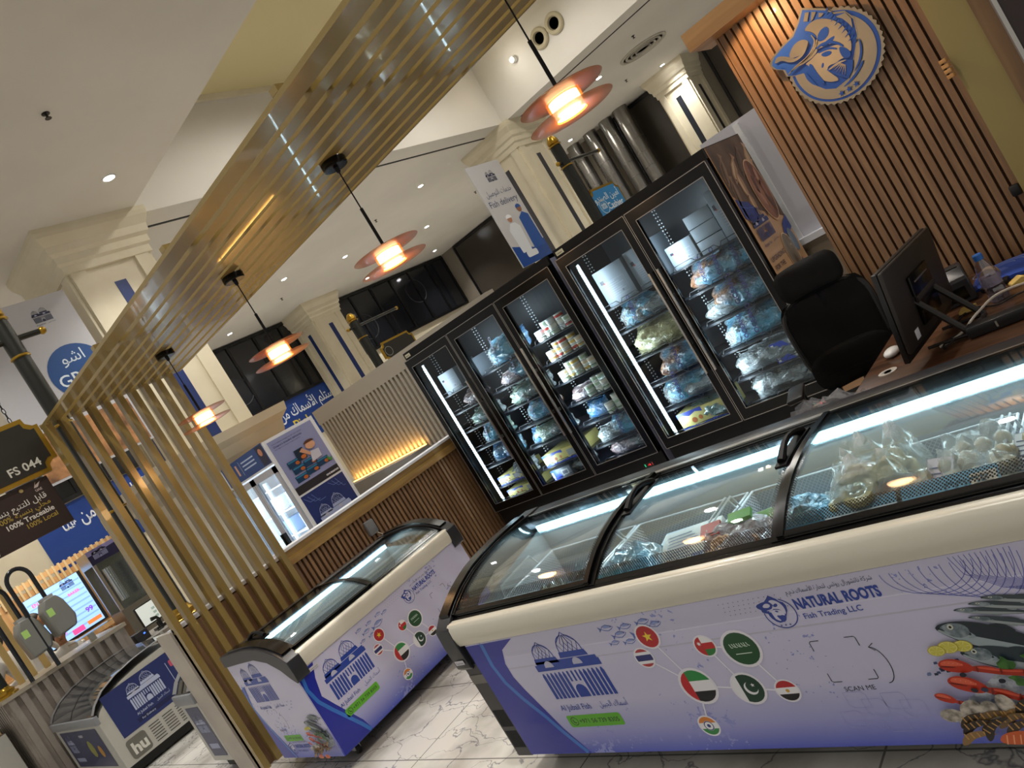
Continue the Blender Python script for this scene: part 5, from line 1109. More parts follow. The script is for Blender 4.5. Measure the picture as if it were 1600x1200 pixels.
# squid rings in a clear bag, and fish balls in a clear bag
def filled(x, y, z, w, d, h, label, kind, seed):
    o = lying('grey', x, y, z, w, d, h, .15, label, seed, CLR, 'clear_food_bag'); rr = random.Random(seed)
    m = MB()
    if kind == 'ball':
        for k in range(34):
            px, py = rr.uniform(-.38, .38) * w, rr.uniform(-.38, .38) * d; pz = rr.uniform(.15, .8) * h * (1 - (2 * px / w) ** 4 * .5) * (1 - (2 * py / d) ** 4 * .5)
            m.ball((px, py, max(.02, pz)), .021, None, 12)
        m.build('fish_balls', mat('fish_ball', '#c9b79c', .35, coat=.4, bump=(30, .15)), o)
    elif kind == 'ring':
        for k in range(22):
            px, py = rr.uniform(-.33, .33) * w, rr.uniform(-.35, .35) * d; pz = rr.uniform(.2, .78) * h; a0 = rr.uniform(0, 6); R_ = rr.uniform(.025, .04); tl = rr.uniform(-.6, .6)
            m.tube([(px + R_ * math.cos(a0 + q), py + R_ * math.sin(a0 + q) * math.cos(tl), max(.02, pz + R_ * math.sin(a0 + q) * math.sin(tl))) for q in [i * 4.6 / 9 for i in range(10)]], .014, n=7, radii=[.008, .013, .015, .016, .016, .015, .016, .015, .012, .006])
        m.build('squid_tubes', mat('squid', '#bfae7e', .35, coat=.5, noise=(18, '#a08e5e')), o)
    return o
filled(-.9, 2.0, .585, .29, .3, .21, 'large clear bag of curled yellow squid tubes near the dotted glass edge', 'ring', 3)
filled(-.665, 2.03, .595, .2, .3, .14, 'clear bag of round tan fish balls right of the squid bag', 'ball', 5)
filled(-.45, 2.03, .595, .2, .3, .15, 'clear bag of yellow squid in the rightmost basket', 'ring', 8)
lying('cream', -1.08, 2.25, .5, .2, .18, .1, .2, 'cream fillet bag at the back behind the squid bag', 21)
def packet(name, x, y, z, w, d, tilt, rz, m, label, art=None, th=.012):
    o = MB().box(-w / 2, -d / 2, 0, w / 2, d / 2, th, None, .003).build(name, m); o.location = (x, y, z); o.rotation_euler = (tilt, 0, rz); tag(o, label, 'packet')
    if art:
        a = Art((-w / 2, -d / 2, th + .0004), (1, 0, 0), (0, 1, 0), .0006); art(a, w, d); a.build('packet_print', o)
    return o
def lab(a, W, H):
    for k in range(9): a.rect(W * .1, H * (.85 - k * .08), W * (.5 + .3 * ((k * 31) % 5) / 5), H * (.87 - k * .08), '#6a6f8c')
    a.rect(W * .55, H * .1, W * .9, H * .3, '#4a4f70')
def cook(a, W, H):
    a.rect(0, 0, W, H, '#6f9fb8'); a.text('COOK', W * .45, H * .25, H * .6, '#3f6f86', 2, bold=.03); a.rect(W * .72, H * .1, W * .98, H * .8, '#d8c3b0', 2); [a.rect(W * .75, H * (.2 + .15 * k), W * .94, H * (.24 + .15 * k), '#8a7768', 3) for k in range(4)]
packet('label_card', -.765, 1.96, .64, .075, .2, .75, -.3, mat('label_pink', '#d9c9cf', .4), 'pinkish printed label between the squid and the fish balls', lab, .003)
packet('blue_strip_packet', -.7, 1.868, .695, .23, .06, .75, 0.0, WPAPER, 'long blue-edged packet printed COOK along the dotted glass edge', cook, .006)
packet('blue_strip_packet', -.93, 1.866, .692, .2, .055, .75, .0, WPAPER, 'shorter blue-edged packet left of the COOK packet', lambda a, W, H: (a.rect(0, H * .5, W, H, '#6f9fb8'), a.rect(W * .2, H * .1, W * .8, H * .4, '#d8c3b0', 2)), .006)
packet('price_card', -.565, 2.02, .64, .06, .17, .6, -.2, WPAPER, 'white price card leaning at the wire basket beside the fish balls', lab, .003)
# middle: green-edged fish packet, flat carton, blue trays
o = LP = lying('pink', -1.42, 2.0, .575, .26, .26, .09, .2, 'clear packet of fish and prawns with a green edge', 13, None, 'seafood_packet')
m = MB(); rr = random.Random(4)
for k in range(14):
    cx, cy = rr.uniform(-.09, .09), rr.uniform(-.1, .0); m.tube([(cx + .025 * math.cos(q), cy + .025 * math.sin(q), .078 + rr.random() * .01) for q in [i * 4.2 / 6 for i in range(7)]], .008, n=6)
m.build('prawns', mat('prawn_beige', '#cfa988', .4, noise=(20, '#b78464')), o)
LP.rotation_euler = (.32, 0, .2); m = MB(); m.box(-.13, .095, .01, .13, .135, .04, None, .004); m.build('green_edge', mat('green_print', '#5d8a3a', .35), o)
bx('red_sticker', -.1, .03, .09, -.03, .09, .1, ink('#b03a2e'), o); bx('herb_print', .0, .06, .085, .08, .1, .1, ink('#5c9a3c'), o)
packet('flat_carton', -1.66, 2.1, .575, .24, .22, .25, .2, mat('carton_grey', '#b9b4ac', .5), 'grey printed carton lying left of the green-edged fish packet', lab, .04)
packet('flat_carton', -1.8, 2.25, .52, .22, .2, .1, .1, mat('carton_grey2', '#a8b4ba', .5), 'blue-grey carton at the back left of the grey printed carton', lab, .05)
lying('cyan', -1.87, 2.01, .575, .24, .24, .1, .3, 'light blue bag of pale fish just right of the first glass divider', 17)
lying('brown', -1.64, 1.92, .585, .2, .14, .05, .1, 'brown and pink fish packet between the blue bag and the green-edged packet', 19)
packet('teal_packet', -1.86, 1.85, .655, .13, .08, .6, .1, mat('teal_print', '#3d8294', .35), 'teal packet with a round orange badge at the front glass divider', lambda a, W, H: (a.disc(W * .3, H * .5, H * .16, '#c98a4a'), a.text('fish', W * .55, H * .4, H * .25, '#e6efef')), .02)
lying('grey', -2.28, 1.95, .52, .16, .24, .12, .4, 'dark grey fish bag in the nearly empty leftmost basket', 23, bagmat('bag_dark', '#6a6a62', '#4a4336', '#8d8676'))
for k, (x, y) in enumerate(((-2.17, .27), (-2.11, .22))):
    packet('clear_divider', x, 1.727 + y, .55, .008, .2, .3, -.25, glass('acrylic', (.85, .9, .92), .1), ('left', 'right')[k] + ' one of two clear acrylic dividers in the first glass bay', None, .1)
lying('cyan', -1.3, 2.27, .5, .28, .18, .08, 0, 'light blue bag at the back of the middle basket', 29)
# short freezer: a little stock deep inside
for k, (y, kd) in enumerate(((2.2, 'grey'), (2.6, 'cyan'), (2.9, 'pink'))):
    lying(kd, -4.5, y, .245, .3, .28, .12, .3 * k, ('nearest', 'middle', 'farthest')[k] + ' of three bags lying in the shorter chest freezer', 31 + k)

# ================================================================ DESK, CHAIR AND COUNTER THINGS
DWOOD = wood('desk_walnut', '#40291a', '#6a4730', 'X', 9, .3, .1)
t = root('desk', (-1.14, 2.53, 0), 'dark walnut desk with a cable grommet behind the long chest freezer', 'desk')
bx('desk_top', 0, 0, .715, 1.2, 1.27, .75, DWOOD, t, b=.003); bx('side_panel', .03, .04, 0, .06, 1.24, .715, DWOOD, t); bx('side_panel', 1.12, .04, 0, 1.15, 1.24, .715, DWOOD, t); bx('modesty_panel', .06, .05, .1, 1.12, .075, .715, DWOOD, t)
MB().lathe([(.034, .75), (.034, .753), (.022, .753), (.02, .751), (1e-5, .751)], mat('grommet_white', '#c9c4bb', .4), 28, (.1, .28, 0)).build('cable_grommet', None, t)
MB().lathe([(1e-5, .7535), (.014, .7535)], RUBBER, 16, (.1, .28, 0)).build('grommet_hole', None, t)
BLK2 = mat('black_plastic', '#1b1a1a', .4); DKP = mat('brown_black_plastic', '#2c2622', .45)
# all-in-one computer seen from behind
th = math.radians(84); u = Vector((math.cos(th), math.sin(th), 0)); nb = Vector((math.sin(th), -math.cos(th), 0))
t = root('computer_monitor', (-.92, 2.70, .752), 'large black all-in-one computer seen from behind on the desk', 'monitor', rz=th)   # local x along the screen, local -y is its back
def tiltbox(mb, x0, x1, h0, h1, d0, d1, m=None, b=.004):
    k = len(mb.v); mb.box(x0, d0, h0, x1, d1, h1, m, b); s_, c_ = math.sin(math.radians(8)), math.cos(math.radians(8))
    for i in range(k, len(mb.v)): x, y, z = mb.v[i]; mb.v[i] = (x, y * c_ - z * s_ , z * c_ + y * s_ + .03)
    return mb
tiltbox(MB(), 0, .55, 0, .33, 0, .02).build('screen_body', BLK2, t); tiltbox(MB(), .0, .55, .03, .33, -.018, .0, None, .008).build('back_shell', DKP, t)
tiltbox(MB(), .17, .37, .07, .25, -.03, -.018).build('back_cover', GLOSSBLK, t); tiltbox(MB(), .2, .34, .22, .226, -.033, -.03, None, .001).build('vent_line', ALU, t)
tiltbox(MB(), .08, .12, .05, .085, -.0188, -.018, None, .0002).build('white_sticker', WPAPER, t)
k = MB(); a = Art((0, 0, 0), (1, 0, 0), (0, 0, 1), .0005)
h = MB(); h.tube([(.18, -.035, .19), (.18, -.15, .01)], .012, n=8); h.tube([(.36, -.035, .19), (.36, -.15, .01)], .012, n=8); h.tube([(.18, -.15, .01), (.36, -.15, .01)], .009, n=8); h.tube([(.17, -.04, .19), (.37, -.04, .19)], .018, n=10); h.tube([(.18, -.0, .01), (.18, -.15, .01)], .006, n=6); h.tube([(.36, -.0, .01), (.36, -.15, .01)], .006, n=6)
h.build('stand_frame', DKP, t)
# white mouse
m = MB().ball((0, 0, .014), .03, None, 16, (1, 1, .55)); o = m.build('computer_mouse', WHITE); o.scale = (1, 1.6, 1); o.location = (-1.06, 3.0, .752); tag(o, 'white computer mouse at the desk edge left of the monitor', 'mouse')
# receipt printer
t = root('receipt_printer', (-.89, 3.42, .75), 'dark rounded receipt printer behind the monitor', 'printer', rz=.25)
m = MB(); pr = [(-.09, 0), (.09, 0), (.1, .06), (.08, .12), (.03, .145), (-.04, .14), (-.09, .1)]
m.prism([(-.075, y, z) for y, z in pr], (0, 0, 0), (.15, 0, 0)); m.build('printer_body', CHAR, t, bevel=.008); bx('paper_slot', -.06, -.04, .139, .06, .0, .143, RUBBER, t); bx('front_face', -.05, -.098, .02, .05, -.09, .07, GLOSSBLK, t)
# blue cloth with white printed swirls against the wall
n = 26; m = MB(); vs = []
for j in range(9):
    for i in range(n + 1):
        x, y = i / n * .75, j / 8 * .3; vs.append((x, y, .006 + .01 * abs(noise.noise(Vector((x * 9, y * 9, 0)))) + .012 * abs(noise.noise(Vector((x * 4, y * 14, 4))))))
k = len(vs); m.add(vs + [(x, y, .0) for x, y, z in vs], [(j * (n + 1) + i, j * (n + 1) + i + 1, (j + 1) * (n + 1) + i + 1, (j + 1) * (n + 1) + i) for j in range(8) for i in range(n)] + [(i, k + i, k + i + 1, i + 1) for i in range(n)], None, True)
CL = mat('blue_cloth', '#2a4fb0', .6); t = m.build('blue_cloth', CL); t.location = (-.84, 3.44, .752); tag(t, 'bright blue printed cloth lying along the wooden wall', 'cloth')
a = Art((0, 0, .033), (1, 0, 0), (0, 1, 0), .0006); q = mat('cloth_white_print', '#8fa4dc', .6)
for r_ in (.03, .05, .07): a.line([(.12 + r_ * 1.6 * math.cos(v), .12 + r_ * math.sin(v)) for v in [i * 5 / 16 for i in range(17)]], .004, q)
a.text('NATURAL', .3, .1, .07, q); a.build('cloth_print', t)
# water bottle
t = root('water_bottle', (-.7, 3.2, .752), 'clear plastic water bottle with a blue cap on the desk', 'bottle')
BOT = glass('bottle_plastic', (.82, .8, .86), .25, .06); MB().lathe([(1e-5, 0), (.028, 0), (.034, .008), (.034, .05), (.031, .055), (.034, .06), (.034, .11), (.026, .145), (.014, .165), (.0135, .178)], None, 24).build('bottle_body', BOT, t)
MB().lathe([(1e-5, .004), (.031, .004), (.031, .075), (1e-5, .075)], None, 20).build('water', glass('water', (.75, .8, .9), .2, .03), t)
MB().lathe([(.0165, .166), (.0165, .186), (.014, .189), (1e-5, .189)], None, 20).build('cap', mat('cap_blue', '#2b6cc0', .35), t)
MB().lathe([(.0346, .062), (.0346, .1)], None, 24).build('label_band', film('bottle_label', '#b8b0c8', .5), t)
# power strip, cables, yellow sponge-like cards, brown scraps
t = root('power_strip', (-.66, 2.86, .752), 'black power brick lying on the desk right of the monitor stand', 'power adapter', rz=.05)
bx('brick', -.1, -.03, 0, .1, .03, .04, BLK2, t, b=.006); bx('label_mark', -.01, -.0305, .01, -.004, -.03, .03, mat('grey_label', '#8a8478', .5), t)
def cable(name, pts, r, m, label):
    P = [Vector(p) for p in pts]; out = []
    for i in range(len(P) - 1):
        p0, p1, p2, p3 = P[max(0, i - 1)], P[i], P[i + 1], P[min(len(P) - 1, i + 2)]
        for k in range(8):
            f = k / 8; out.append(.5 * ((2 * p1) + (-p0 + p2) * f + (2 * p0 - 5 * p1 + 4 * p2 - p3) * f * f + (-p0 + 3 * p1 - 3 * p2 + p3) * f ** 3))
    out.append(P[-1]); o = MB().tube(out, r, n=7).build(name, m); return tag(o, label, 'cable')
Z = .757
cable('white_cable', [(-.86, 2.86, Z), (-.8, 2.93, Z), (-.74, 3.0, Z + .03), (-.66, 3.07, Z + .05), (-.5, 3.1, Z + .03), (-.2, 3.0, Z)], .0045, mat('cable_white', '#c9bfb0', .5), 'thick white cable arching across the desk')
cable('black_cable', [(-.62, 2.84, Z + .015), (-.5, 2.88, Z), (-.35, 2.92, Z), (-.1, 2.9, Z)], .004, RUBBER, 'black cable leaving the power brick to the right')
cable('black_cable', [(-.8, 2.84, Z + .015), (-.84, 2.82, Z), (-.84, 2.9, Z), (-.74, 2.98, Z), (-.6, 2.98, Z), (-.3, 2.98, Z)], .0035, RUBBER, 'black cable looping from the power brick behind the white cable')
cable('coiled_cord', [(-.56 + .004 * i, 3.06 + .012 * math.cos(i * 1.57), Z + .012 + .012 * math.sin(i * 1.57)) for i in range(48)], .003, RUBBER, 'coiled black telephone cord at the far side of the desk')
cable('black_cable', [(-.86, 3.06, Z), (-.8, 3.2, Z), (-.7, 3.12, Z), (-.62, 3.16, Z), (-.3, 3.2, Z)], .0035, RUBBER, 'black cable running past the foot of the water bottle')
for k, (x, y, l) in enumerate(((-.64, 3.3, 'folded yellow sponge right of the water bottle'), (-.79, 3.2, 'small yellow sponge left of the water bottle foot'))):
    m = MB(); m.prism([(-.03, 0, .002), (.03, 0, .002), (.034, 0, .012), (.01, 0, .026 - .008 * k), (-.028, 0, .012)], (0, 0, 0), (0, .05, 0)); o = m.build('yellow_sponge', mat('sponge_yellow', '#d9b964', .7), bevel=.003); o.location = (x, y, .753); o.rotation_euler = (0, 0, .4 + k); tag(o, l, 'sponge')
t = root('tape_dispenser', (-.74, 3.41, .752), 'small black and tan tape dispenser standing behind the bottle', 'tape dispenser')
MB().lathe([(.014, -.02), (.034, -.02), (.034, .02), (.014, .02), (.014, -.02)], mat('tape_tan', '#a98a5a', .4), 20, (0, 0, .05), axis='Y').build('tape_roll', None, t); bx('base', -.05, -.025, 0, .05, .025, .02, BLK2, t, b=.004); bx('holder', -.008, -.028, .02, .008, .028, .055, BLK2, t)
o = MB().box(-.02, -.01, 0, .02, .01, .05, None, .008).build('wall_socket', BLK2); o.location = (-.595, 3.815, .98); tag(o, 'small black socket at the right of the wooden wall', 'socket')

# mesh office chair facing the counter
FAB = mat('chair_mesh', '#101113', .7, bump=(400, .3), alpha=.93, spec=.2); PLA = mat('chair_plastic', '#141416', .45)
t = root('office_chair', (-1.41, 3.52, 0), 'black mesh office chair with a headrest behind the desk', 'office chair', rz=.3); t.scale = (.9, .9, .96)
def padshape(w, h, d, cz, cy, curve, m, name, pinch=.12, tilt=0, n=14, waist=0):
    mb = MB()
    for side in (-1, 1):
        vs = []
        for j in range(n + 1):
            v = j / n * 2 - 1
            for i in range(n + 1):
                u_ = i / n * 2 - 1; f = (max(0, 1 - abs(u_) ** 5) * max(0, 1 - abs(v) ** 5)) ** .5; ww = w / 2 * (1 - pinch * abs(v) ** 3 - waist * (1 - v) * .5) * (1 - .1 * abs(v) ** 6)
                x = u_ * ww; vs.append((x, cy + side * d / 2 * f - curve * (u_ * u_) + tilt * v, cz + v * h / 2 * (1 - .06 * u_ ** 4)))
        mb.add(vs, [(j * (n + 1) + i, j * (n + 1) + i + 1, (j + 1) * (n + 1) + i + 1, (j + 1) * (n + 1) + i) for j in range(n) for i in range(n)], None, True)
    return mb.build(name, m, t)
padshape(.34, .17, .07, 1.13, .16, .05, FAB, 'headrest', tilt=.01)
br = padshape(.5, .44, .05, .83, .2, .06, FAB, 'backrest', .1, .02, waist=.1)
fr = MB(); P_ = []
for i in range(33):
    q = 2 * PI * i / 32; x, z = .235 * math.copysign(abs(math.cos(q)) ** .5, math.cos(q)), .215 * math.copysign(abs(math.sin(q)) ** .5, math.sin(q)); P_.append((x * (1 - .08 * (1 - z / .2) * .5), .2 - .06 * (x / .235) ** 2 + .02 * z / .2 , .83 + z))
fr.tube(P_[:-1], .016, n=8, close=True); fr.build('back_frame', PLA, t)
MB().tube([(0, .22, 1.08), (0, .25, .95), (0, .27, .6), (0, .2, .45)], .018, n=8).build('spine', PLA, t)
lum = padshape(.44, .2, .06, .66, .14, .05, FAB, 'lumbar_cushion', .2)
s_ = MB(); s_.box(-.25, -.28, .44, .25, .2, .52, None, .035); s_.build('seat', FAB, t)
for q in (-1, 1):
    am = MB(); am.tube([(q * .25, .1, .46), (q * .31, .08, .55), (q * .31, .0, .66)], .017, n=8); am.build('arm_support', PLA, t)
    p_ = MB().box(-.045, -.13, -.014, .045, .13, .014, None, .013).build('arm_pad', PLA, t); p_.location = (q * .315, -.1, .675)
MB().lathe([(.025, .12), (.025, .44)], None, 14).build('gas_lift', BLK2, t)
for k in range(5):
    a_ = 2 * PI * k / 5 + .3; x, y = .3 * math.cos(a_), .3 * math.sin(a_); MB().tube([(0, 0, .14), (x * .6, y * .6, .11), (x, y, .075)], .02, n=8, radii=[.028, .02, .014]).build('base_arm', PLA, t)
    MB().lathe([(1e-5, -.02), (.024, -.02), (.028, -.012), (.028, .012), (.024, .02), (1e-5, .02)], None, 14, (x, y, .03), axis='X').build('caster', RUBBER, t)
# clear plastic sheet bunched at the chest freezer's back edge
rr = random.Random(9); m = MB(); n = 12; vs = []
for j in range(n + 1):
    for i in range(n + 1):
        u_, v = i / n - .5, j / n - .5; vs.append((u_ * .3 + .03 * noise.noise(Vector((u_ * 8, v * 5, 1))), v * .12, .012 + .07 * abs(noise.noise(Vector((u_ * 9, v * 9, 5)))) + .06 * (1 - 4 * u_ * u_) * (1 - 4 * v * v)))
m.add(vs, [(j * (n + 1) + i, j * (n + 1) + i + 1, (j + 1) * (n + 1) + i + 1, (j + 1) * (n + 1) + i) for j in range(n) for i in range(n)], None, True)
o = m.build('plastic_wrap', film('wrap_film', '#b9bdc6', .28, .06)); o.location = (-1.2, 2.56, .73); o.rotation_euler = (0, 0, .1); tag(o, 'crumpled clear plastic wrap between the chest freezer and the desk corner', 'plastic wrap')
# ================================================================ BEYOND THE HALF WALL
# fluted grey counter screen with an LED ledge
FL = mat('fluted_grey', '#a8a092', .6)
t = root('fluted_screen', (-8.0, 5.2, 0), 'tall fluted grey screen lit by a glowing amber strip', 'screen')
m = MB(); W_ = 3.35; n = 43
for i in range(n):
    x = W_ * i / n; m.box(x, 0, 1.0, x + W_ / n * .52, .05, 1.86)
m.build('flutes', FL, t); bx('screen_core', 0, .03, 0, W_, .12, 2.04, FL, t); bx('top_board', -.02, -.0, 1.86, W_, .03, 2.04, FL, t)
lg = MB(); lp = [(0, -.02), (0, -.3)] + [(1.45 - .0 + .12 * math.sin(PI / 2 * i / 8), -.18 - .12 * math.cos(PI / 2 * i / 8)) for i in range(9)] + [(1.57, -.02)]
lg.prism([(x, y, 0) for x, y in lp], (0, 0, 0), (0, 0, 1.07)); lg.build('ledge', mat('ledge_grey', '#8f8e8a', .5), t)
bx('led_line', .02, -.035, 1.07, 1.55, -.022, 1.078, mat('amber_led', '#ffb347', .4, es=14), t)
li = light('ledge_uplight', 'AREA', (0, 0, 0), 3.5, (1, .55, .16), size=1.5, size_y=.02, rot=(PI * .97, 0, 0)); li.parent = t; li.location = (.8, -.028, 1.085)
# white display fridge with poster side
t = root('white_display_fridge', (-8.2, 3.93, 0), 'white glass-door fridge with a cartoon-style seafood poster on its side', 'fridge')
LG = mat('fridge_grey', '#b4b4ba', .35); FW = mat('fridge_inner', '#cfdcec', .5, es=.8, ec='#d8e8ff')
Wf, Df, Hf = 1.1, .63, 1.95
m = MB(); m.box(0, .02, 0, .04, Df, Hf); m.box(Wf - .04, .02, 0, Wf, Df, Hf); m.box(0, Df - .04, 0, Wf, Df, Hf); m.box(0, .0, 1.72, Wf, Df, Hf); m.box(0, .0, 0, Wf, Df, .2); m.build('cabinet', WHITE, t)
bx('inner_back', .04, Df - .06, .2, Wf - .04, Df - .04, 1.72, FW, t)
for k in range(5):
    z = .42 + k * .27; sh = bx('shelf', .04, .1, z, Wf - .04, Df - .07, z + .012, WHITE, t)
for k, x0 in enumerate((.01, .555)):
    d = MB(); x1 = x0 + .535; d.box(x0, -.03, .22, x0 + .05, .0, 1.7); d.box(x1 - .05, -.03, .22, x1, 0, 1.7); d.box(x0, -.03, .22, x1, 0, .28); d.box(x0, -.03, 1.63, x1, 0, 1.7); d = d.build('door', LG, t)
    MB().box(x0 + .05, -.02, .28, x1 - .05, -.01, 1.63).build('door_glass', DOORGLASS, d); hx = x1 - .04 if k == 0 else x0 + .01; bx('door_handle', hx, -.06, .8, hx + .03, -.03, 1.05, BLACK, d)
    MB().box(x0 + .04, .03, .3, x0 + .055, .04, 1.6).build('led_strip', LEDM, t)
li = light('fridge_light', 'AREA', (0, 0, 0), 16, (.85, .93, 1), size=.9, size_y=1.2, rot=(PI / 2, 0, 0)); li.parent = t; li.location = (.55, .05, 1.0)
a = Art((0, -.0008, 1.72), (1, 0, 0), (0, 0, 1), .001); a.rect(.03, .02, 1.07, .25, '#2a4a86'); jubail(a, .08, .1, .2, '#d8e0f0', 2, False); a.rect(.45, .06, .455, .22, '#d8e0f0', 2); a.rect(.34, .08, .38, .2, '#d8a890', 2); [a.rect(.5, .18 - .04 * k, .8, .195 - .04 * k, '#b8c8e4', 2) for k in range(3)]; a.rect(.9, .03, 1.05, .24, '#222a44', 2); a.disc(.97, .17, .04, '#c9876a', 3); a.build('header_sign', t)
bx('side_board', Wf, -.01, 0, Wf + .012, Df + .01, Hf + .012, WPAPER, t)
a = Art((Wf + .0125, 0, 0), (0, 1, 0), (0, 0, 1), .0012); W2 = .66; a.T = (.95, 0, 0, .596, 0, .762)
a.rect(.03, .92, W2 - .03, 1.96, mat('poster_lilac', '#8f93bd', .35), 1); a.rect(.03, .92, W2 - .03, 1.06, '#2c2a30', 2)
a.text('It is a seafood indulgence for your pantry', .07, 1.88, .028, '#2a2c50', 2, w=.4); a.text("Oceano's breaded delicacies", .07, 1.82, .05, '#2a2c60', 2, bold=.01, w=.38); a.text('Our biggest serving for breaded seafood', .07, 1.78, .022, '#2a2c50', 2, w=.34)
for i, (bx_, bz) in enumerate(((.1, 1.1), (.26, 1.13), (.42, 1.16), (.12, 1.25), (.28, 1.27), (.1, 1.38))):
    a.rect(bx_, bz, bx_ + .16, bz + .12, '#173a5c', 3 + i); a.rect(bx_ + .01, bz + .085, bx_ + .15, bz + .11, '#2f7aa0', 4 + i); a.disc(bx_ + .12, bz + .04, .03, '#b8622c', 4 + i, n=12)
a.rect(.24, 1.42, .36, 1.62, '#14283c', 10); a.disc(.32, 1.46, .035, '#c26a30', 11, n=12)     # plain generic figure: shirt, arm, face, hair
a.poly([(.38, 1.3), (.52, 1.32), (.53, 1.46), (.42, 1.48)], '#c9c7d6', 10); a.poly([(.3, 1.56), (.35, 1.6), (.42, 1.46), (.4, 1.42)], '#d09a7c', 11); a.disc(.46, 1.58, .065, '#d9a585', 12); a.poly(circ(.46, 1.63, .07, .05, 14, 0, PI), '#5a3422', 13)
a.poly([(.55, 1.2), (.57, 1.27), (.59, 1.2), (.62, 1.24), (.6, 1.15)], '#4a8a3c', 10); a.text('oceano', .44, .96, .06, '#dfe0ea', 4, bold=.03)
a.build('upper_poster', t)
a = Art((Wf + .0125, 0, 0), (0, 1, 0), (0, 0, 1), .0012); a.rect(.03, .03, .6, 1.29, mat('poster_navy', '#27356e', .35), 1)
for q in range(3): a.line([(.05 + .05 * q, 1.26), (.1 + .05 * q, 1.2 - .02 * q), (.16 + .06 * q, 1.2 - .02 * q)], .005, '#6f86c8', 3); a.line([(.38 + .05 * q, 1.27), (.43 + .05 * q, 1.22 - .03 * q), (.5 + .03 * q, 1.22 - .03 * q)], .005, '#6f86c8', 3)
jubail(a, .1, .82, .42, '#aab4da', 3)
a.build('lower_poster', t)
# goods inside it
for k, (z, x, c) in enumerate(((.432, .12, 'blue_carton'), (.432, .65, 'white_carton'), (.702, .15, 'white_carton'), (.702, .6, 'blue_carton'), (.972, .14, 'blue_carton'), (.972, .66, 'white_carton'), (1.242, .15, 'white_carton'), (1.242, .62, 'blue_carton'))):
    carton(c, -8.2 + x, 4.1, z + .003, -8.2 + x + .28, 4.35, z + .17, WPAPER if 'white' in c else ink('#8fa6c8'), '%s box on the %s shelf of the white fridge, %s side' % (c.split('_')[0], ('lowest', 'second', 'third', 'fourth')[k // 2], 'left' if x < .4 else 'right'), None)
# white paper poster wall unit behind the screen posts
def stall_unit(x0, y0, x1, y1, h, label, m):
    o = bx('display_counter', x0, y0, 0, x1, y1, h, m); return tag(o, label, 'counter')

# black and gold lamp posts with hanging signs
def post(x, y, z0, zt, arm_z, arm_len, label, back=.14, r=.045):
    t = root('sign_post', (x, y, z0), label, 'sign post'); H = zt - z0
    MB().lathe([(.0, 0), (r * 1.9, 0), (r * 1.9, .02), (r * 1.5, .035), (r * 1.6, .06), (r * 1.15, .08), (r * 1.05, .1)], None, 24).build('gold_base', BRASS, t)
    MB().lathe([(r, .09), (r, H - .16), (r * .9, H - .12)], None, 20).build('shaft', mat('post_dark', '#23241f', .35, .3), t)
    for z in (H * .35, H * .62, H - .42, H - .14): MB().lathe([(r, z), (r * 1.18, z + .006), (r * 1.18, z + .016), (r, z + .022)], None, 20).build('gold_ring', BRASS, t)
    MB().lathe([(r * .6, H - .13), (r * 1.05, H - .1), (r * 1.0, H - .06), (r * .5, H - .01), (1e-5, H)], None, 20).build('finial', BRASS, t)
    a = MB(); az = arm_z - z0; a.tube([(0, -back, az), (0, arm_len, az)], .02, n=10); a.build('cross_arm', mat('post_dark', '#23241f', .35, .3), t)
    MB().ball((0, arm_len + .02, az), .028, None, 12).ball((0, -back - .02, az), .028, None, 12).build('arm_knobs', BRASS, t); return t
def shield(y0, y1, z0, z1, c):   # plaque outline with notched corners
    return [(y0 + c, z0), (y1 - c, z0), (y1 - c * .9, z0 + c * .6), (y1 - c * .4, z0 + c), (y1, z0 + c), (y1, z1 - c), (y1 - c * .4, z1 - c), (y1 - c * .9, z1 - c * .6), (y1 - c, z1), (y0 + c, z1), (y0 + c * .9, z1 - c * .6), (y0 + c * .4, z1 - c), (y0, z1 - c), (y0, z0 + c), (y0 + c * .4, z0 + c), (y0 + c * .9, z0 + c * .6)]
def plaque(x, y0, y1, z0, z1, arm_z, face, label, draw):
    t = root('hanging_sign', (x, y0, z0), label, 'sign'); W, H = y1 - y0, z1 - z0
    MB().prism([(0, y, z) for y, z in shield(0, W, 0, H, .07)], (0, 0, 0), (.03, 0, 0)).build('gold_frame', BRASS, t)
    a = Art((.031, 0, 0), (0, 1, 0), (0, 0, 1), .001); a.poly(shield(.03, W - .03, .03, H - .03, .06), face, 1); draw(a, W, H); a.build('sign_face', t)
    for y in (W * .2, W * .8):
        m = MB(); n = max(2, int((arm_z - z1) / .035))
        for k in range(n):
            zc = H + (k + .5) * (arm_z - z1) / n; m.tube([(.015 + (.009 * math.cos(q) if k % 2 else 0), y + (0 if k % 2 else .009 * math.cos(q)), zc + .021 * math.sin(q)) for q in [2 * PI * i / 10 for i in range(10)]], .0028, n=5, close=True)
        m.build('chain', BLACK, t)
    return t
post(-5.58, 1.93, 1.07, 3.55, 3.27, .19, 'black and gold post rising left of the canopy beam, behind the gold screen', .85, .055)
plaque(-5.6, 1.18, 1.79, 2.37, 2.76, 3.25, mat('sign_dark', '#1f1c14', .4), 'black and gold hanging plaque with the lettering FS 044', lambda a, W, H: a.text('FS 044', W - .1, .065, .075, '#c9c6ba', 2, bold=.02, align='r'))
o = bx('brown_poster', -5.6, .95, 2.02, -5.585, 1.675, 2.36, mat('poster_brown', '#2a1814', .5)); tag(o, 'dark brown 100% Traceable 100% Local poster below the FS 044 plaque', 'poster')
a = Art((-5.584, .95, 2.02), (0, 1, 0), (0, 0, 1), .0008); W3 = .725
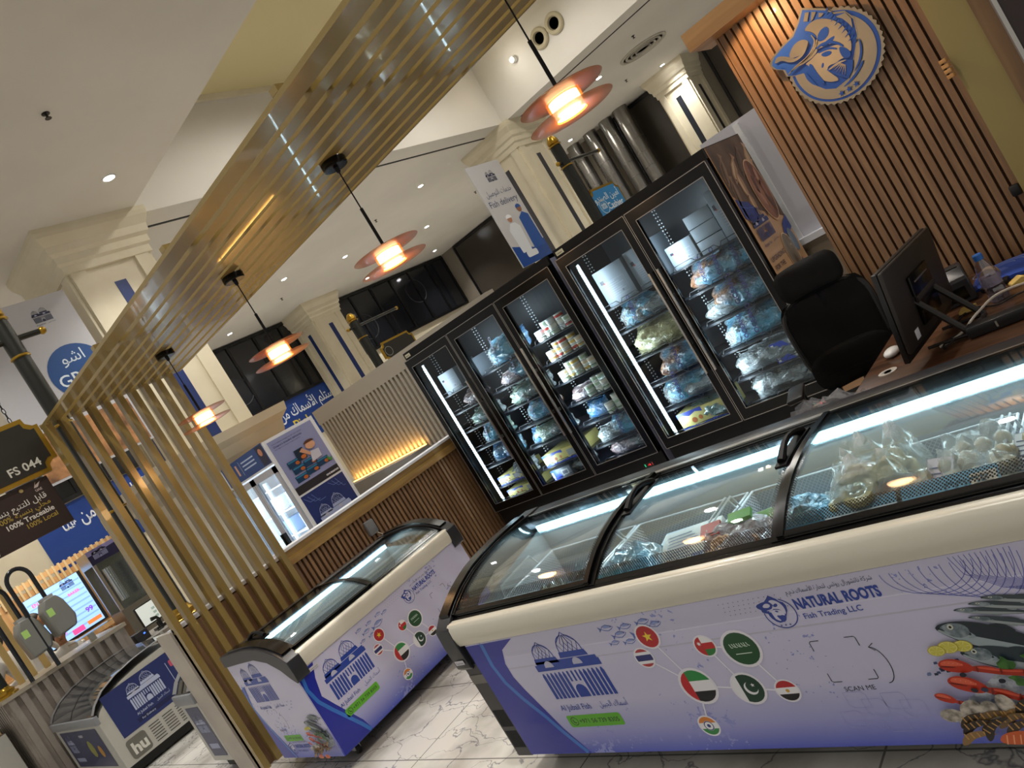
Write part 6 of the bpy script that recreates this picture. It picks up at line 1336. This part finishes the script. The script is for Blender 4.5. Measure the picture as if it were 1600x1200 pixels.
a.text('قابل للتتبع بنسبة 100%', W3 - .06, .215, .052, '#d9d4cc', 1, bold=.01, align='r', ar=True); a.text('محلي بنسبة 100%', W3 - .06, .17, .046, '#a88f3c', 1, bold=.01, align='r', ar=True)
a.text('100% Traceable', W3 - .06, .122, .046, '#d9d4cc', 1, bold=.02, align='r'); a.text('100% Local', W3 - .06, .08, .043, '#a88f3c', 1, bold=.012, align='r'); a.text('UAE', W3 - .06, .27, .022, '#b9a9a0', 1, bold=.03, align='r')
a.poly([(W3 - .1, .295), (W3 - .075, .335), (W3 - .085, .31), (W3 - .05, .325), (W3 - .075, .295)], '#b9a9a0', 1); a.disc(W3 - .17, .315, .012, '#a8925c', 1)
a.line([(.27, .01), (.31, .2), (.29, .225), (.02, .25)], .005, '#c9c0b4', 1); a.poly([(.0, .01), (.26, .01), (.29, .2), (.0, .23)], mat('prawn_poster', '#5c3a30', .5, noise=(9, '#b06a50', 4, (1, 1, 1))), 1)
a.build('poster_lettering', o)

post(-5.0, 8.0, 0, 3.38, 3.03, .8, 'black and gold sign post behind the two upright freezers, left of the steel ducts', .12, .07)
plaque(-5.0, 8.05, 8.75, 2.12, 2.6, 3.0, mat('sign_blue', '#2f7fb8', .45), 'blue and gold hanging Cashier plaque above the two-door freezer', lambda a, W, H: (a.text('أمين الصندوق', W - .08, .3, .12, '#e0e8ee', 2, align='r', ar=True, bold=.01), a.text('Cashier', W - .08, .17, .12, '#e8eef2', 2, align='r', bold=.015), a.text('FS 054', W - .08, .08, .055, '#e8eef2', 2, align='r', bold=.01), a.line(circ(.17, .23, .09), .01, '#c9dce8', 2, True), jubail(a, .11, .2, .12, '#c9dce8', 2, False)))
post(-9.0, 7.25, 0, 3.12, 2.9, .85, 'black and gold sign post in front of the six-pane dark window', .14, .07)
plaque(-9.0, 7.4, 8.1, 2.2, 2.52, 2.88, mat('sign_dark', '#1f1c14', .4), 'black and gold hanging plaque beside the post at the far window', lambda a, W, H: a.line(circ(.12, H / 2, .07), .008, '#8a8a84', 2, True))
post(-9.6, 1.5, 1.1, 3.4, 3.2, .3, 'black and gold post on the corner of the grey fluted counter, bottom left', .2, .06)

# tall hanging banners on the columns
o = bx('hanging_banner', -8.57, 2.54, 2.66, -8.55, 3.69, 4.54, mat('banner_white', '#bdbcc0', .6)); tag(o, 'white hanging banner with the blue GRILL disc beside the near column', 'banner')
a = Art((-8.549, 2.54, 2.66), (0, 1, 0), (0, 0, 1), .001).at(0, 0, 1.237)
jubail(a, .58, 1.3, .16, '#2a2f4a', 1); a.rect(0, .02, .9, .42, mat('food_photo', '#6b4a30', .5, noise=(6, '#c98f5a', 4, (1, 1, 1))), 1)
a.disc(.69, .80, .25, '#1d4a86', 2, n=36); a.text('اشوٍ'.replace('ٍ', ''), .69, .89, .14, '#d9e4ee', 3, align='c', ar=True); a.text('GRILL', .68, .70, .15, '#dfe8ee', 3, align='c', bold=.01)
a.build('banner_print', o)
o = bx('hanging_banner', -9.18, 11.56, 2.6, -9.155, 12.59, 4.75, mat('banner_white', '#bdbcc0', .6)); tag(o, 'tall white delivery banner with two standing figures beside the farther column', 'banner')
a = Art((-9.154, 11.56, 2.6), (0, 1, 0), (0, 0, 1), .001).at(0, 0, 1.237)
jubail(a, .34, 1.42, .24, '#2a2f4a', 1, False); a.text('خدمات التوصيل', .76, 1.2, .13, '#3a4668', 1, align='r', ar=True, w=.66); a.text('Fish delivery', .06, 1.02, .15, '#3a4668', 1, bold=.005, w=.72)
a.poly([(0, 0), (.83, 0), (.83, .3), (.5, .22), (0, .36)], '#1d4690', 1)
a.poly([(.18, .2), (.42, .2), (.46, .62), (.38, .7), (.26, .7), (.16, .6)], '#d6dae2', 2); a.disc(.31, .77, .055, '#a9785c', 3); a.poly(circ(.31, .79, .075, .06, 12, 0, PI), '#e6e8ee', 4)
a.poly([(.5, .2), (.8, .2), (.8, .75), (.68, .82), (.54, .74)], '#1f4f9c', 2); a.disc(.66, .88, .06, '#8a5f48', 3); a.poly(circ(.66, .9, .07, .06, 12, 0, PI), '#1f4f9c', 4); a.rrect(.24, .1, .52, .2, .03, '#d8dce4', 4)
a.build('banner_print', o)

# grey fluted counter with its till, left of the stall
t = root('fluted_counter', (-9.5, 1.44, 0), 'grey fluted counter with a pale top at the bottom left', 'counter')
GS = mat('grey_stone2', '#9b9288', .5, noise=(3, '#857c74'))
m = MB()
for i in range(19): m.box(-.02, .02 + i * .11, 0, .02, .02 + i * .11 + .06, 1.06 if i < 11 else .78)
for i in range(9): m.box(-.1 - i * .11, -.02, 0, -.04 - i * .11, .02, 1.06)
m.build('flutes', GS, t); bx('counter_core', -1.1, 0, 0, -.02, 1.25, 1.06, GS, t); bx('till_ledge', -1.1, 1.25, 0, -.02, 2.1, .78, mat('pale_ledge', '#b4b0a8', .4), t); bx('counter_top', -1.12, -.03, 1.06, .03, 1.27, 1.1, mat('pale_top', '#a59a88', .4), t)
# back display: cream wall, digital menu, tan panel, people
o = bx('menu_screen', -13.05, 2.74, 1.12, -13.0, 3.58, 1.95, mat('screen_frame', '#22242a', .3)); tag(o, 'glowing blue menu screen with pink lettering', 'screen')
a = Art((-12.999, 2.74, 1.12), (0, 1, 0), (0, 0, 1), .0012).at(0, 0, 1.13); a.rect(.02, .02, .7, .73, '#8fb8ee', 1, es=1.1)
for k in range(9): a.rect(.03, .08 + k * .07, .69, .1 + k * .07, '#7aa2e0', 2, es=1.0)
jubail(a, .45, .6, .17, '#2a3f7a', 3, False); a.text('EN', .08, .6, .06, '#e05a9a', 3, bold=.03, es=1); a.text('BAKER', .48, .5, .05, '#e05a9a', 3, bold=.03, es=1); a.text('99', .56, .2, .09, '#7a3ac0', 3, bold=.03, es=1); a.rect(.5, .05, .68, .1, '#e0763a', 3, es=1); [a.text('25 .', .2, .5 - .1 * k, .05, '#c04ab0', 3, bold=.02, es=1) for k in range(5)]; a.rect(.3, .03, .45, .1, '#d04a8a', 3, es=1)
a.build('screen_picture', o)
t = root('wooden_kitchen_wall', (-13.15, 1.2, 0), 'tan wooden wall section with a lit slatted hood behind the menu screen', 'kitchen wall')
TAN = wood('tan_panel', '#b58a5c', '#cfa878', 'Z', 6); bx('back_panel', -.06, -1.0, 0, 0, 3.4, 2.05, TAN, t)
m = MB()
for i in range(40): m.box(.0, .0 + i * .085, 1.95, .04, .0 + i * .085 + .03, 2.2)
m.build('hood_slats', mat('cream_slats', '#cbb48e', .5), t); bx('hood_board', -.02, -.1, 2.1, .03, 3.4, 2.18, TAN, t); bx('counter_band', 0, -1, 1.0, .2, 3.4, 1.1, TAN, t)
m = MB()
for i in range(56): m.box(.2, -.98 + i * .078, .88, .22, -.98 + i * .078 + .035, 1.0)
m.build('band_slats', wood('dark_band', '#6e4a2c', '#8a603c', 'Z', 6), t)
light('kitchen_glow', 'AREA', (-12.2, 3.0, 2.9), 26, (1, .85, .62), (-13.1, 2.8, 1.4), size=1.2)
for k, (y, z) in enumerate(((3.22, 1.75), (3.3, 1.72), (3.38, 1.76))):
    t2 = root('hanging_ladle', (-13.08, y + .5, z - .3), ('left', 'middle', 'right')[k] + ' one of three kitchen ladles hanging right of the menu screen', 'ladle', 'ladles on the tan wall'); MB().tube([(0, 0, .02), (0, 0, .3)], .006, n=6).build('handle', CHROME, t2); MB().ball((0, 0, 0), .035, CHROME, 12, (1, 1, .7)).build('bowl', None, t2)
# steel rotisserie cabinet with printed header
t = root('steel_display_cabinet', (-11.9, 3.3, 0), 'glass and steel kitchen display cabinet with a purple printed header', 'display cabinet')
m = MB(); m.box(0, 0, 0, .5, .7, 1.15); m.box(0, 0, 1.85, .5, .7, 2.05); m.box(0, 0, 1.15, .04, .7, 1.85); m.build('steel_body', mat('steel_sheet', '#9a9c9e', .25, .95), t)
MB().box(.47, .02, 1.15, .48, .68, 1.85).build('glass_front', DOORGLASS, t); bx('corner_post', .46, .0, 1.15, .5, .04, 1.85, ALU, t); bx('corner_post', .46, .66, 1.15, .5, .7, 1.85, ALU, t)
for q in range(2): MB().lathe([(.06, 0), (.06, .5)], None, 18, (.25, .2 + .3 * q, 1.25)).build('steel_canister', CHROME, t)
a = Art((.501, .0, 1.85), (0, 1, 0), (0, 0, 1), .001); a.rect(0, 0, .7, .2, '#23234a'); jubail(a, .06, .06, .2, '#9a9cc8', 2, False); a.rect(.4, .06, .62, .12, '#8a7ab0', 2); a.poly([(0, .13), (.7, .16), (.7, .2), (0, .2)], '#8f8ac0', 2); a.build('header_print', t)
# till on the counter
t = root('till_monitor', (-9.95, 2.98, .78), 'till screen showing a pale grid on the grey fluted counter', 'till')
bx('stand', -.06, .1, 0, .06, .26, .03, BLK2, t); bx('neck', -.015, .16, .03, .015, .2, .12, BLK2, t); bx('display', -.01, .0, .1, .03, .36, .36, BLK2, t, b=.005)
a = Art((.0305, 0, .1), (0, 1, 0), (0, 0, 1), .001); a.rect(.015, .015, .345, .245, '#cfd4cc', 1, es=.7); [a.rect(.17 + .05 * (k % 3), .04 + .05 * (k // 3), .21 + .05 * (k % 3), .07 + .05 * (k // 3), '#9fb0a8', 2, es=.5) for k in range(9)]; a.build('screen_picture', t)
t = root('label_printer', (-9.9, 2.78, .78), 'small black label printer left of the till', 'printer'); bx('body', 0, 0, 0, .18, .16, .12, CHAR, t, b=.01); bx('blue_light', .181, .1, .07, .183, .12, .085, mat('blue_led', '#3a6aff', .3, es=3), t)
t = root('barcode_scanner', (-9.78, 3.08, .78), 'black hand scanner on its stand in front of the till', 'scanner'); MB().lathe([(.04, 0), (.035, .012), (.01, .02), (.01, .1)], BLK2, 16).build('stand', None, t); MB().tube([(0, -.04, .16), (0, .02, .15), (0, .05, .1)], .02, n=8, radii=[.024, .02, .014]).build('scanner_head', BLK2, t)
# hanging weighing units on black hoops
def scale(x, y, z, label, arc):
    t = root('weighing_unit', (x, y, z), label, 'weighing unit')
    SCG = mat('scale_grey', '#84847e', .4)
    m = MB(); pr = [(-.1, .0), (.09, .02), (.13, .12), (.1, .32), (.06, .4), (-.07, .4), (-.12, .3)]
    m.prism([(-.12, yy, zz) for yy, zz in pr], (0, 0, 0), (.24, 0, 0)); m.build('housing', SCG, t, bevel=.02); bx('top_cap', -.08, -.06, .4, .08, .05, .43, mat('scale_cap', '#a8aaa8', .35), t); bx('navy_stripe', -.121, -.1, .3, -.12, .08, .33, NAVY, t)
    bx('green_display', .1205, -.09, .22, .122, -.03, .3, mat('green_lcd', '#8fae5c', .4, es=.35), t)
    p = [(0, 0, .42), (0, 0, .62)] + [(0, -arc / 2 + arc / 2 * math.cos(q), .7 + arc * .6 * math.sin(q)) for q in [PI * i / 12 for i in range(13)]] + [(0, -arc, .5), (0, -arc, 1.1 - z)]
    MB().tube(p, .022, n=10).build('hoop_pipe', mat('hoop_black', '#23262a', .25, .3), t); return t
scale(-9.35, 2.18, 1.34, 'larger grey weighing unit hanging from a black hoop in front of the menu screen', .22)
scale(-9.45, 1.92, 1.28, 'smaller grey weighing unit hanging from a black hoop, left one of the two', .2)
t = root('scale_platform', (-9.75, 2.35, 1.1), 'steel and glass weighing platform on the grey counter', 'scale'); bx('plate', -.15, -.1, .09, .15, .3, .1, glass('plate_glass', (.7, .78, .72), .2), t); bx('stem', -.03, .06, 0, .03, .12, .09, ALU, t); bx('rim', -.16, -.11, .085, .16, -.1, .105, ALU, t)
# people at the kitchen
SK = mat('skin', '#9c6b4c', .5); HR = mat('hair_black', '#14110f', .6); WT = mat('white_shirt', '#c8c4bd', .7, bump=(14, .3)); DK = mat('dark_trousers', '#1c1e26', .7)
def person(x, y, rz, label, face_cap=False, lean=.1):
    t = root('person', (x, y, 0), label, 'person', rz=rz)
    bm = bmesh.new(); J = {'pel': (0, 0, .93), 'sp': (0, .02, 1.12), 'ch': (0, -.02 - lean * .4, 1.32), 'nk': (0, -.04 - lean * .8, 1.46), 'hd': (0, -.06 - lean, 1.53), 'hd2': (0, -.06 - lean, 1.66),
        'ls': (.17, -.02 - lean * .4, 1.38), 'le': (.23, -.1 - lean, 1.12), 'lw': (.2, -.3 - lean, 1.05), 'lh': (.18, -.38 - lean, 1.05), 'rs': (-.17, -.02 - lean * .4, 1.38), 're': (-.23, -.1 - lean, 1.12), 'rw': (-.2, -.3 - lean, 1.07), 'rh': (-.18, -.38 - lean, 1.07),
        'lhp': (.09, 0, .9), 'lk': (.1, -.02, .5), 'lf': (.1, .02, .09), 'lt': (.1, -.14, .04), 'rhp': (-.09, 0, .9), 'rk': (-.1, -.02, .5), 'rf': (-.1, .02, .09), 'rt': (-.1, -.14, .04)}
    RD = {'pel': .14, 'sp': .13, 'ch': .15, 'nk': .055, 'hd': .07, 'hd2': .085, 'ls': .07, 'le': .045, 'lw': .03, 'lh': .035, 'rs': .07, 're': .045, 'rw': .03, 'rh': .035, 'lhp': .09, 'lk': .06, 'lf': .04, 'lt': .035, 'rhp': .09, 'rk': .06, 'rf': .04, 'rt': .035}
    E_ = [('pel', 'sp'), ('sp', 'ch'), ('ch', 'nk'), ('nk', 'hd'), ('hd', 'hd2'), ('ch', 'ls'), ('ls', 'le'), ('le', 'lw'), ('lw', 'lh'), ('ch', 'rs'), ('rs', 're'), ('re', 'rw'), ('rw', 'rh'), ('pel', 'lhp'), ('lhp', 'lk'), ('lk', 'lf'), ('lf', 'lt'), ('pel', 'rhp'), ('rhp', 'rk'), ('rk', 'rf'), ('rf', 'rt')]
    nm = list(J); me = bpy.data.meshes.new('body'); me.from_pydata([J[n] for n in nm], [(nm.index(a_), nm.index(b_)) for a_, b_ in E_], []); o = bpy.data.objects.new('body', me); COL.objects.link(o); o.parent = t
    md = o.modifiers.new('skin', 'SKIN'); md.use_smooth_shade = True
    for i, n in enumerate(nm): me.skin_vertices[0].data[i].radius = (RD[n], RD[n] * (.75 if n in ('pel', 'sp', 'ch') else 1)); me.skin_vertices[0].data[i].use_root = (n == 'pel')
    o.modifiers.new('sub', 'SUBSURF').levels = 1; o.modifiers['sub'].render_levels = 2
    bm.free()
    m, nt, b = nodes('clothed_body'); N = nt.nodes.new; tc = N('ShaderNodeTexCoord'); sp = N('ShaderNodeSeparateXYZ'); r = N('ShaderNodeValToRGB'); r.color_ramp.interpolation = 'CONSTANT'; mr = N('ShaderNodeMapRange'); mr.inputs[2].default_value = 2
    e = r.color_ramp.elements; e[0].color = lin('#1c1e26'); e[1].position = .46; e[1].color = lin('#c8c4bd'); q = e.new(.735); q.color = lin('#9c6b4c')
    nt.links.new(tc.outputs['Object'], sp.inputs[0]); nt.links.new(sp.outputs[2], mr.inputs[0]); nt.links.new(mr.outputs[0], r.inputs[0]); nt.links.new(r.outputs[0], b.inputs['Base Color']); b.inputs['Roughness'].default_value = .7
    me.materials.append(m)
    hy = -.06 - lean
    h = MB(); h.ball((0, hy + .02, 1.65), .105, None, 16, (1, 1, .95)); hb = h.build('hair', HR, t)
    if face_cap: MB().lathe([(.108, 1.66), (.11, 1.7), (.08, 1.76), (1e-5, 1.77)], HR, 20, (0, hy + .01, 0)).build('cap', None, t)
    f = MB(); f.ball((0, hy - .035, 1.6), .078, None, 14, (1, 1, 1.2)); f.ball((0, hy - .118, 1.6), .014, None, 8); f.build('face', SK, t)
    ey = MB(); [ey.ball((s * .03, hy - .108, 1.625), .009, None, 8) for s in (-1, 1)]; ey.box(-.022, hy - .112, 1.562, .022, hy - .106, 1.568); ey.build('eyes_and_mouth', HR, t)
    return t
person(-11.6, 2.09, -.9, 'person in a white shirt and black cap at the far left kitchen', True)
person(-12.3, 2.46, 2.6, 'person in a white shirt seen from behind, right of the black cap')
pc = person(-11.7, 2.62, 1.35, 'short-haired child whose face shows below the glowing menu screen'); pc.scale = (.8, .8, .8)
# cream gold posts standing on the fluted counter
for k, (y, l) in enumerate(((1.80, 'left'), (1.93, 'middle'), (2.08, 'right'))):
    o = bx('counter_post', -10.4, y - .03, 1.1, -10.34, y + .03, 2.3, mat('pale_gold', '#c9ab6e', .4, .15)); tag(o, l + ' one of three pale gold posts standing on the fluted counter', 'post', 'pale gold posts on the fluted counter')

# white chest freezers of the neighbouring stall
def neighbour(x0, x1, y0, label, side=True, copy=None):
    t = root('white_chest_freezer', (x0, y0, 0), label, 'chest freezer', 'white chest freezers of the neighbouring stall'); Wd = x1 - x0; D = .9
    up = [(0, .64), (.05, .7), (.15, .77), (.3, .82), (.5, .85), (.7, .86), (D, .86)]
    BW = mat('freezer_white', '#b8b6ae', .4)
    MB().prism([(0, y, z) for y, z in [(0, .1)] + [(y, z - .06) for y, z in up] + [(D, .1)]], (0, 0, 0), (Wd, 0, 0)).build('body', BW, t); bx('plinth', .05, .05, .02, Wd - .05, D - .05, .1, RUBBER, t)
    bx('front_rail', -.01, -.02, .56, Wd + .01, .02, .64, mat('rail_grey', '#84868a', .35), t, b=.008)
    g = MB()
    def sh(a_, b_, m, dz, th=.008):
        vs = []
        for y, z in up[1:] if False else up: vs += [(a_, y, z + dz), (b_, y, z + dz)]
        k = len(up); g.add(vs, [(2 * i, 2 * i + 1, 2 * i + 3, 2 * i + 2) for i in range(k - 1)], m, True)
    sh(.06, Wd - .06, mat('dark_lid_glass', '#3a4046', .06, coat=.5), .004); sh(Wd - .07, Wd + .01, mat('rail_grey', '#84868a', .35), .012); sh(-.01, .07, mat('rail_grey', '#84868a', .35), .012); sh(Wd * .5 - .012, Wd * .5 + .012, GLOSSBLK, .008); g.build('curved_lid', None, t)
    a = Art((0, -.0015, 0), (1, 0, 0), (0, 0, 1), .001); pw = min(Wd - .15, 1.3)
    nw = Wd < .6; a.rect(.06 if nw else .12, .14, Wd - .04 if nw else .12 + pw, .53, '#232a55'); jubail(a, .09 if nw else .2, .33 if nw else .3, .18 if nw else .25, '#8f97b8', 2, False); a.rect(.1 if nw else .2, .2, Wd - .08 if nw else .5, .24, '#8f97b8', 2)
    if pw > .9: a.disc(.95, .33, .09, '#8a8a3c', 2, n=9); a.disc(1.2, .3, .06, '#b8862c', 2); a.text('oceano', .75, .46, .05, '#c9c9d6', 2, bold=.02)
    a.build('front_poster', t)
    if side:
        a = Art((Wd + .0015, 0, 0), (0, 1, 0), (0, 0, 1), .001); a.rect(.1, .33, .82, .74, '#232f66', 1); jubail(a, .28, .47, .32, '#b4bcd8', 2); a.rect(.68, .42, .685, .66, '#b4bcd8', 2); a.rrect(.71, .6, .77, .66, .012, '#c0506a', 2); a.rect(.26, .36, .62, .4, '#161f4c', 2); a.text('For Delivery', .3, .37, .025, '#c9d0e4', 3)
        for r_ in range(7):
            for q in range(4): a.rect(.3 + q * .13, .13 + r_ * .025, .4 + q * .13, .137 + r_ * .025, '#1c1c1e', 2)
        a.rrect(.08, .12, .26, .3, .03, '#6d6a62', 2); a.text('hu', .11, .16, .14, '#d8d6cc', 3, bold=.04); a.build('side_poster', t)
    return t
neighbour(-9.42, -7.8, 1.64, 'white curved chest freezer with a navy side poster and vent slots, beside the fluted counter')
neighbour(-5.99, -5.65, 1.72, 'narrow white chest freezer end seen just left of the stone pier', side=False)
neighbour(-11.3, -9.75, .45, 'white chest freezer at the bottom left corner beyond the fluted counter', side=False)
# plug-in timer on the slatted wall with a white cord
o = MB().box(-.0, -.045, -.06, .04, .045, .06, None, .012).build('plug_box', mat('grey_plug', '#77787a', .45)); o.location = (-5.318, 3.34, .86); tag(o, 'grey plug box on the wooden slats above the shorter chest freezer', 'plug box')
wc = cable('power_lead', [(-5.28, 3.36, .8), (-5.24, 3.42, .7), (-5.2, 3.46, .55), (-5.2, 3.4, .3), (-5.12, 3.3, .03)], .004, mat('cable_white', '#c9bfb0', .5), 'white cord dropping from the grey plug box')

pb = [q for q in bpy.data.objects if q.name == 'plug_box'][0]; del wc['label'], wc['category']; wc.parent = pb; wc.matrix_parent_inverse = Matrix.Translation((5.318, -3.34, -.86))
